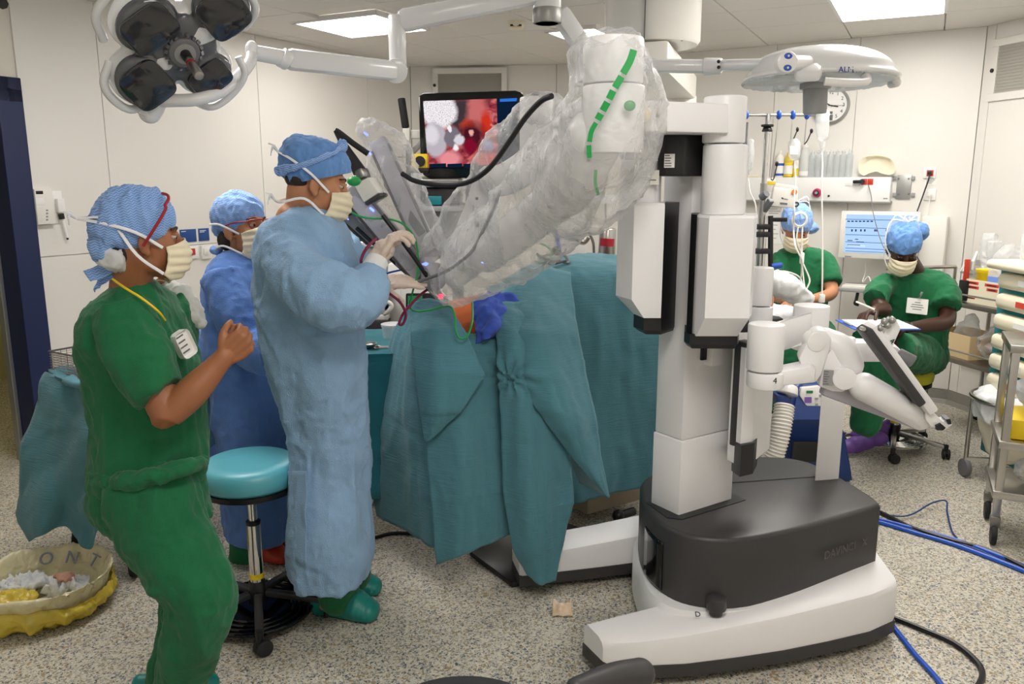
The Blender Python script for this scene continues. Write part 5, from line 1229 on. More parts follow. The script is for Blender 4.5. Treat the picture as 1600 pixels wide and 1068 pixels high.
gm = thing('grey_screen', at(560, 445, 4.0), 'grey backed screen with white top edge behind the light blue gown', 'monitor')
pbox((535, 384, 592, 448), 4.0, .05, 'grey', 'screen_back', gm); pbox((533, 378, 594, 385), 3.99, .07, 'white', 'top_edge', gm, .004)
q = at(560, 448, 4.03); m = MB(); m.cyl((q.x, 4.03, 0.02), (q.x, 4.03, q.z), .025, n=14); m.obj('stand', M['alu'], gm); m = MB(); m.lathe([(.22, .0), (.22, .02), (.03, .05)], (q.x, 4.03, 0), n=24); m.obj('stand_base', M['alu'], gm)

# ------------------------------------------------------------------ vision tower with the big monitor
vt = thing('video_tower', (-.25, 5.0, 0), 'video tower with large black monitor showing the operation behind the robot arms', 'monitor')
Ym = 4.75
mo = [(653, 150), (662, 145), (805, 141), (815, 144), (819, 152), (812, 268), (806, 277), (670, 279), (661, 274), (657, 262)]
m = MB(); m.prism([at(x, y, Ym+(x-650)*.0006) for x, y in mo], V((.01, .07, .0)), .01); bz = m.obj('monitor_bezel', M['gloss'], vt, 30)
def screen_mat():
    m = bpy.data.materials.new('endoscope picture'); m.use_nodes = True; nt = m.node_tree; nt.nodes.clear()
    out = nt.nodes.new('ShaderNodeOutputMaterial'); em = nt.nodes.new('ShaderNodeEmission'); em.inputs[1].default_value = .85; nt.links.new(em.outputs[0], out.inputs[0])
    uv = nt.nodes.new('ShaderNodeTexCoord'); 
    n = nt.nodes.new('ShaderNodeTexNoise'); n.inputs['Scale'].default_value = 5; n.inputs['Detail'].default_value = 6; n.inputs['Distortion'].default_value = 1.5
    nt.links.new(uv.outputs['UV'], n.inputs['Vector'])
    cr = nt.nodes.new('ShaderNodeValToRGB'); nt.links.new(n.outputs[0], cr.inputs[0])
    E = cr.color_ramp.elements; E[0].position = .3; E[0].color = rgb('#3a1218'); E[1].position = .72; E[1].color = rgb('#e79a92')
    k = E.new(.5); k.color = rgb('#a8404a')
    sp = nt.nodes.new('ShaderNodeSeparateXYZ'); 
    wob = nt.nodes.new('ShaderNodeVectorMath'); wob.operation = 'MULTIPLY_ADD'; wob.inputs[1].default_value = (.09, .09, 0); nt.links.new(n.outputs['Color'], wob.inputs[0]); nt.links.new(uv.outputs['UV'], wob.inputs[2])
    cur = cr.outputs[0]
    def blob(cur, cx, cy, rx, ry, hx, soft=.12, fine=None):
        mp = nt.nodes.new('ShaderNodeMapping'); mp.vector_type = 'TEXTURE'; mp.inputs['Location'].default_value = (cx+.045, cy+.045, 0); mp.inputs['Scale'].default_value = (rx, ry, 1)
        nt.links.new(wob.outputs[0], mp.inputs[0])
        ln = nt.nodes.new('ShaderNodeVectorMath'); ln.operation = 'LENGTH'; nt.links.new(mp.outputs[0], ln.inputs[0])
        mr = nt.nodes.new('ShaderNodeMapRange'); mr.inputs['From Min'].default_value = 1-soft; mr.inputs['From Max'].default_value = 1+soft; mr.inputs['To Min'].default_value = 1; mr.inputs['To Max'].default_value = 0
        nt.links.new(ln.outputs['Value'], mr.inputs['Value'])
        mx = nt.nodes.new('ShaderNodeMix'); mx.data_type = 'RGBA'; nt.links.new(mr.outputs[0], mx.inputs['Factor']); nt.links.new(cur, mx.inputs['A']); mx.inputs['B'].default_value = rgb(hx)
        if fine:
            f = nt.nodes.new('ShaderNodeTexNoise'); f.inputs['Scale'].default_value = fine; nt.links.new(uv.outputs['UV'], f.inputs['Vector'])
            r = nt.nodes.new('ShaderNodeValToRGB'); nt.links.new(f.outputs[0], r.inputs[0]); r.color_ramp.elements[0].position = .3; r.color_ramp.elements[0].color = rgb('#8f8a92'); r.color_ramp.elements[1].position = .5; r.color_ramp.elements[1].color = rgb(hx)
            nt.links.new(r.outputs[0], mx.inputs['B'])
        return mx.outputs['Result']
    cur = blob(cur, .50, .78, .20, .26, '#3f343a', .3); cur = blob(cur, .72, .75, .14, .3, '#c46a68', .3); cur = blob(cur, .84, .62, .08, .2, '#c93420', .3)
    cur = blob(cur, .58, .62, .10, .09, '#c4442e', .3); cur = blob(cur, .64, .45, .17, .2, '#4a1420', .4); cur = blob(cur, .60, .30, .09, .12, '#7c0f2c', .3); cur = blob(cur, .63, .5, .03, .05, '#e8a8a0', .3)
    cur = blob(cur, .2, .86, .24, .28, '#f4eef2', .12, 70); cur = blob(cur, .12, .42, .16, .26, '#b9b2bb', .1); cur = blob(cur, .08, .5, .09, .14, '#dcd6de', .3)
    cur = blob(cur, .36, .45, .11, .15, '#77707a', .12); cur = blob(cur, .45, .40, .07, .08, '#d5d2d8', .2); cur = blob(cur, .34, .58, .03, .05, '#eeeef2', .2); cur = blob(cur, .40, .28, .04, .05, '#f0eef2', .3)
    cur = blob(cur, .3, .12, .16, .11, '#e58d94', .3); cur = blob(cur, .8, .1, .18, .08, '#d05a52', .3); cur = blob(cur, .86, .3, .07, .1, '#9a94b8', .3)
    nt.links.new(cur, em.inputs[0]); return m
def uvquad(name, pts, m_, par):
    me = bpy.data.meshes.new(name); me.from_pydata([tuple(p) for p in pts], [], [(0, 1, 2, 3)]); u = me.uv_layers.new()
    for k, c_ in enumerate(((0, 0), (1, 0), (1, 1), (0, 1))): u.data[k].uv = c_
    me.materials.append(m_); o = bpy.data.objects.new(name, me); return link(o, par)
Ys = lambda x: Ym-.004+(x-650)*.0006
uvquad('picture', [at(669, 262, Ys(669)), at(779, 257, Ys(779)), at(776, 154, Ys(776)), at(661, 158, Ys(661))], screen_mat(), bz)
M['navyscr'] = emit('navy screen', '#0b1c33', .9); M['bluebar'] = emit('blue screen bar', '#2f6fd0', .9)
m = MB(); m.quad([at(779, 257, Ys(779)), at(806, 256, Ys(806)), at(808, 152, Ys(808)), at(776, 154, Ys(776))]); m.obj('side_bar', M['navyscr'], bz, None)
m = MB(); m.quad([at(781, 159, Ys(781)-.002), at(807, 158, Ys(807)-.002), at(808, 153, Ys(807)-.002), at(781, 154.5, Ys(781)-.002)]); m.obj('title_bar', M['bluebar'], bz, None)
for x0, x1 in ((671, 697), (699, 722), (724, 746)):
    m = MB(); m.quad([at(x0, 262, Ys(x0)-.002), at(x1, 261, Ys(x1)-.002), at(x1, 255, Ys(x1)-.002), at(x0, 256, Ys(x0)-.002)]); m.obj('status_bar', M['navyscr'], bz, None)
for a, b_ in (((627, 153), (634, 200)), ((836, 143), (838, 200))):
    m = MB(); m.cyl(at(*a, 4.8), at(*b_, 4.8), .022, n=16, bevel=.008); m.obj('antenna_pole', M['rubber'], vt)
pbox((630, 203, 662, 216), 4.8, .05, 'offwhite', 'monitor_bracket', vt, .004); pbox((629, 200, 640, 226), 4.78, .05, 'offwhite', 'monitor_bracket', vt, .004)
m = MB(); m.bar(at(642, 240, 4.85), at(662, 220, 4.85), .06, .03, .006); m.obj('monitor_arm', M['grey'], vt, 30)
pbox((634, 225, 641, 275), 4.8, .06, 'black', 'cable_cover', vt); 
yb = pbox((643, 240, 668, 268), 4.7, .15, 'yellow', 'yellow_device', vt); m = MB(); q = at(656, 252, 4.69); m.cyl(q, q+V((0, .02, 0)), .03, n=20); m.obj('device_dial', M['black'], yb); pbox((640, 262, 670, 270), 4.69, .16, 'black', 'device_edge', yb)
pbox((640, 284, 720, 292), 4.6, .5, 'grey', 'shelf', vt, .004); pbox((655, 280, 716, 284), 4.62, .3, 'alu', 'device', vt, .003); pbox((656, 294, 716, 318), 4.65, .4, 'dark', 'device', vt); pbox((645, 322, 720, 330), 4.6, .5, 'grey', 'shelf', vt, .004); pbox((668, 306, 690, 320), 4.63, .02, 'tealpl', 'device_panel', vt, .003)
q0, q1 = at(640, 292, 5.05), at(722, 292, 5.05)
m = MB(); m.box(((q0.x+q1.x)/2, 5.06, .86), (q1.x-q0.x, .10, 1.55), 0, .01); m.obj('tower_back', M['grey'], vt, 30)
m = MB(); m.box(((q0.x+q1.x)/2, 4.98, .12), (q1.x-q0.x+.1, .36, .1), 0, .02); m.obj('tower_base', M['midgrey'], vt, 30)
for dx in (-.14, .14):
    for dy in (-.18, .18):
        m = MB(); c_ = V(((q0.x+q1.x)/2+dx, 4.98+dy*.7, .04)); m.cyl(c_-V((.015, 0, 0)), c_+V((.015, 0, 0)), .04, n=14); m.obj('caster', M['rubber'], vt)
m = MB(); c_ = at(735, 270, Ym+.1); m.cyl((c_.x, c_.y, c_.z-.25), (c_.x, c_.y, c_.z+.1), .03, n=14); m.bar((c_.x, c_.y, c_.z-.2), (q1.x-.05, 5.02, c_.z-.2), .05, .05); m.obj('monitor_mount', M['grey'], vt)
# ------------------------------------------------------------------ ceiling hung operating lamps
def onplane(px, py, P, n):
    u, v = (px-800)/F_PX, (534-py)/F_PX
    d = V((u, CP+v*SP, v*CP-SP)); o = V((0, 0, EYE)); n = V(n); return o+d*((V(P)-o).dot(n)/d.dot(n))
lampL = thing('surgical_lamp', at(850, 0, 3.4), 'surgical lamp with dark four lobed head tilted towards the viewer at the top left', 'surgical lamp')
n_ = V((.52, -.66, -.545)).normalized(); u_ = V((.79, .15, .58)); u_ = (u_-n_*u_.dot(n_)).normalized(); v_ = n_.cross(u_)
if v_.z < 0: v_ = -v_
C = at(284, 76, 2.6); LM = Matrix((u_, v_, n_ if u_.cross(v_).dot(n_) > 0 else -n_)).transposed().to_4x4(); sg = 1 if u_.cross(v_).dot(n_) > 0 else -1
def L3(a, b, c): return C+u_*a+v_*b+n_*c
m = MB()
pods = [(.168, .025, .082, .088), (-.150, -.015, .08, .088), (-.03, .118, .09, .075), (.01, -.115, .075, .062)]
for a, b, ra, rb in pods: m.ell(L3(a, b, -.035), (ra+.018, rb+.018, .05), LM, 28, 18)
m.ell(L3(0, 0, -.04), (.13, .13, .06), LM, 28, 18); m.limb([(L3(-.15, 0, -.03), .05), (L3(.15, 0, -.03), .05)]); m.limb([(L3(0, -.12, -.03), .05), (L3(0, .12, -.03), .05)])
hd = m.blend('lamp_shell', M['lampw'], lampL, .006, 6)
m = MB()
for a, b, ra, rb in pods: m.ell(L3(a, b, .0), (ra+.006, rb+.006, .03), LM, 28, 18)
m.ell(L3(0, 0, -.005), (.11, .11, .025), LM, 24, 14); m.blend('lamp_underside', M['lensg'], lampL, .005, 5)
for a, b, ra, rb in pods:
    m = MB(); m.prism([L3(a+ra*.86*math.copysign(abs(math.cos(t))**.45, math.cos(t)), b+rb*.8*math.copysign(abs(math.sin(t))**.45, math.sin(t)), .022) for t in np.linspace(0, math.tau, 40, endpoint=False)], n_*.014, .004); m.obj('lens', M['lens'], lampL, 40)
m = MB(); m.cyl(L3(0, 0, .0), L3(0, 0, .035), .055, .045, n=32, bevel=.006); hub = m.obj('hub', M['midgrey'], lampL, 40)
for k in range(18):
    a = k*math.tau/18; m = MB(); m.bar(L3(.047*math.cos(a), .047*math.sin(a), .03), L3(.056*math.cos(a), .056*math.sin(a), .022), .007, .012); m.obj('rib', M['lensg'], hub)
m = MB(); m.cyl(L3(0, 0, .035), L3(0, 0, .038), .032, n=28); m.obj('hub_face', M['grey'], hub)
m = MB(); m.cyl(L3(0, 0, .036), L3(0, 0, .075), .016, .014, n=20); m.obj('handle_socket', M['black'], lampL)
m = MB(); m.cyl(L3(0, 0, .07), L3(0, 0, .175), .0125, .0145, n=20, bevel=.005); hd_ = m.obj('handle', M['steel'], lampL)
m = MB(); m.cyl(L3(0, 0, .095), L3(0, 0, .102), .015, n=20); m.obj('red_ring', M['redd'], hd_)
def grip(pts, r=.013):
    m = MB(); m.tube([L3(*p) for p in pts], r, 12, 6); m.obj('grip_rail', M['lampw'], lampL)
grip([(-.19, -.09, -.02), (-.245, -.06, .0), (-.26, .0, .0), (-.245, .05, -.01), (-.19, .08, -.03)])
grip([(-.16, .14, -.03), (-.12, .22, -.01), (-.02, .25, 0), (.08, .24, -.01), (.12, .16, -.03)])
grip([(.19, .09, -.02), (.25, .06, .0), (.265, .0, .0), (.245, -.05, -.01), (.19, -.08, -.03)])
grip([(-.09, -.16, -.02), (-.05, -.215, 0), (.03, -.22, 0), (.1, -.19, 0), (.12, -.14, -.02)], .012)
m = MB(); m.limb([(L3(-.06, -.06, -.08), .03), (at(243, 158, 2.66), .034), (at(234, 176, 2.66), .034)], 18, 4); m.obj('yoke_joint', M['lampw'], lampL)
m = MB(); m.cyl(at(232, 170, 2.66), at(228, 181, 2.66), .037, n=22, bevel=.006); m.obj('yoke_cap', M['lampw'], lampL)
m = MB(); m.tube([at(238, 158, 2.66), at(270, 157, 2.64), at(308, 155, 2.66), at(346, 142, 2.72), at(374, 118, 2.8), at(390, 98, 2.88), at(394, 82, 2.92)], .02, 14, 6); m.obj('yoke', M['lampw'], lampL)
m = MB(); m.ell(at(394, 80, 2.92), (.025, .025, .035)); m.cyl(at(396, 82, 2.92), at(440, 90, 3.0), .026, .028, n=18); m.cyl(at(438, 88, 3.0), at(452, 97, 3.02), .036, .034, n=18, bevel=.006); m.obj('arm_joint', M['lampw'], lampL)
m = MB(); m.bar(at(446, 92, 3.02), at(618, 111, 3.32), .062, .075, .022); m.obj('spring_arm', M['lampw'], lampL, 30)
m = MB(); m.cyl(at(618, 111, 3.30), at(618, 111, 3.36), .048, n=24, bevel=.008); m.obj('arm_joint', M['lampw'], lampL)
pt_ = at(622, 110, 3.34); m = MB(); m.cyl((pt_.x, pt_.y, pt_.z-.02), (pt_.x, pt_.y, at(622, 24, 3.34).z), .034, n=22, bevel=.006); m.obj('post', M['lampw'], lampL)
m = MB(); m.bar(at(622, 34, 3.34), at(852, -14, 3.45), .075, .085, .026); m.obj('upper_arm', M['lampw'], lampL, 30)
sp_ = at(855, 20, 3.45); m = MB(); m.cyl((sp_.x, sp_.y, at(855, 37, 3.45).z), (sp_.x, sp_.y, CEIL-.06), .056, n=28, bevel=.008); m.obj('spindle', M['lampw'], lampL)
m = MB(); m.cyl((sp_.x, sp_.y, at(855, 37, 3.45).z), (sp_.x, sp_.y, at(855, 13, 3.45).z), .059, n=28, bevel=.006); m.obj('spindle_collar', M['alu'], lampL)
m = MB(); m.lathe([(.2, 0), (.2, -.03), (.17, -.06), (.07, -.07)], (sp_.x, sp_.y, CEIL), n=32); m.obj('ceiling_plate', M['white'], lampL)

lampR = thing('surgical_lamp', at(870, 14, 3.45), 'white domed surgical lamp hanging at the upper right in front of the wall clock', 'surgical lamp')
m = MB(); m.bar(at(872, 17, 3.48), at(916, 82, 3.52), .07, .08, .022); m.obj('upper_arm', M['lampw'], lampR, 30)
m = MB(); q = at(916, 82, 3.5); m.cyl((q.x, q.y, q.z-.12), (q.x, q.y, q.z+.05), .045, n=22); m.obj('post', M['lampw'], lampR)
m = MB(); m.bar(at(918, 101, 3.5), at(1108, 104, 3.35), .06, .052, .02); m.obj('spring_arm', M['lampw'], lampR, 30)
m = MB(); m.cyl(at(1100, 104, 3.35), at(1128, 103, 3.32), .034, .03, n=20, bevel=.006); j = m.obj('arm_joint', M['lampw'], lampR)
m = MB(); m.cyl(at(1126, 102, 3.32), at(1226, 100, 3.1), .022, n=16); m.obj('lamp_arm', M['lampw'], lampR)
for dy in (-5, 4): m = MB(); q = at(1123, 101+dy, 3.29); m.ell(q, (.007,)*3, u=10, v=8); m.obj('joint_screw', M['black'], j)
Yr = 3.2; cR = at(1283, 112, Yr)
m = MB()
def R3(px, py, dy=0.0): return at(px, py, Yr+dy)
m.rings(stack([(78, 1240, 1306, Yr, .10), (81, 1215, 1330, Yr, .17), (90, 1190, 1358, Yr, .24), (104, 1178, 1378, Yr, .28), (116, 1172, 1384, Yr, .29), (124, 1168, 1392, Yr, .30), (128, 1172, 1388, Yr, .29)], 40, 2.2))
m.obj('lamp_dome', M['lampw'], lampR, 60)
m = MB(); m.rings(stack([(124, 1168, 1384, Yr, .28), (129, 1165, 1388, Yr, .285), (132, 1185, 1380, Yr, .27), (135, 1240, 1360, Yr, .2)], 40, 2.1)); m.blend('lamp_lens', M['bottleclear'], lampR, .009, 1, folds(.008, (16, 16, 8), 3.0))
m = MB(); m.rings(stack([(119, 1170, 1386, Yr, .292), (124, 1166, 1392, Yr, .30), (127, 1170, 1388, Yr, .295)], 40, 2.2)); m.obj('lamp_rim', M['white'], lampR, 60)
m = MB(); m.tube([R3(1362, 108, -.12), R3(1385, 112, -.14), R3(1402, 128, -.12), R3(1392, 132, -.06)], .014, 12, 6); m.obj('grip_rail', M['white'], lampR); m = MB(); m.tube([R3(1288, 127, -.31), R3(1320, 129, -.32), R3(1354, 127, -.29), R3(1350, 114, -.25)], .014, 12, 6); m.obj('grip_rail', M['white'], lampR)
m = MB(); m.bar(R3(1268, 80, -.1), R3(1262, 120, -.3), .09, .05, .02); m.obj('lamp_bridge', M['lampw'], lampR, 30)
kq = at(1228, 98, 2.86); m = MB(); m.cyl(at(1262, 98, 2.96), kq, .024, .026, n=24); m.cyl(kq+V((0, .02, 0)), kq+V((0, -.02, 0)), .036, n=32, bevel=.008); cp = m.obj('control_pod', M['white'], lampR, 40)
for dz in (-.019, .019): m = MB(); m.ell(kq+V((0, -.021, dz)), (.014, .004, .010), u=16, v=8); m.obj('blue_button', M['blue'], cp)
for dz in (-.019, .019): m = MB(); m.ell(kq+V((0, -.0245, dz)), (.004, .002, .004), u=10, v=8); m.obj('button_mark', M['offwhite'], cp)
m = MB(); q0 = at(1274, 134, Yr-.1); m.cyl(q0, at(1273, 178, Yr-.1), .044, .042, n=28, bevel=.006); m.obj('handle', M['grey'], lampR); m = MB(); m.cyl(q0+V((0, 0, .01)), q0+V((0, 0, -.012)), .055, n=28, bevel=.004); m.obj('handle_base', M['grey'], lampR)
M['ink'] = mat('blue ink', '#2b3f8f', .5)
text('lamp_name', 'ALM', at(1322, 109, 2.90), .028, frame((.06, -1, .12)), M['ink'], lampR); text('lamp_model', 'A x i', at(1342, 110, 2.912), .022, frame((.1, -1, .12)), M['ink'], lampR)
cm = thing('ceiling_mount', at(1020, 30, 4.5), 'large round cream ceiling mount with a boxed arm beneath it', 'ceiling mount')
q = at(1020, 30, 4.5); zb = at(1020, 60, 4.25).z
m = MB(); m.lathe([(.235, 0), (.25, .02), (.25, CEIL-zb+.02)], (q.x, q.y, zb), n=48); drum = m.obj('drum', M['offwhite'], cm, 40)
m = MB(); m.box((q.x-.08, q.y-.243, (zb+CEIL)/2), (.003, .02, CEIL-zb)); m.obj('drum_joint', M['midgrey'], drum)
for dx, dy in ((-.17, -.12), (.12, -.19)): m = MB(); m.cyl((q.x+dx, q.y+dy, zb-.002), (q.x+dx, q.y+dy, zb+.02), .006, n=10); m.obj('drum_screw', M['midgrey'], drum)
a, b = at(1020, 82, 4.35), at(1066, 118, 5.6); a.z = zb-.09; b.z = zb-.09
m = MB(); m.bar(a-(b-a).normalized()*.12, b, .19, .15, .015); m.obj('arm_box', M['offwhite'], cm, 30)
m = MB(); m.cyl((q.x, q.y, zb-.03), (q.x, q.y, zb+.01), .10, n=32); m.obj('swivel', M['midgrey'], cm)
m = MB(); m.cyl((b.x, b.y, b.z-.36), (b.x, b.y, b.z-.05), .10, n=24, bevel=.01); m.obj('arm_drop', M['offwhite'], cm)
q = at(806, 62, 5.6); q.z = CEIL
t = thing('smoke_detector', q, 'small smoke detector on the ceiling above the monitor', 'smoke detector')
m = MB(); m.lathe([(.055, 0), (.055, -.03), (.045, -.045), (.01, -.05)], q, n=24); b_ = m.obj('detector_body', M['cream'], t)
for dx in (-.022, .022): m = MB(); m.box(q+V((dx, -.048, -.03)), (.03, .006, .012)); m.obj('detector_slot', M['black'], b_)

# ------------------------------------------------------------------ turquoise stool
def caster(par, c, d, r=.026, mt='rubber', w=.016, gap=.012):
    """twin-wheel castor standing on the floor at c (x,y)"""
    c = V((c[0], c[1], r)); d = V((d[0], d[1], 0)).normalized(); s = V((-d.y, d.x, 0))
    m = MB()
    for k in (-1, 1): m.cyl(c+s*(k*gap-w/2), c+s*(k*gap+w/2), r, n=20, bevel=.004)
    m.cyl(c+d*-.012+V((0, 0, .005)), c+d*-.012+V((0, 0, r+.03)), .008, n=10); return m.obj('caster', M[mt], par, 40)
def stool(cx, cy, seat_z, r, seat_mt, label, rot, ring_mt='black', leg_r=.30, base='black', tag_y=True, ring_z=.12, ring_r=.2):
    t = thing('stool', (cx, cy, 0), label, 'stool', None)
    m = MB(); m.lathe([(.0, seat_z-.012), (r*.5, seat_z-.012), (r*.85, seat_z-.004), (r*.97, seat_z-.02), (r, seat_z-.045), (r*.975, seat_z-.075), (r*.9, seat_z-.09), (0.0, seat_z-.09)], (cx, cy, 0), n=48); m.obj('seat', M[seat_mt], t, 60)
    m = MB(); m.lathe([(r*.95, seat_z-.09), (r*.95, seat_z-.108), (r*.3, seat_z-.115)], (cx, cy, 0), n=40); m.obj('seat_pan', M['black'], t, 40)
    m = MB(); m.cyl((cx, cy, .3), (cx, cy, seat_z-.1), .0155, n=20); m.obj('piston', M['chrome'], t)
    m = MB(); m.cyl((cx, cy, .15), (cx, cy, .38), .025, n=24); col = m.obj('column', M['chrome'], t); m = MB(); m.cyl((cx, cy, .375), (cx, cy, .39), .027, n=24, bevel=.003); m.obj('column_collar', M['black'], col)
    if tag_y: m = MB(); m.cyl((cx, cy, .165), (cx, cy, .185), .0262, n=24); m.obj('yellow_label', M['yellow'], col)
    m = MB(); m.cyl((cx, cy, .065), (cx, cy, .155), .036, .03, n=24, bevel=.006); m.obj('base_hub', M['black'], t)
    for k in range(5):
        a = rot+k*math.tau/5; d = V((math.cos(a), math.sin(a), 0)); p = V((cx, cy, .105))+d*.03; e = V((cx, cy, .075))+d*leg_r
        m = MB(); m.bar(p, e, .03, .024, .006); lg = m.obj('leg', M[base], t, 30)
        m = MB(); m.cyl((e.x, e.y, .045), (e.x, e.y, .09), .014, n=12); m.obj('leg_end', M['black'], lg)
        caster(t, (e.x+.012*math.cos(a+1), e.y+.012*math.sin(a+1)), (math.cos(a+2), math.sin(a+2)), .03)
    for rr in (ring_r, ring_r*.86, ring_r*.72, ring_r*.58):
        m = MB(); m.tube([(cx+rr*math.cos(k), cy+rr*math.sin(k), ring_z-.05) for k in np.linspace(0, math.tau, 33)], .006, 8, 1); m.obj('foot_ring', M[ring_mt], t)
    m = MB(); m.lathe([(ring_r, .0), (ring_r, .004), (.03, .004)], (cx, cy, ring_z-.062), n=40); m.obj('foot_plate', M[ring_mt], t, 40)
    return t
M['chromeleg'] = M['chrome']
stool(-.945, 2.76, .625, .178, 'tealseat', 'turquoise round stool with black foot ring between the green and blue nurses', math.radians(-72), 'gloss', .25, 'dark', True, .10, .2)

# ------------------------------------------------------------------ waste basin with its yellow bag, and a scrap on the floor
wb = thing('waste_basin', (-1.80, 2.85, 0), 'shallow waste basin with yellow bag and cream liner on the floor at the lower left', 'waste bin')
b = V((-1.80, 2.85, 0))
m = MB(); m.lathe([(.0, .012), (.18, .012), (.22, .04), (.242, .115), (.252, .14), (.246, .145), (.232, .13), (.205, .05), (.17, .03), (.0, .03)], b, n=64); m.blend('basin', M['filmcream'], wb, .007, 2, [folds(.010, (14, 14, 9), 2.0), folds(.004, (40, 40, 20), 5.0)])
m = MB(); m.lathe([(.0, .004), (.20, .004), (.255, .03), (.262, .055), (.245, .085), (.238, .085), (.24, .045), (.19, .012), (.0, .010)], b, n=64); m.blend('yellow_bag', M['filmyel'], wb, .006, 1, [folds(.022, (9, 9, 6), 4.0), folds(.006, (30, 30, 20), 5.0)])
M['blood'] = mat('blood stained gauze', '#a8552f', .7, var=('#d9bfae', 18))
def scrap(name, c, r, mt, s, par=None, flat=.35, label=None, cat=None):
    m = MB(); m.ell(c, (r, r*.8, r*flat)); o = m.blend(name, M[mt], par, .006, 1, [folds(r*.45, (22, 22, 22), s), folds(r*.15, (60, 60, 60), s+1)]); return tag(o, label, cat)
M['bagink'] = mat('blue grey marker ink', '#8b93a6', .6)
for ch, dx, rz in (('O', -.07, .1), ('N', .03, -.1), ('T', .13, -.35)): text('handwriting', ch, b+V((dx-.02, .205-abs(dx)*.25, .10)), .07, frame((-dx*.8, -.8, .55)) @ Matrix.Rotation(rz, 4, 'Z'), M['bagink'], wb, .002)
scrap('paper_wad', b+V((-.10, .04, .07)), .09, 'whitecloth', 1.0, None, .3, 'crumpled white paper lying in the waste basin', 'paper')
scrap('paper_wad', b+V((.07, .04, .07)), .085, 'whitecloth', 5.0, None, .3, 'crumpled white paper next to the stained gauze in the basin', 'paper')
scrap('stained_gauze', b+V((.08, .02, .108)), .04, 'blood', 8.0, None, .3, 'brownish red stained gauze on top of the waste', 'gauze')
scrap('yellow_wad', b+V((-.04, -.09, .07)), .065, 'filmyel', 11.0, None, .35, 'crumpled yellow plastic at the near side of the basin', 'plastic')
M['stain'] = mat('orange stained tissue', '#f8f4ea', .8, var=('#cf9436', 26))
q = fl(878, 955, .0)
G = [[(-.035, .03, .035), (-.018, .03, .022), (0, .03, .012), (.018, .03, .022), (.035, .032, .04)], [(-.036, .0, .02), (-.015, .0, .028), (0, .0, .03), (.018, .0, .028), (.035, .0, .018)], [(-.04, -.04, .004), (-.015, -.04, .008), (0, -.042, .004), (.02, -.04, .009), (.038, -.04, .004)]]
tag(sheet('tissue_scrap', [[q+V(p) for p in r] for r in G], M['stain'], None, 5, 6, folds(.006, (50, 50, 50), 3.0), .0012), 'small orange stained tissue lying on the floor left of the robot leg', 'tissue')

# ------------------------------------------------------------------ draped cart at the left and its load
lc = thing('draped_cart', (-1.6, 3.4, 0), 'wheeled cart under a teal drape behind the green nurse', 'cart')
ax = V((.85, -.52, 0)).normalized(); ay = V((-ax.y, ax.x, 0)); cc = V((-1.76, 3.19, 0))+ay*.5; tzl = .795; ya = math.atan2(ax.y, ax.x)
m = MB(); m.box(cc+V((0, 0, tzl-.02)), (.46, 1.0, .03), ya, .005); m.obj('table_top', M['steel'], lc, 30)
m = MB(); m.box(cc+V((0, 0, .34)), (.42, .96, .025), ya, .005); m.obj('lower_shelf', M['packblue'], lc, 30)
for sx in (-1, 1):
    for sy in (-1, 1):
        p = cc+ax*.2*sx+ay*.46*sy; m = MB(); m.cyl((p.x, p.y, .12), (p.x, p.y, tzl-.03), .014, n=12); m.obj('leg', M['steel'], lc)
        m = MB(); m.box((p.x, p.y, .115), (.045, .06, .05), ya, .008); m.bar((p.x, p.y+.01, .11), (p.x+.02, p.y-.035, .065), .04, .05, .006); cs = m.obj('caster_fork', M['midgrey'], lc, 40)
        m = MB(); m.cyl((p.x-.012, p.y-.03, .055), (p.x+.02, p.y-.02, .055), .055, n=24, bevel=.008); m.obj('wheel', M['rubber'], cs); m = MB(); m.cyl((p.x-.015, p.y-.031, .055), (p.x+.023, p.y-.019, .055), .032, n=20); m.obj('wheel_hub', M['midgrey'], cs)
Yd = 3.05
dr = [[tuple(cc+ay*.49+ax*(.24*k)+V((0, 0, tzl+.008))) for k in (-1, -.5, 0, .5, 1)], [tuple(cc+ay*a_+ax*b_+V((0, 0, tzl+.010))) for a_, b_ in ((-.40, -.24), (-.46, -.1), (-.46, .1), (-.2, .23), (.3, .24))], [(72, 584, 3.29), (112, 592, 3.18), (172, 608, 3.03), (260, 603, 3.40), (348, 590, 3.84)], [(55, 635, 3.25), (95, 660, 3.10), (166, 655, 2.98), (262, 655, 3.38), (350, 650, 3.84)], [(34, 690, 3.22), (85, 690, 3.13), (150, 720, 2.95), (262, 715, 3.36), (350, 700, 3.84)], [(28, 750, 3.2), (72, 760, 3.06), (122, 770, 3.02), (165, 765, 2.96), (345, 735, 3.84)], [(22, 805, 3.18), (66, 812, 3.03), (106, 806, 3.06), (150, 815, 2.96), (178, 765, 2.98)], [(46, 846, 3.12), (60, 838, 3.04), (104, 822, 3.05), (137, 858, 2.95), (168, 790, 2.97)]]
tag(sheet('cart_drape', [[at(*p) if p[0] > 10 else V(p) for p in r] for r in dr], M['drape'], None, 10, 10, [folds(.02, (6, 6, 2.4), 31.0), folds(.006, (14, 14, 9), 33.0)], .002), 'teal drape with pointed corners hanging over the cart at the left', 'surgical drape')
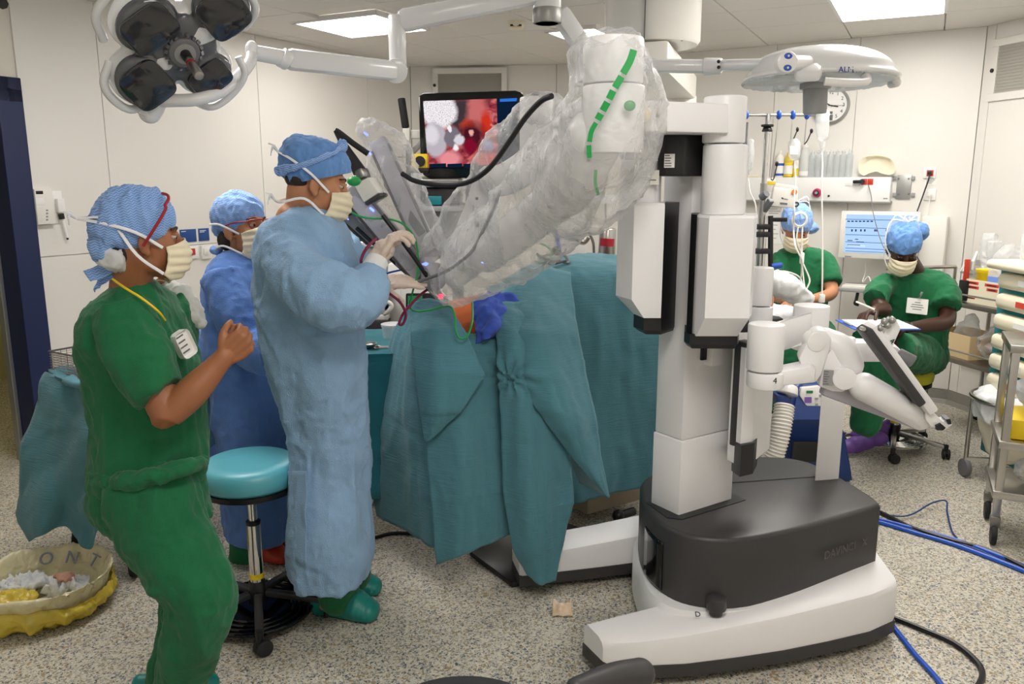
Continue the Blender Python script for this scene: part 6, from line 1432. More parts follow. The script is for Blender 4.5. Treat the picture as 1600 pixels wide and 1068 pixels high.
# wire mesh instrument basket
bk = thing('wire_basket', at(120, 585, 3.3), 'steel mesh basket of instruments standing on the draped cart', 'basket')
b0 = cc-ay*.29-ax*.105; b0 = V((b0.x, b0.y, tzl+.022)); Lb, Wb, Hb = .24, .40, .085
def bp(a, b, c): return b0+ax*a+ay*b+V((0, 0, c))
m = MB()
for z in (0, Hb): m.tube([bp(-Lb/2, -Wb/2, z), bp(Lb/2, -Wb/2, z), bp(Lb/2, Wb/2, z), bp(-Lb/2, Wb/2, z), bp(-Lb/2, -Wb/2, z)], .004, 6, 1)
m.obj('basket_rim', M['steeld'], bk)
for side in range(4):
    m = MB(); A1, B1 = [(bp(-Lb/2, -Wb/2, 0), bp(Lb/2, -Wb/2, 0)), (bp(Lb/2, -Wb/2, 0), bp(Lb/2, Wb/2, 0)), (bp(Lb/2, Wb/2, 0), bp(-Lb/2, Wb/2, 0)), (bp(-Lb/2, Wb/2, 0), bp(-Lb/2, -Wb/2, 0))][side]
    n = 26 if side % 2 == 0 else 16
    for k in range(1, n): p = A1.lerp(B1, k/n); m.bar(p, p+V((0, 0, Hb)), .0016)
    for k in range(1, 8): z = V((0, 0, Hb*k/8)); m.bar(A1+z, B1+z, .0016)
    m.obj('mesh_side', M['steeld'], bk, None)['kind'] = 'stuff'
m = MB(); m.box(bp(0, 0, .002), (Lb, Wb, .002), ya); m.obj('basket_floor', M['steeld'], bk)
for k, s in enumerate((-.12, .02, .12)): m = MB(); m.cyl(bp(s, Wb/2-.008, Hb-.012), bp(s, Wb/2-.016, Hb-.012), .007, n=10); m.obj('blue_stud', M['navydk'], bk)
r = random.Random(3)
IL = ['long bright steel instrument lying across the left of the wire basket', 'steel instrument lying along the front mesh of the wire basket', 'topmost steel instrument on the heap in the wire basket', 'steel instrument lying at the back mesh of the wire basket']
for k in range(4):
    c_ = bp((-.06, -.02, .02, .0)[k], (-.06, -.15, -.02, .10)[k], .010+(0, 0, .022, 0)[k]); a = (1.2, .1, .7, -.1)[k]; d = V((math.cos(a+ya), math.sin(a+ya), 0))*.075
    t = thing('instrument', c_, IL[k], 'instrument', 'instruments in the wire basket')
    m = MB(); m.tube([c_-d, c_+d*.2, c_+d], [.005, .004, .002], 8, 3); m.obj('shank', M['chrome'], t); m = MB(); q_ = c_-d; m.tube([q_+V((.012*math.cos(w), .012*math.sin(w), 0)) for w in np.linspace(0, math.tau, 9)], .003, 6, 2); m.obj('ring', M['chrome'], t)
# folded blue pack and silver wrap
q = at(308, 560, 3.75); q.z = tzl+.08
m = MB(); m.box(q, (.24, .30, .14), ya, .04, seg=3); tag(m.blend('blue_pack', M['packblue'], None, .008, 2, [folds(.018, (9, 9, 12), 3.0), folds(.006, (28, 28, 28), 4.0)]), 'periwinkle blue folded cloth pack lying on the draped cart', 'cloth pack')
m = MB(); q2 = q+V((.03, .0, .135)); m.limb([(q2+V((-.07, 0, 0)), .04), (q2, .042)]); tag(m.blend('white_wrap', M['whitecloth'], None, .007, 2, folds(.012, (22, 22, 22), 3.0)), 'white folded wrap on top of the blue pack', 'wrap')
m = MB(); m.limb([(at(263, 452, 2.47), .030), (at(275, 462, 2.46), .042), (at(292, 480, 2.46), .042), (at(306, 494, 2.46), .032), (at(313, 503, 2.46), .018)], 14, 4)
tag(m.blend('wrapped_package', M['greycloth'], None, .006, 2, [folds(.010, (20, 20, 20), 3.0), folds(.004, (60, 60, 60), 4.0)]), 'silver grey wrapped package held up in the far hand of the green nurse', 'package')
m = MB(); m.limb([(at(258, 478, 2.55), .03), (at(270, 492, 2.55), .045), (at(272, 508, 2.55), .04)], 14, 4)
tag(m.blend('wrapped_package', M['greycloth'], None, .006, 2, [folds(.010, (20, 20, 20), 13.0), folds(.004, (60, 60, 60), 14.0)]), 'smaller silver grey wrapped roll just below the raised hand of the green nurse', 'package')

# ------------------------------------------------------------------ things on the left wall
PL, NL = v3(A), v3(inn(A, F_))
def onL(px, py, t=0.0): return onplane(px, py, PL+NL*t, NL)
def wbox(px0, py0, px1, py1, th, mt, name, par, bev=.003, P0=None, N0=None, t0=0.0):
    P0 = PL if P0 is None else P0; N0 = NL if N0 is None else N0
    a, b, c, d = [onplane(x, y, P0+N0*t0, N0) for x, y in ((px0, py0), (px1, py0), (px1, py1), (px0, py1))]
    cen = (a+b+c+d)/4; w = ((b-a)+(c-d)).length/2; h = abs(((d-a)+(c-b)).z)/2; F = frame(N0)
    m = MB(); m.box(cen+N0*th/2, (w, h, th), M=F, bevel=bev); o = m.obj(name, M[mt], par, 30); return o
ic = thing('intercom', onL(63, 322), 'white wall intercom box beside the navy door frame', 'intercom')
b_ = wbox(50, 295, 78, 350, .04, 'offwhite', 'intercom_body', ic, .004)
wbox(56, 298, 67, 303, .002, 'black', 'display', ic, .0005, t0=.04)
for k in range(4): wbox(72, 327+k*5, 75, 329.5+k*5, .003, 'grey', 'button', ic, .0005, t0=.04)
wbox(56, 309, 69, 321, .001, 'white', 'label_plate', ic, .0003, t0=.04)
wh = thing('marker_holder', onL(90, 320), 'white wall holder with hanging white pen beside the intercom', 'holder')
wbox(80, 298, 96, 318, .004, 'white', 'plate', wh, .001); wbox(86, 310, 97, 332, .03, 'white', 'holder_body', wh, .004); wbox(83, 336, 95, 349, .006, 'offwhite', 'lower_plate', wh, .001)
m = MB(); m.cyl(onL(96, 337, .03), onL(105, 371, .025), .0085, n=12); pn = m.obj('pen', M['white'], wh); m = MB(); m.cyl(onL(105, 371, .025), onL(106, 374, .025), .006, n=10); m.cyl(onL(95, 334, .03), onL(97, 342, .03), .016, n=12); m.obj('pen_clip', M['black'], wh)
for k, (x0, y0, x1, y1, lb) in enumerate(((281, 358, 306, 378, 'wide navy blue door sign on the left wall above the red switch'), (310, 356.5, 326, 376, 'narrow navy blue wall sign right of the wide one'), (345, 357, 357, 374, 'navy blue wall sign partly hidden by the cap of the blue gowned nurse'))):
    t = thing('wall_sign', onL((x0+x1)/2, (y0+y1)/2), lb, 'sign', 'navy wall signs')
    wbox(x0, y0, x1, y1, .006, 'signblue', 'sign_plate', t, .001)
    for j, w in enumerate((.8, .6)): 
        yy = y0+3+j*2.2 if k != 0 else y0+3+j*13; wbox(x0+2, yy, x0+2+(x1-x0-4)*(w if k else .35), yy+1.0, .001, 'paper', 'sign_print', t, .0002, t0=.006)
for x0, lb, rd_ in ((273, 'white wall switch half hidden behind the mask of the green nurse', 0), (292, 'white wall switch with a red square rocker', 1), (313, 'white wall switch with a white rocker under the narrow sign', 0)):
    t = thing('wall_switch', onL(x0+8, 393), lb, 'switch', 'wall switches under the signs')
    wbox(x0, 383, x0+16, 404, .018, 'white', 'switch_plate', t, .004)
    wbox(x0+5, 388, x0+12.5, 398, .006, 'red' if rd_ else 'offwhite', 'rocker', t, .001, t0=.018)
# the store room: a wire basket trolley seen through the doorway
c = A+LW*4.15-nl*1.35
st = thing('basket_trolley', v3(c), 'wire basket trolley in the store room seen through the doorway', 'trolley')
dS = v3(LW); nS = v3(nl)
def sp3(a, b, z): return v3(c)+dS*a+nS*b+V((0, 0, z))
for a in (-.45, .45):
    for b_ in (-.25, .25):
        m = MB(); m.cyl(sp3(a, b_, .1), sp3(a, b_, 1.5), .014, n=10); m.obj('post', M['steel'], st); m = MB(); m.cyl(sp3(a-.015, b_, .05), sp3(a+.015, b_, .05), .05, n=16); m.obj('wheel', M['midgrey'], st)
for z in (.35, .75, 1.15):
    m = MB()
    for h in (0, .06, .12, .18): m.tube([sp3(-.44, -.24, z+h), sp3(.44, -.24, z+h), sp3(.44, .24, z+h), sp3(-.44, .24, z+h), sp3(-.44, -.24, z+h)], .003, 6, 1)
    for k in range(13): m.bar(sp3(-.44+.88*k/12, .24, z), sp3(-.44+.88*k/12, .24, z+.18), .004); m.bar(sp3(-.44+.88*k/12, -.24, z), sp3(-.44+.88*k/12, .24, z), .004)
    m.obj('wire_basket', M['steeld'], st)
for k, (a, z, mt, lb) in enumerate(((-.3, .36, 'offwhite', 'white carton in the lowest trolley basket of the store room'), (.0, .36, 'tealpl', 'teal carton in the lowest trolley basket of the store room'), (-.25, .76, 'blue', 'blue carton in the middle trolley basket of the store room'), (.1, .76, 'offwhite', 'white carton in the middle trolley basket of the store room'), (-.2, 1.16, 'green', 'green carton in the top trolley basket of the store room'), (.15, 1.16, 'offwhite', 'white carton in the top trolley basket of the store room'))):
    t = thing('carton', sp3(a, 0, z), lb, 'box', 'cartons in the store room trolley'); m = MB(); m.box(sp3(a, 0, z+.07), (.2, .3, .13), yl, .004); m.obj('box', M[mt], t, 30); m = MB(); m.box(sp3(a, .151, z+.07), (.12, .002, .06), yl); m.obj('box_label', M['paper'], t, None)
# dark seat in the foreground
fs = thing('saddle_chair', (-.1, 1.36, 0), 'black chair seat and armrest cut off at the bottom edge of the picture', 'chair')
m = MB(); m.lathe([(.0, .555), (.12, .56), (.19, .55), (.215, .525), (.20, .49), (.0, .485)], (-.10, 1.385, 0), n=40); m.obj('seat', M['dark'], fs, 60)
m = MB(); m.limb([(at(1000, 1052, 1.62), .034), (at(955, 1058, 1.56), .03), (at(900, 1075, 1.48), .022)], 18, 4); m.obj('armrest', M['dark'], fs, 60)
m = MB(); m.tube([at(985, 1062, 1.6), (at(985, 1062, 1.6)+V((-.03, -.05, -.16))), V((.05, 1.36, .46)), V((-.06, 1.38, .47))], .016, 10, 4); m.obj('arm_support', M['black'], fs)
m = MB(); m.cyl((-.1, 1.385, .1), (-.1, 1.385, .49), .025, n=16); m.obj('column', M['black'], fs)
for k in range(5):
    a = k*math.tau/5+.3; e = V((-.1+.28*math.cos(a), 1.385+.28*math.sin(a), .08)); m = MB(); m.bar((-.1, 1.385, .1), e, .03, .025, .005); m.obj('leg', M['black'], fs, 30); caster(fs, (e.x, e.y), (1, 0), .03)
# ------------------------------------------------------------------ right wall: rail, bottles, clock, sockets, monitor
PR, NR = v3(C_), v3(inn(B_, C_)); FR = frame(NR)
def onR(px, py, t=0.0): return onplane(px, py, PR+NR*t, NR)
def rbox(x0, y0, x1, y1, th, mt, name, par, bev=.003, t0=0.0): return wbox(x0, y0, x1, y1, th, mt, name, par, bev, PR, NR, t0)
XR = (FR @ V((1, 0, 0)))
ck = thing('wall_clock', onR(1299, 165), 'round white wall clock with grey rim half hidden by the lamp handle', 'clock')
c = onR(1299, 165); rC = (onR(1329, 165)-onR(1270, 165)).length/2
m = MB(); m.lathe([(rC*.98, 0), (rC, .012), (rC*.97, .034), (rC*.90, .040), (rC*.86, .030)], c, FR, 56, cap=False); m.obj('rim', M['alu'], ck, 50)
m = MB(); m.cyl(c+NR*.002, c+NR*.026, rC*.9, n=56); face = m.obj('dial', M['paper'], ck, 30)
for h in range(1, 13):
    a = math.radians(90-30*h); text('numeral', str(h), c+NR*.0275+FR @ V((math.cos(a)*rC*.68, math.sin(a)*rC*.68, 0)), rC*.26, FR, M['black'], face, .0006)
def handc(a, l, w, mt='black', t=.030, back=.015):
    d = FR @ V((math.cos(math.radians(a)), math.sin(math.radians(a)), 0)); m = MB(); m.bar(c+NR*t-d*back, c+NR*t+d*l, w, .002, up=NR); m.obj('clock_hand', M[mt], ck)
handc(-12, rC*.42, .009); handc(152, rC*.55, .007); handc(-3, rC*.72, .002, 'midgrey', .033)
for x0, y0, x1, y1 in ((1295, 174, 1301, 178), (1294, 179, 1301, 188)): rbox(x0, y0, x1, y1, .0015, 'midgrey', 'digital_window', ck, .0003, t0=.0262)
rail = thing('wall_supply_rail', onR(1280, 296), 'long white medical supply rail on the right wall with sockets and bottles on top', 'supply rail')
rbox(1100, 277, 1394, 314, .09, 'white', 'rail_body', rail, .006); rbox(1100, 312, 1394, 315, .093, 'alu', 'rail_lower_edge', rail, .001)
q = onR(1358, 285, .09)
for x0, mt in ((1321, 'white'), (1333, 'white')): rbox(x0, 280, x0+10, 290, .006, mt, 'socket', rail, .001, t0=.09)
for x0 in (1346, 1355.5): rbox(x0, 279, x0+9, 288.5, .005, 'red', 'socket', rail, .001, t0=.09)
m = MB(); m.cyl(onR(1347, 283.5, .095), onR(1347, 283.5, .13), .02, .016, n=16); m.bar(onR(1346, 283.5, .125), onR(1333, 284, .12), .026, .024, .006); m.obj('plug', M['black'], rail)
c = onR(1277, 301, .09); M['pink'] = mat('magenta knob', '#b52a5c', .35)
m = MB(); m.cyl(c, c+NR*.03, .034, .03, n=24, bevel=.004); kn = m.obj('gas_outlet', M['pink'], rail, 40); m = MB(); m.cyl(c+NR*.03, c+NR*.036, .019, n=20); m.obj('outlet_ring', M['black'], kn); m = MB(); m.cyl(c+NR*.036, c+NR*.04, .011, n=16); m.obj('outlet_port', M['grey'], kn)
m = MB(); c = onR(1295, 306, .09); m.cyl(c, c+NR*.006, .008, n=12); m.obj('screw_cover', M['black'], rail)
rbox(1380, 309, 1387, 311, .001, 'grey', 'maker_plate', rail, .0002, t0=.09)
rz = onR(1250, 277, .05).z
def bottle(px, h, r, body, capm, label, bands=(), t=.05, neck=.45, shoulder=.7, name='bottle', grp='bottles on the wall rail'):
    p = onR(px, 277, t); p.z = rz+.001
    tt = thing(name, p, label, name, grp)
    m = MB(); m.lathe([(r*.92, 0), (r, .006), (r, h*shoulder), (r*.85, h*(shoulder+.06)), (r*neck, h*.86), (r*neck, h*.9)], p, n=24); m.obj('bottle_body', M[body], tt, 50)
    m = MB(); m.lathe([(r*neck*1.15, h*.88), (r*neck*1.15, h*.95), (r*neck*.55, h*.96), (r*.25, h)], p, n=18); m.obj('bottle_cap', M[capm], tt, 40)
    for z0, z1, mt in bands: m = MB(); m.lathe([(r*1.01, h*z0), (r*1.01, h*z1)], p, n=24, cap=False); m.obj('bottle_label', M[mt], tt)
    return tt
bottle(1217, .205, .034, 'offwhite', 'offwhite', 'white bottle with blue label at the left end of the rail bottles', ((.06, .14, 'blue'), (.16, .42, 'paper'), (.43, .52, 'blue')))
bottle(1231, .20, .033, 'filmyel', 'yellow', 'bottle of yellow liquid with yellow cap on the wall rail', ((.05, .1, 'yellow'), (.12, .45, 'paper'), (.47, .55, 'yellow')))
bottle(1245, .165, .032, 'offwhite', 'offwhite', 'short white bottle with yellow label in front of the tall canister', ((.06, .4, 'yellow'), (.42, .6, 'paper')), .035)
bottle(1255, .25, .036, 'greycloth', 'offwhite', 'tall pale grey canister behind the yellow bottles on the wall rail', ((.05, .18, 'paper'),), .06, .7, .72)
CB = ['clear slim bottle first right of the tall canister', 'clear slim bottle second right of the tall canister', 'clear slim bottle third right of the tall canister', 'clear slim bottle fourth right of the tall canister', 'clear slim bottle fifth, under the hanging drip bag', 'clear slim bottle sixth, next to the kidney dish', 'clear slim bottle nearest to the kidney dish on the rail']
for k in range(7): bottle(1267+k*9.7, .20, .026, 'bottleclear', 'bottleclear', CB[k], (), .05, .5, .75, 'bottle', 'clear bottles on the wall rail')
# kidney dish leaning on the wall
kd = thing('kidney_dish', onR(1372, 277, .04), 'cream kidney shaped dish leaning on the wall at the right end of the rail', 'dish')
co = [onR(x, y, 0) for x, y in ((1345, 270), (1344, 256), (1352, 246), (1372, 243), (1392, 247), (1400, 258), (1399, 269), (1392, 273), (1380, 271), (1372, 268), (1362, 270), (1352, 274))]
cen = sum(co, V())/len(co); P = [V(p) for p in crom([tuple(p) for p in co+[co[0]]], 4)[:-1]]
m = MB(); m.rings([[cen+(p-cen)*.84+NR*.02 for p in P], [cen+(p-cen)*1.0+NR*.06 for p in P], [cen+(p-cen)*1.02+NR*.063 for p in P], [cen+(p-cen)*.97+NR*.063 for p in P], [cen+(p-cen)*.80+NR*.03 for p in P]]); m.obj('dish', M['cream'], kd, 60)
rp = thing('folded_paper', onR(1172, 275, .05), 'small beige pad lying on the left part of the wall rail', 'pad'); m = MB(); q = onR(1178, 274, .05); q.z = rz+.012; m.box(q, (.1, .07, .022), math.atan2(XR.y, XR.x), .003); m.obj('pad', M['cream'], rp)
bp_ = thing('wall_bracket', onR(1412, 292), 'grey metal mounting plate on the wall right of the rail', 'bracket')
rbox(1401, 273, 1424, 311, .012, 'alu', 'plate', bp_, .002)
for x, y in ((1398, 278), (1427, 278), (1398, 304), (1427, 304)): rbox(x-3, y-3, x+3, y+3, .02, 'grey', 'clamp', bp_, .003)
for x, y in ((1404, 279), (1420, 279), (1404, 303), (1420, 303)): rbox(x-1.4, y-1.4, x+1.4, y+1.4, .003, 'midgrey', 'screw', bp_, .0005, t0=.012)
for (y0, lb, rd_) in ((261, 'white wall socket with red insert and black plug', 1), (295, 'white wall socket with a white cable, below the red one', 0)):
    t = thing('wall_socket', onR(1453, y0+8), lb, 'socket', 'wall sockets right of the monitor')
    rbox(1443.5, y0, 1462.5, y0+17.5, .014, 'white', 'socket_plate', t, .003); rbox(1448, y0+4.5, 1458.5, y0+14, .003, 'red' if rd_ else 'offwhite', 'socket_insert', t, .001, t0=.014)
    m = MB(); q = onR(1453, y0+9, .015); m.cyl(q, q+NR*.04, .017 if rd_ else .01, .012, n=14, bevel=.004); m.obj('plug', M['black'] if rd_ else M['offwhite'], t)
t = thing('socket_label', onR(1453, 284), 'small printed paper label between the two wall sockets', 'label'); rbox(1445, 280, 1463, 288, .001, 'paper', 'label_paper', t, 0); 
for k in range(3): rbox(1447, 281.5+2*k, 1460-k*2, 282.3+2*k, .0006, 'grey', 'label_print', t, 0, .001)
def wcable(pts, r, mt, label, name='cable'):
    m = MB(); m.tube([onR(x, y, t_) for x, y, t_ in pts], r, 8, 6); return tag(m.obj(name, M[mt]), label, 'cable')
wcable([(1453, 270, .05), (1451, 280, .06), (1444, 300, .05), (1436, 322, .06), (1433, 330, .07)], .005, 'black', 'black cable hanging from the red wall socket to the monitor')
wcable([(1453, 304, .05), (1452, 315, .05), (1449, 335, .05), (1448, 345, .05)], .004, 'offwhite', 'white cable hanging from the lower wall socket behind the monitor')
wcable([(1357, 289, .10), (1361, 305, .25), (1364, 330, .45), (1370, 355, .6), (1378, 380, .75), (1388, 400, .95)], .003, 'midgrey', 'thin grey cable hanging from the rail down towards the seated writer')
# computer monitor with its wall column and keyboard shelf
cm2 = thing('computer_monitor', onR(1375, 367, .25), 'pale computer monitor with a blue patient record screen behind the seated writer', 'monitor')
rbox(1314, 330, 1437, 404, .05, 'offwhite', 'monitor_case', cm2, .006, t0=.22)
M['scrblue'] = emit('record screen', '#b4d4f8', .9); M['scrline'] = emit('record lines', '#4674b8', .8); M['scrgrid'] = emit('record fields', '#dfeafa', .95); M['scrdk'] = emit('record text', '#33507e', .7)
rbox(1320.5, 335.5, 1431, 396, .002, 'scrblue', 'screen', cm2, 0, t0=.27)
for y in (343, 356, 367.5, 379, 389, 393.5): rbox(1321, y, 1430, y+.9, .0012, 'scrline', 'screen_row', cm2, 0, t0=.272)
for k in range(7): rbox(1324+k*6, 344.5, 1328+k*6, 346.5, .0012, 'scrdk', 'screen_field', cm2, 0, t0=.272)
for x in (1330, 1336, 1344, 1350, 1366, 1369, 1384): rbox(x, 358, x+2.5, 361.5, .0012, 'scrdk', 'screen_field', cm2, 0, t0=.272)
for x, w in ((1324, 8), (1336, 5), (1338, 12), (1324, 20)): rbox(x, 370+w*.6, x+w, 371.2+w*.6, .0012, 'scrdk', 'screen_field', cm2, 0, t0=.272)
rbox(1325, 383, 1352, 384.5, .0012, 'scrgrid', 'screen_field', cm2, 0, t0=.272)
rbox(1320, 399.5, 1330, 401.5, .001, 'grey', 'maker_name', cm2, 0, t0=.2705)
rbox(1368, 340, 1400, 395, .2, 'grey', 'monitor_arm', cm2, .01, t0=.02)
wc = thing('wall_column', onR(1458, 400), 'tall pale grey column box on the wall beside the computer monitor', 'wall column')
rbox(1437, 337, 1477, 475, .14, 'offwhite', 'column_box', wc, .01); 
kt = thing('keyboard_tray', onR(1342, 450, .4), 'grey keyboard tray on a wall arm between the two seated people', 'tray')
rbox(1322, 443, 1392, 452, .02, 'midgrey', 'wall_mount', kt, .003)
q = onR(1352, 452, .25); m = MB(); m.box(q, (.34, .22, .025), math.atan2(XR.y, XR.x), .006); m.obj('tray', M['grey'], kt, 30); m = MB(); m.box(q+V((0, 0, .02)), (.30, .17, .02), math.atan2(XR.y, XR.x), .004); m.obj('keyboard', M['offwhite'], kt, 30)
m = MB(); m.tube([onR(1340, 458, .22), onR(1338, 468, .2), onR(1336, 474, .18), onR(1342, 476, .18)], .012, 10, 4); m.obj('tray_handle', M['black'], kt)
wcable([(1352, 410, .2), (1352, 425, .15), (1348, 440, .2), (1357, 432, .22), (1362, 445, .25)], .004, 'offwhite', 'white cable curling under the computer monitor')
m = MB(); sheetc = onR(1211, 348, .01)
t = thing('notice_sheet', sheetc, 'white paper notices on the wall behind the drip stand', 'notice')
for x0, y0, x1, y1 in ((1198, 315, 1225, 338), (1200, 340, 1222, 380)):
    rbox(x0, y0, x1, y1, .002, 'paper', 'sheet', t, 0)
    for k in range(5): rbox(x0+3, y0+4+k*(y1-y0-6)/5, x1-4-(k*3 % 7), y0+5+k*(y1-y0-6)/5, .0006, 'grey', 'print_line', t, 0, .002)
# ------------------------------------------------------------------ drip stand
Yi = 4.40
ds = thing('drip_stand', at(1190, 500, Yi), 'steel drip stand with blue hook discs in front of the right wall', 'drip stand')
base = at(1190, 500, Yi); ztop = at(1190, 178, Yi).z
ip = V((at(1190, 350, Yi).x, Yi, 0))
m = MB(); m.cyl(ip+V((0, 0, .06)), ip+V((0, 0, at(1190, 286, Yi).z)), .019, n=18); m.obj('lower_pole', M['steel'], ds); m = MB(); m.cyl(ip+V((0, 0, 1.0)), ip+V((0, 0, ztop)), .014, n=18); m.obj('upper_pole', M['chrome'], ds)
m = MB(); z = at(1190, 198, Yi).z; m.cyl(ip+V((0, 0, z-.025)), ip+V((0, 0, z)), .03, .02, n=8, bevel=.004); m.cyl(ip+V((0, 0, z)), ip+V((0, 0, z+.012)), .034, n=8, bevel=.004); m.obj('height_knob', M['black'], ds)
m = MB(); m.cyl(V((at(1152, 178, Yi).x, Yi, ztop-.005)), V((at(1296, 180, Yi).x, Yi, ztop-.005)), .008, n=12); m.obj('cross_bar', M['steel'], ds)
for px, ln in ((1166, 0), (1217, 88), (1239, 38), (1261, 40)):
    q = V((at(px, 178, Yi).x, Yi, ztop-.005)); m = MB(); m.ell(q, (.014, .02, .024), u=16, v=10); hk = m.obj('hook_disc', M['blue'], ds)
    if ln:
        b2 = q+V((-.02 if ln > 50 else -.004, 0, -ln/265.)); m = MB(); m.tube([q, q.lerp(b2, .6), b2], .003, 6, 2); m.obj('hook_rod', M['steel'], hk)
        if ln < 50: m = MB(); m.tube([b2, b2+V((.012, -.01, .02)), b2+V((.024, -.02, .06))], .003, 6, 3); m.ell(b2+V((.026, -.021, .068)), (.008, .008, .013), u=10, v=8); m.obj('hook_tip', M['black'], hk)
        else: m = MB(); m.tube([b2, b2+V((.01, -.01, .0)), b2+V((.022, -.012, .07))], .003, 6, 3); m.ell(b2+V((.022, -.012, .08)), (.009, .009, .014), u=10, v=8); m.obj('hook_tip', M['black'], hk)
for k in range(5):
    a = k*math.tau/5+.2; e = ip+V((.21*math.cos(a), .21*math.sin(a), .075)); m = MB(); m.bar(ip+V((0, 0, .1)), e, .028, .022, .005); m.obj('leg', M['steel'], ds, 30); caster(ds, (e.x, e.y), (1, 0), .03)
m = MB(); m.cyl(ip+V((0, 0, .07)), ip+V((0, 0, .14)), .04, n=18); m.obj('base_hub', M['black'], ds)
m = MB(); q = ip+V((-.10, 0, 0)); m.cyl(q+V((0, .05, at(1166, 278, Yi).z)), q+V((0, .05, at(1166, 190, Yi).z)), .012, n=10); m.obj('side_rod', M['midgrey'], ds)
for py in (354, 366, 392):
    q = at(1186, py, Yi-.02); m = MB(); m.box(q, (.11, .05, .028), 0, .006); m.obj('clamp', M['black'], ds, 30)
m = MB(); m.cyl(at(1204, 337, Yi-.03), at(1204, 425, Yi-.03), .014, n=12); m.bar(at(1203, 343, Yi-.03), at(1230, 343, Yi-.05), .022, .022, .003); m.obj('bracket_arm', M['black'], ds, 30)
m = MB(); m.bar(at(1193, 330, Yi), at(1205, 312, Yi-.05), .03, .03, .006); m.cyl(at(1190, 308, Yi-.02), at(1198, 302, Yi-.05), .02, n=14); m.obj('pump_clamp', M['midgrey'], ds, 30)
def ivbag(name, pix, Y, label, mt='filmbag', th=.05):
    t = thing(name, at(*pix[0], Y), label, 'drip bag', 'drip bags on the stand')
    P = [at(x, y, Y) for x, y in pix]; cen = sum(P, V())/len(P)
    m = MB(); m.rings([[cen+(p-cen)*.8+V((0, -th/2, 0)) for p in P], [cen+(p-cen)*1.0+V((0, -th*.25, 0)) for p in P], [cen+(p-cen)*1.03 for p in P], [cen+(p-cen)*1.0+V((0, th*.25, 0)) for p in P], [cen+(p-cen)*.8+V((0, th/2, 0)) for p in P]])
    m.obj('bag', M[mt], t, 180); return t, P, cen
t, P, cen = ivbag('drip_bag', [(1276, 175), (1282, 171), (1290, 171), (1295, 175), (1294, 200), (1292, 217), (1285, 221), (1278, 217), (1275, 200)], Yi-.03, 'clear drip bag hanging in front of the wall clock', 'filmbag')
m = MB(); m.tube([at(1286, 171, Yi-.03), at(1290, 178-7, Yi-.02), at(1295, 180, Yi)], .003, 6, 3); m.obj('bag_hook', M['steel'], t)
m = MB(); m.cyl(at(1284.5, 222, Yi-.03), at(1284.5, 230, Yi-.03), .016, .012, n=16); m.cyl(at(1284.5, 231, Yi-.03), at(1284.5, 237, Yi-.03), .008, n=12); m.obj('drip_chamber', M['filmbag'], t)
m = MB(); m.tube([at(*p) for p in ((1284.5, 237, Yi-.03), (1285, 260, Yi-.05), (1284, 290, Yi-.08), (1284.5, 330, Yi-.1), (1285, 380, Yi-.12), (1285, 430, Yi-.14), (1284, 470, Yi-.15))], .0045, 8, 5); m.obj('drip_line', M['offwhite'], t); m = MB(); m.box(at(1284, 466, Yi-.16), (.03, .025, .045), 0, .006); m.obj('line_clamp', M['offwhite'], t)
t, P, cen = ivbag('drip_bottle', [(1233, 222), (1238, 217), (1244, 217), (1249, 222), (1249, 243), (1246, 250), (1237, 250), (1233, 243)], Yi-.02, 'translucent bottle hanging from the middle hook of the drip stand', 'filmbag', .06)
m = MB(); m.quad([at(1234.5, 228, Yi-.055), at(1247.5, 228, Yi-.055), at(1247.5, 241, Yi-.055), at(1234.5, 241, Yi-.055)]); m.obj('bottle_label', M['paper'], t, None)
m = MB(); m.tube([at(*p) for p in ((1241, 250, Yi-.02), (1243, 280, Yi-.05), (1241, 310, Yi-.1), (1241, 330, Yi-.16), (1240, 360, Yi-.1), (1243, 385, Yi-.22), (1252, 405, Yi-.22), (1252, 430, Yi-.1), (1246, 450, Yi-.1))], .0045, 8, 5); m.obj('drip_line', M['offwhite'], t)
t, P, cen = ivbag('drip_bag', [(1168, 222), (1173, 217), (1177, 219), (1178, 240), (1175, 260), (1170, 272), (1167, 262)], Yi+.02, 'clear drip bag hanging beside the white robot cylinder', 'filmbag')
m = MB(); m.tube([at(*p) for p in ((1169, 280, Yi), (1172, 300, Yi-.02), (1180, 318, Yi-.04), (1181, 340, Yi-.04), (1178, 370, Yi-.05))], .0045, 8, 5); m.obj('drip_line', M['offwhite'], t)
# coil of clear tube and roller clamp in front of the anaesthetist
t = thing('infusion_line', at(1250, 345, Yi-.1), 'coiled clear infusion line hanging in front of the blue cap', 'tube')
c = at(1250, 343, 4.33)
for k, r_ in enumerate((.034, .040, .037)): m = MB(); m.tube([c+V((r_*math.cos(a), .006*k, r_*math.sin(a))) for a in np.linspace(0, math.tau, 13)], .0042, 8, 3); m.obj('coil', M['offwhite'], t)
for pts in (((1247, 354, 4.33), (1245, 375, 4.32), (1252, 395, 4.32)), ((1254, 354, 4.33), (1253, 375, 4.32), (1253, 395, 4.32)), ((1253, 412, 4.32), (1256, 440, 4.3), (1258, 452, 4.28)), ((1255, 412, 4.32), (1263, 430, 4.3), (1265, 440, 4.28), (1260, 452, 4.27)), ((1210, 425, 4.35), (1228, 424, 4.33), (1248, 432, 4.31), (1255, 447, 4.29), (1258, 455, 4.28)), ((1205, 402, 4.38), (1206, 418, 4.37), (1210, 428, 4.36), (1218, 440, 4.33))): m = MB(); m.tube([at(*p) for p in pts], .0042, 8, 5); m.obj('line', M['offwhite'], t)
m = MB(); m.box(at(1253, 403, 4.31), (.022, .02, .06), 0, .006); m.obj('line_clamp', M['white'], t)
m = MB(); m.cyl(at(1206, 416, 4.36), at(1222, 414, 4.35), .016, n=14); m.obj('valve', M['blue'], t)
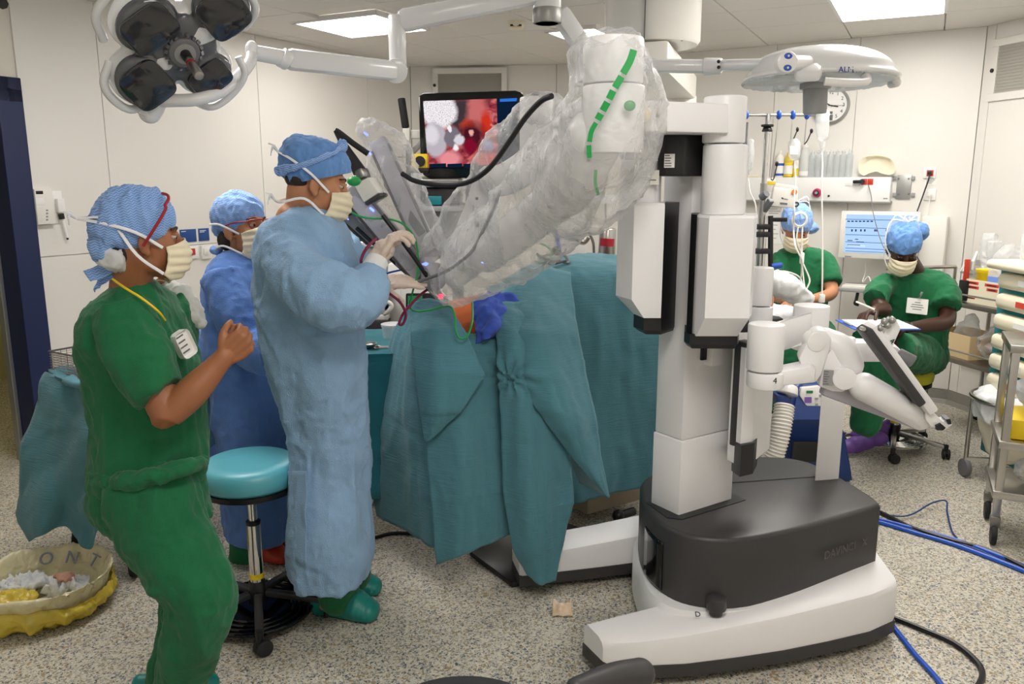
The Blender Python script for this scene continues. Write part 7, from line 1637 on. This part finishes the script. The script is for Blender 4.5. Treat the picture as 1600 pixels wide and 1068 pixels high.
# infusion pumps / cartons on the stand
t = thing('infusion_pump', at(1225, 300, 4.42), 'pale infusion pump with orange spot clamped to the drip stand', 'pump')
m = MB(); m.prism([at(x, y, 4.42) for x, y in ((1209, 292), (1247, 297), (1246, 326), (1204, 322))], V((.03, .12, 0)), .008); m.obj('pump_case', M['offwhite'], t, 30)
m = MB(); m.prism([at(x, y, 4.43) for x, y in ((1212, 286), (1246, 291), (1247, 298), (1209, 293))], V((.03, .11, 0)), .004); m.obj('pump_lid', M['offwhite'], t, 30)
m = MB(); q = at(1241, 300, 4.418); m.cyl(q, q+V((0, -.003, 0)), .015, n=20); m.obj('orange_spot', M['orange'], t)
for x0, y0, x1, y1, mt in ((1221, 308, 1224, 311, 'black'), (1225, 310, 1231, 312, 'midgrey'), (1219, 316, 1230, 320, 'midgrey')): m = MB(); m.prism([at(x0, y0, 4.419), at(x1, y0+1, 4.419), at(x1, y1, 4.419), at(x0, y1-1, 4.419)], V((0, -.002, 0))); m.obj('pump_print', M[mt], t, None)
m = MB(); q = at(1244, 319, 4.42); m.tube([q+V((.011*math.cos(a), -.003, .011*math.sin(a))) for a in np.linspace(0, math.tau, 13)], .004, 6, 2); m.obj('pump_ring', M['black'], t)
t = thing('tape_box', at(1204, 286, 4.5), 'small yellow topped box beside the pump on the drip stand', 'box'); m = MB(); m.box(at(1203, 290, 4.60), (.05, .04, .07), 0, .004); m.obj('box', M['offwhite'], t); m = MB(); m.box(at(1203, 286, 4.60), (.052, .042, .02), 0, .003); m.obj('box_lid', M['yellow'], t)
# anaesthesia machine parts seen between the robot arms
am = thing('anaesthesia_machine', (.75, 5.3, 0), 'pale anaesthesia machine seen between the plastic drape and the robot column', 'medical machine')
def abox(x0, y0, x1, y1, Y, d, mt, name, bev=.006): return pbox((x0, y0, x1, y1), Y, d, mt, name, am, bev)
abox(880, 320, 916, 560, 5.2, .3, 'white', 'side_panel'); abox(916, 305, 962, 318, 5.2, .3, 'white', 'top_shelf', .004); abox(905, 352, 938, 362, 5.0, .06, 'offwhite', 'breathing_arm')
for x in (889, 896): m = MB(); q = at(x, 369, 5.195); m.cyl(q, q+V((0, -.004, 0)), .022, n=18); m.obj('blue_badge', M['blue'], am)
m = MB(); q = at(905, 368, 5.0); m.tube([at(902, 358, 5.0), at(903, 372, 5.0), at(912, 378, 5.0), at(918, 370, 5.0)], .02, 12, 4); m.obj('elbow_pipe', M['steel'], am)
m = MB(); m.cyl(at(950, 356, 5.0), at(947, 408, 5.0), .05, .055, n=24, bevel=.01); m.obj('absorber', M['steel'], am); m = MB(); m.cyl(at(949, 372, 4.97), at(948, 384, 4.97), .045, n=20); m.obj('absorber_label', M['redd'], am)
m = MB(); m.tube([at(920, 362, 5.0), at(927, 380, 5.0), at(928, 405, 5.0)], .008, 8, 4); m.tube([at(946, 318, 5.1), at(947, 350, 5.05)], .006, 8, 2); m.obj('hose', M['midgrey'], am)
m = MB(); m.cyl(at(868, 358, 5.0), at(877, 402, 5.0), .012, n=12); m.obj('blue_rod', M['blue'], am); m = MB(); m.ell(at(869, 392, 5.0), (.03, .03, .03)); m.obj('dark_knob', M['black'], am)
q0 = at(898, 560, 5.2); m = MB(); m.box((q0.x+.25, 5.4, .4), (.75, .5, .7), 0, .02); m.obj('machine_body', M['offwhite'], am, 30)
for dx in (-.05, .55): m = MB(); m.cyl((q0.x+dx, 5.3, .05), (q0.x+dx+.03, 5.3, .05), .05, n=16); m.obj('caster', M['rubber'], am)
# ------------------------------------------------------------------ blue patient warming unit and its hose
wu = thing('warming_unit', fl(1275, 745), 'dark blue patient warming unit with white control panel behind the robot post', 'warming unit')
Yw = 4.15
m = MB(); R = []
for py, x0, x1, y0 in ((752, 1224, 1334, 4.10), (735, 1226, 1332, 4.08), (680, 1232, 1322, 4.12), (668, 1233, 1318, 4.10), (655, 1232, 1318, 4.06), (610, 1240, 1312, 4.12), (600, 1248, 1306, 4.15)):
    a, b_ = at(x0, py, y0), at(x1, py, y0); R.append([a, b_, b_+V((-.01, .26, 0)), a+V((.01, .26, 0))])
zmin = min(p.z for p in R[0]); 
for r_ in R:
    for p in r_: p.z = max(p.z, .02)
m.rings(R); bmesh.ops.bevel(m.bm, geom=[e for e in m.bm.edges if abs(e.verts[0].co.z-e.verts[1].co.z) > .02], offset=.02, segments=3, affect='EDGES'); m.obj('housing', M['navydk'], wu, 40)
m = MB(); m.prism([at(x, y, 4.075+(660-y)*.0005) for x, y in ((1252, 606), (1280, 603), (1296, 612), (1298, 640), (1276, 642), (1260, 634), (1250, 618))], V((0, .03, 0)), .004); cpn = m.obj('control_panel', M['white'], wu, 30)
for (x0, y0, x1, y1, mt, nm) in ((1260, 610, 1270, 614, 'ledgrn', 'display'), (1257, 620, 1268, 629, 'purple', 'panel_mark'), (1273, 621, 1278, 624, 'grey', 'button'), (1274, 630, 1278, 634, 'grey', 'button'), (1280, 616, 1285, 620, 'grey', 'button')):
    m = MB(); m.prism([at(x, y, 4.072+(660-y)*.0005) for x, y in ((x0, y0), (x1, y0), (x1, y1), (x0, y1))], V((0, -.002, 0))); m.obj(nm, M[mt], cpn, None)
m = MB(); m.prism([at(x, y, 4.06) for x, y in ((1240, 690), (1300, 690), (1300, 722), (1238, 722))], V((0, .02, 0)), .006); m.obj('filter_door', M['black'], wu, 30)
m = MB(); m.prism([at(x, y, 4.05) for x, y in ((1213, 616), (1234, 620), (1236, 645), (1226, 640), (1214, 632))], V((0, .12, 0)), .01); m.obj('hose_holder', M['navydk'], wu, 30)
m = MB(); m.cyl(at(1230, 616, 4.08), at(1233, 602, 4.1), .055, .045, n=24, bevel=.008); m.obj('hose_collar', M['white'], wu)
hp_ = [V(p) for p in crom([tuple(at(*q)) for q in ((1226, 632, 4.06), (1222, 660, 4.02), (1216, 690, 4.0), (1206, 718, 4.0), (1195, 738, 4.02), (1180, 745, 4.1))], 12)]
m = MB(); rr = [.05+.0045*(1 if (i % 2) else -1) for i in range(len(hp_))]; m.tube(hp_, rr, 18, 1); m.obj('ribbed_hose', M['offwhite'], wu, 25)
# ------------------------------------------------------------------ yellow stool of the writer
stool(2.33, 4.72, .52, .19, 'yelseat', 'yellow round stool with chrome foot ring under the seated writer', .5, 'chrome', .29, 'steel', True, .12, .19)
stool(at(1254, 600, 5.15).x, 5.15, .62, .17, 'dark', 'dark stool under the anaesthetist, hidden behind the robot', .2, 'black', .27, 'black', False, .1, .17)
# ------------------------------------------------------------------ steel supply trolley at the right wall
sd = v3(dc); sn = v3(nc); tc_ = v3(C_)+sd*.86+sn*.33; ty = math.atan2(sd.y, sd.x)
tr = thing('supply_trolley', tc_, 'two shelf stainless supply trolley along the right corner wall', 'trolley')
def TP(a, b, z): return tc_+sd*a+sn*b+V((0, 0, z))
zt, zl = .86, .50
for a in (-.445, .445):
    for b_ in (-.215, .215):
        m = MB(); m.cyl(TP(a, b_, .12), TP(a, b_, zt), .013, n=12); m.obj('post', M['steel'], tr); m = MB(); m.cyl(TP(a-.014, b_, .055), TP(a+.014, b_, .055), .055, n=20, bevel=.006); m.obj('wheel', M['rubber'], tr); m = MB(); m.box(TP(a, b_, .105), (.05, .04, .04), ty, .006); m.obj('wheel_fork', M['midgrey'], tr)
for z in (zt, zl):
    m = MB(); m.box(TP(0, 0, z-.015), (.92, .46, .03), ty, .004); m.obj('shelf', M['steeld'], tr, 30)
    m = MB(); m.tube([TP(-.45, -.22, z+.05), TP(-.45, .22, z+.05), TP(.45, .22, z+.05), TP(.45, -.22, z+.05)], .006, 8, 1); m.obj('guard_rail', M['steel'], tr)
m = MB(); m.cyl(TP(-.43, .1, zt+.2), TP(-.52, .55, zt+.19), .012, n=12); m.cyl(TP(-.43, .1, zt), TP(-.43, .1, zt+.2), .01, n=10); m.obj('push_handle', M['steel'], tr)
# boxes and supplies on it
def pix_on(px, z, off=0.0):
    """point on the trolley shelf (height z) under pixel column px, along its centre line shifted by off"""
    best = None
    for k in range(200):
        a = -.6+k*.008; p = TP(a, off, z); w = p.y*CP-(p.z-EYE)*SP; x = 800+F_PX*p.x/w
        if best is None or abs(x-px) < best[0]: best = (abs(x-px), a)
    return best[1]
a0, a1 = pix_on(1519, zt, .1), pix_on(1578, zt, .1)
bx = thing('supply_box', TP((a0+a1)/2, .1, zt), 'cream open box with red label strips on top of the steel trolley', 'box')
Lx = a1-a0; hB = .145
for (ca, cb, sa, sb) in ((0, .11, Lx, .006), (0, -.11, Lx, .006), (-Lx/2, 0, .006, .22), (Lx/2, 0, .006, .22)): m = MB(); m.box(TP((a0+a1)/2+ca, .06+cb, zt+hB/2), (sa, sb, hB), ty); m.obj('box_side', M['cream'], bx, None)
m = MB(); m.box(TP((a0+a1)/2, .06, zt+.003), (Lx, .22, .005), ty); m.obj('box_bottom', M['cream'], bx, None)
M['lblred'] = mat('red label', '#d94a3a', .5)
for ca, z, w in ((-.28, .125, .36), (-.25, .098, .34), (.25, .125, .36), (.27, .098, .28), (-.3, .03, .3)):
    m = MB(); m.box(TP((a0+a1)/2+ca*Lx, .1735, zt+z), (w*Lx, .001, .018 if z > .05 else .008), ty); lb = m.obj('red_strip', M['lblred'], bx, None); m = MB(); m.box(TP((a0+a1)/2+ca*Lx, .1745, zt+z), (w*Lx*.7, .0006, .006), ty); m.obj('strip_print', M['black'], lb, None)
ay_ = pix_on(1537, zt, .05); t = thing('sharps_tub', TP(ay_, .05, zt+.01), 'yellow plastic tub standing in the cream label box', 'tub'); m = MB(); m.lathe([(.05, .0), (.056, .17), (.06, .175), (.06, .185), (.05, .185)], TP(ay_, .05, zt+.0065), n=24); m.obj('tub', M['yellow'], t, 40); m = MB(); m.lathe([(.061, .185), (.061, .195), (.03, .2)], TP(ay_, .05, zt+.008), n=24); m.obj('tub_lid', M['yellow'], t, 40)
ab = pix_on(1558, zt, .05); t = thing('glass_pack', TP(ab, .05, zt), 'pale blue clear pack next to the yellow tub in the label box', 'pack'); m = MB(); m.box(TP(ab, .05, zt+.12), (.1, .1, .22), ty, .008); m.obj('pack', M['filmbag'], t); m = MB(); m.box(TP(ab, .101, zt+.12), (.09, .002, .1), ty); m.obj('pack_print', M['packblue'], t)
am_ = pix_on(1533, zt, -.08); r = random.Random(9)
for k, (dx, h, lb) in enumerate(((-.05, .34, 'tall clear plastic sleeve standing behind the yellow tub'), (.03, .30, 'second clear plastic sleeve behind the yellow tub'), (.12, .24, 'crumpled clear plastic bag right of the sleeves'))):
    t0_ = TP(am_+dx, -.125, zt+.004); m = MB()
    if k < 2: m.tube([t0_, t0_+V((.0, 0, h*.5)), t0_+V((.02-.03*k, 0, h*1.2))], [.035, .04, .045], 14, 4)
    else: m.ell(t0_+V((.03, 0, .23)), (.11, .07, .12)); m.ell(t0_+V((.03, 0, .12)), (.07, .06, .1))
    tag(m.blend('clear_sleeve', M['filmbag'], None, .01, 1, folds(.012, (20, 20, 20), k+3.0)), lb, 'plastic bag', 'clear plastic on the supply trolley')
t = thing('paper_packets', TP(pix_on(1512, zt, 0), 0, zt), 'fan of white paper packets leaning left of the sleeves', 'packet')
for k in range(4): m = MB(); q = TP(pix_on(1516, zt, -.02)-.0, -.02, zt+.15+.03*k); m.box(q, (.012, .2, .06), ty+.3*k, M=Matrix.Rotation(ty+.25*k, 4, 'Z') @ Matrix.Rotation(-.5+.25*k, 4, 'X')); m.obj('packet', M['paper'] if k % 2 else M['greycloth'], t)
ar = pix_on(1507, zt, .16); t = thing('stapler', TP(ar, .16, zt), 'upright red and black tool at the left of the label box', 'tool')
m = MB(); m.box(TP(ar, .16, zt+.07), (.07, .06, .13), ty, .01); m.obj('tool_body', M['black'], t, 30); m = MB(); m.box(TP(ar, .17, zt+.19), (.02, .03, .15), ty, .004); m.obj('tool_handle', M['red'], t, 30)
# lower shelf
a0, a1 = pix_on(1466, zl, .1), pix_on(1530, zl, .1); Lx = min(a1-a0, .36); am2 = (a0+a1)/2
t = thing('cardboard_box', TP(am2, .06, zl), 'open tan cardboard box on the lower shelf of the steel trolley', 'box')
for (ca, cb, sa, sb) in ((0, .13, Lx, .006), (0, -.13, Lx, .006), (-Lx/2, 0, .006, .26), (Lx/2, 0, .006, .26)): m = MB(); m.box(TP(am2+ca, .05+cb, zl+.075), (sa, sb, .15), ty); m.obj('box_side', M['card'], t, None)
m = MB(); m.box(TP(am2, .05, zl+.004), (Lx, .26, .006), ty); m.obj('box_bottom', M['card'], t, None)
m = MB(); m.ell(TP(am2, .05, zl+.14), (.07, .07, .09)); m.ell(TP(am2+.02, .05, zl+.2), (.045, .045, .07)); tag(m.blend('clear_bag', M['filmbag'], None, .01, 1, folds(.014, (18, 18, 18), 4.0)), 'crumpled clear bag sticking out of the cardboard box', 'plastic bag')
ap = pix_on(1545, zl, .12); M['pinkpk'] = mat('pink packets', '#eab8b4', .5, var=('#f6efec', 14)); r = random.Random(4)
PKL = ['pink printed packet on top of the pile in the clear bag', 'pink printed packet leaning at the front of the clear bag', 'pink printed packet at the left of the clear bag', 'pink printed packet under the others in the clear bag']
for k in range(4):
    t = thing('pink_packet', TP(ap, .1, zl+.05), PKL[k], 'packet', 'pink packets on the lower shelf'); m = MB(); m.box(TP(ap+(.03, .06, -.04, 0)[k], (.04, .08, .06, .03)[k], zl+(.185, .135, .10, .065)[k]), (.14, .08, .028), M=Matrix.Rotation(ty+(.4, .9, -.3, .1)[k], 4, 'Z') @ Matrix.Rotation((.5, .8, .6, .1)[k], 4, 'X'), bevel=.012); m.obj('packet', M['pinkpk'], t)
m = MB(); m.ell(TP(ap+.02, .05, zl+.13), (.15, .13, .11)); m.ell(TP(ap-.10, .05, zl+.075), (.07, .08, .055)); tag(m.blend('clear_bag', M['filmthin'], None, .012, 1, folds(.018, (14, 14, 14), 6.0)), 'clear plastic bag of pink packets on the lower shelf of the trolley', 'plastic bag')
cable('black_cable', [TP(-.44, -.24, .72), TP(-.3, -.26, .66), TP(-.2, -.26, .60), TP(-.05, -.26, .64), TP(.05, -.27, .72), TP(.06, -.27, .82)], .004, 'black', 'black cable running behind the lower shelf of the steel trolley')
# ------------------------------------------------------------------ drawer cabinet at the right edge
dcab = thing('drawer_cabinet', fl(1605, 700), 'teal cabinet with cream rounded drawers at the right edge of the picture', 'cabinet')
Yq = 4.0; xq = at(1590, 500, 4.2).x
m = MB(); m.box((xq+.15, Yq+.15, .62), (.30, .5, 1.04), 0, .01); m.obj('body', M['tealpl'], dcab, 30)
m = MB(); m.box((xq+.11, Yq+.12, 1.165), (.40, .56, .05), 0, .022, seg=3); m.obj('top_board', M['cream'], dcab, 40)
for k in range(6):
    z = 1.08-.11*k; m = MB(); m.box((xq-.005, Yq+.14, z), (.09, .42, .085), 0, .03, seg=3); dw = m.obj('drawer', M['cream'], dcab, 40)
    m = MB(); m.box((xq-.052, Yq+.10, z+.005), (.003, .10, .03), 0); m.obj('drawer_label', M['lblred'] if k % 2 else M['paper'], dw, None)
for dx in (.05, .24): m = MB(); m.cyl((xq+dx, Yq+.1, .05), (xq+dx+.03, Yq+.1, .05), .05, n=16); m.cyl((xq+dx+.015, Yq+.1, .05), (xq+dx+.015, Yq+.1, .12), .015, n=10); m.obj('caster', M['rubber'], dcab)
t = thing('clear_box', (xq+.15, Yq+.15, 1.19), 'clear plastic box standing on the teal drawer cabinet', 'box'); m = MB(); m.box((xq+.12, Yq+.1, 1.27), (.26, .3, .15), 0, .02); m.obj('box', M['filmbag'], t, 40)
# ------------------------------------------------------------------ stainless trolley in the right foreground, its load
ft = thing('steel_trolley', (2.5, 3.4, 0), 'tall stainless trolley cut off by the right edge of the picture', 'trolley')
fa = V((.14, .29, 0)).normalized(); fb = V((fa.y, -fa.x, 0)); p0 = V((2.165, 3.39, 0)); fy = math.atan2(fb.y, fb.x)
def FT(a, b, z): return p0+fa*a+fb*b+V((0, 0, z))
for a in (0, .32):
    for b_ in (0, .42):
        m = MB(); m.box(FT(a, b_, .51), (.032, .032, .8), fy, .003); m.obj('post', M['steel'], ft, 30); m = MB(); m.box(FT(a, b_, .11), (.04, .045, .05), fy, .004); fk = m.obj('wheel_fork', M['steeld'], ft, 30); m = MB(); m.cyl(FT(a, b_-.012, .05), FT(a, b_+.012, .05), .05, n=20, bevel=.005); m.obj('wheel', M['rubber'], fk)
for z in (.90, .47, .24): m = MB(); m.box(FT(.16, .21, z), (.47, .37, .035), fy, .004); m.obj('shelf', M['steel'], ft, 30)
t = thing('yellow_tray', FT(.16, .4, .49), 'yellow tray on the middle shelf of the tall stainless trolley', 'tray'); m = MB(); m.box(FT(.16, .21, .535), (.38, .28, .09), fy, .008); m.obj('tray', M['yellow'], t, 30)
m = MB(); m.ell(FT(.17, .24, .66), (.19, .14, .09)); m.ell(FT(.12, .13, .70), (.11, .1, .07)); tag(m.blend('white_bag', M['whitecloth'], None, .01, 2, folds(.02, (12, 12, 12), 3.0)), 'white plastic bundle lying over the yellow tray on the trolley', 'bag')
m = MB(); m.prism([FT(.02, .1, .60), FT(.02, .38, .60), FT(.06, .38, .80), FT(.06, .12, .72)], fa*.004); tag(m.obj('clear_sheet', M['filmthin'], None, None), 'clear plastic sheet hanging at the front of the stainless trolley', 'plastic sheet')
m = MB(); m.ell(FT(.14, .22, .325), (.16, .13, .065)); tag(m.blend('clear_bag', M['filmbag'], None, .01, 1, folds(.016, (16, 16, 16), 9.0)), 'clear bag of tubing on the bottom shelf of the stainless trolley', 'plastic bag')
t = thing('coiled_tube', FT(.14, .25, .26), 'coiled yellowish tubing inside the bag on the bottom shelf', 'tube')
for k in range(4): m = MB(); c = FT(.12, .14+.05*k, .315); m.tube([c+fb*(.05*math.cos(a))+V((0, 0, .045*math.sin(a)))+fa*.02*k for a in np.linspace(0, math.tau, 13)], .009, 8, 2); m.obj('loop', M['cream'], t)
# laundry bag on a stand behind it
lb_ = thing('laundry_bag', fl(1560, 740), 'cream laundry bag with white liner hanging in a stand behind the stainless trolley', 'laundry bag')
bc = V((at(1612, 680, 4.05).x, 4.12, 0))
m = MB(); m.lathe([(.10, .13), (.15, .17), (.20, .30), (.235, .43), (.24, .46), (.2, .46), (.05, .41)], bc, n=40); m.blend('bag', M['bagcream'], lb_, .01, 2, [folds(.014, (9, 9, 5), 5.0)])
m = MB(); m.lathe([(.243, .36), (.25, .45), (.24, .49), (.2, .51), (.06, .46), (.19, .44), (.2, .36)], bc, n=40); m.blend('liner', M['whitecloth'], lb_, .009, 2, [folds(.016, (10, 10, 8), 6.0)])
m = MB(); m.tube([bc+V((.26*math.cos(a), .26*math.sin(a), .47)) for a in np.linspace(0, math.tau, 25)], .012, 8, 1); m.obj('hoop', M['steel'], lb_)
for k in range(3):
    a = 2.6+k*math.tau/3; e = bc+V((.25*math.cos(a), .25*math.sin(a), 0)); m = MB(); m.cyl(e+V((0, 0, .09)), e+V((0, 0, .47)), .012, n=10); m.obj('stand_post', M['steel'], lb_); m = MB(); m.cyl(e+V((-.015, 0, .05)), e+V((.015, 0, .05)), .05, n=20, bevel=.006); m.obj('wheel', M['midgrey'], lb_); m = MB(); m.bar(e+V((0, 0, .1)), bc+V((0, 0, .13)), .025, .02); m.obj('stand_leg', M['steel'], lb_)
# ------------------------------------------------------------------ cables on the floor
def fcable(pts, r, mt, label, grp='cables on the floor at the right'):
    m = MB(); m.tube([fl(x, y, z if z is not None else r) for x, y, z in pts], r, 8, 8); return tag(m.obj('floor_cable', M[mt]), label, 'cable', grp)
n_0 = None
fcable([(1340, 795, n_0), (1372, 799, n_0), (1420, 822, n_0), (1480, 842, n_0), (1540, 858, n_0), (1600, 886, n_0), (1680, 930, n_0)], .011, 'black', 'thick black cable lying furthest from the viewer on the right floor')
fcable([(1340, 808, n_0), (1372, 811, n_0), (1430, 826, n_0), (1490, 842, n_0), (1545, 862, n_0), (1600, 884, n_0), (1680, 920, n_0)], .010, 'royal', 'upper blue cable of the pair running from the robot to the right')
fcable([(1340, 812, n_0), (1372, 815, n_0), (1430, 832, n_0), (1490, 850, n_0), (1550, 872, n_0), (1600, 892, n_0), (1680, 928, n_0)], .010, 'royal', 'lower blue cable of the pair running from the robot to the right')
fcable([(1360, 806, n_0), (1440, 832, n_0), (1500, 850, n_0), (1530, 860, n_0), (1565, 876, n_0), (1600, 890, n_0), (1680, 936, n_0)], .006, 'navydk', 'thin navy cable woven between the blue cables')
fcable([(1365, 800, .01), (1400, 806, .01), (1425, 803, .02), (1455, 786, .04), (1478, 782, .05), (1480, 800, .03), (1487, 828, .01), (1495, 840, .008)], .004, 'navydk', 'thin dark cable arching up from the cable bundle')
fcable([(1385, 962, .015), (1400, 966, n_0), (1440, 982, n_0), (1490, 1004, n_0), (1525, 1032, n_0), (1535, 1055, n_0), (1520, 1085, n_0)], .010, 'black', 'black cable curving from the robot base to the bottom edge')
fcable([(1388, 970, .015), (1397, 980, n_0), (1430, 1022, n_0), (1460, 1055, n_0), (1490, 1095, n_0)], .009, 'royal', 'single blue cable running from the robot base to the bottom edge')
fcable([(560, 850, n_0), (590, 838, n_0), (620, 832, n_0), (680, 836, n_0)], .007, 'black', 'black cable on the floor below the left drape', None)
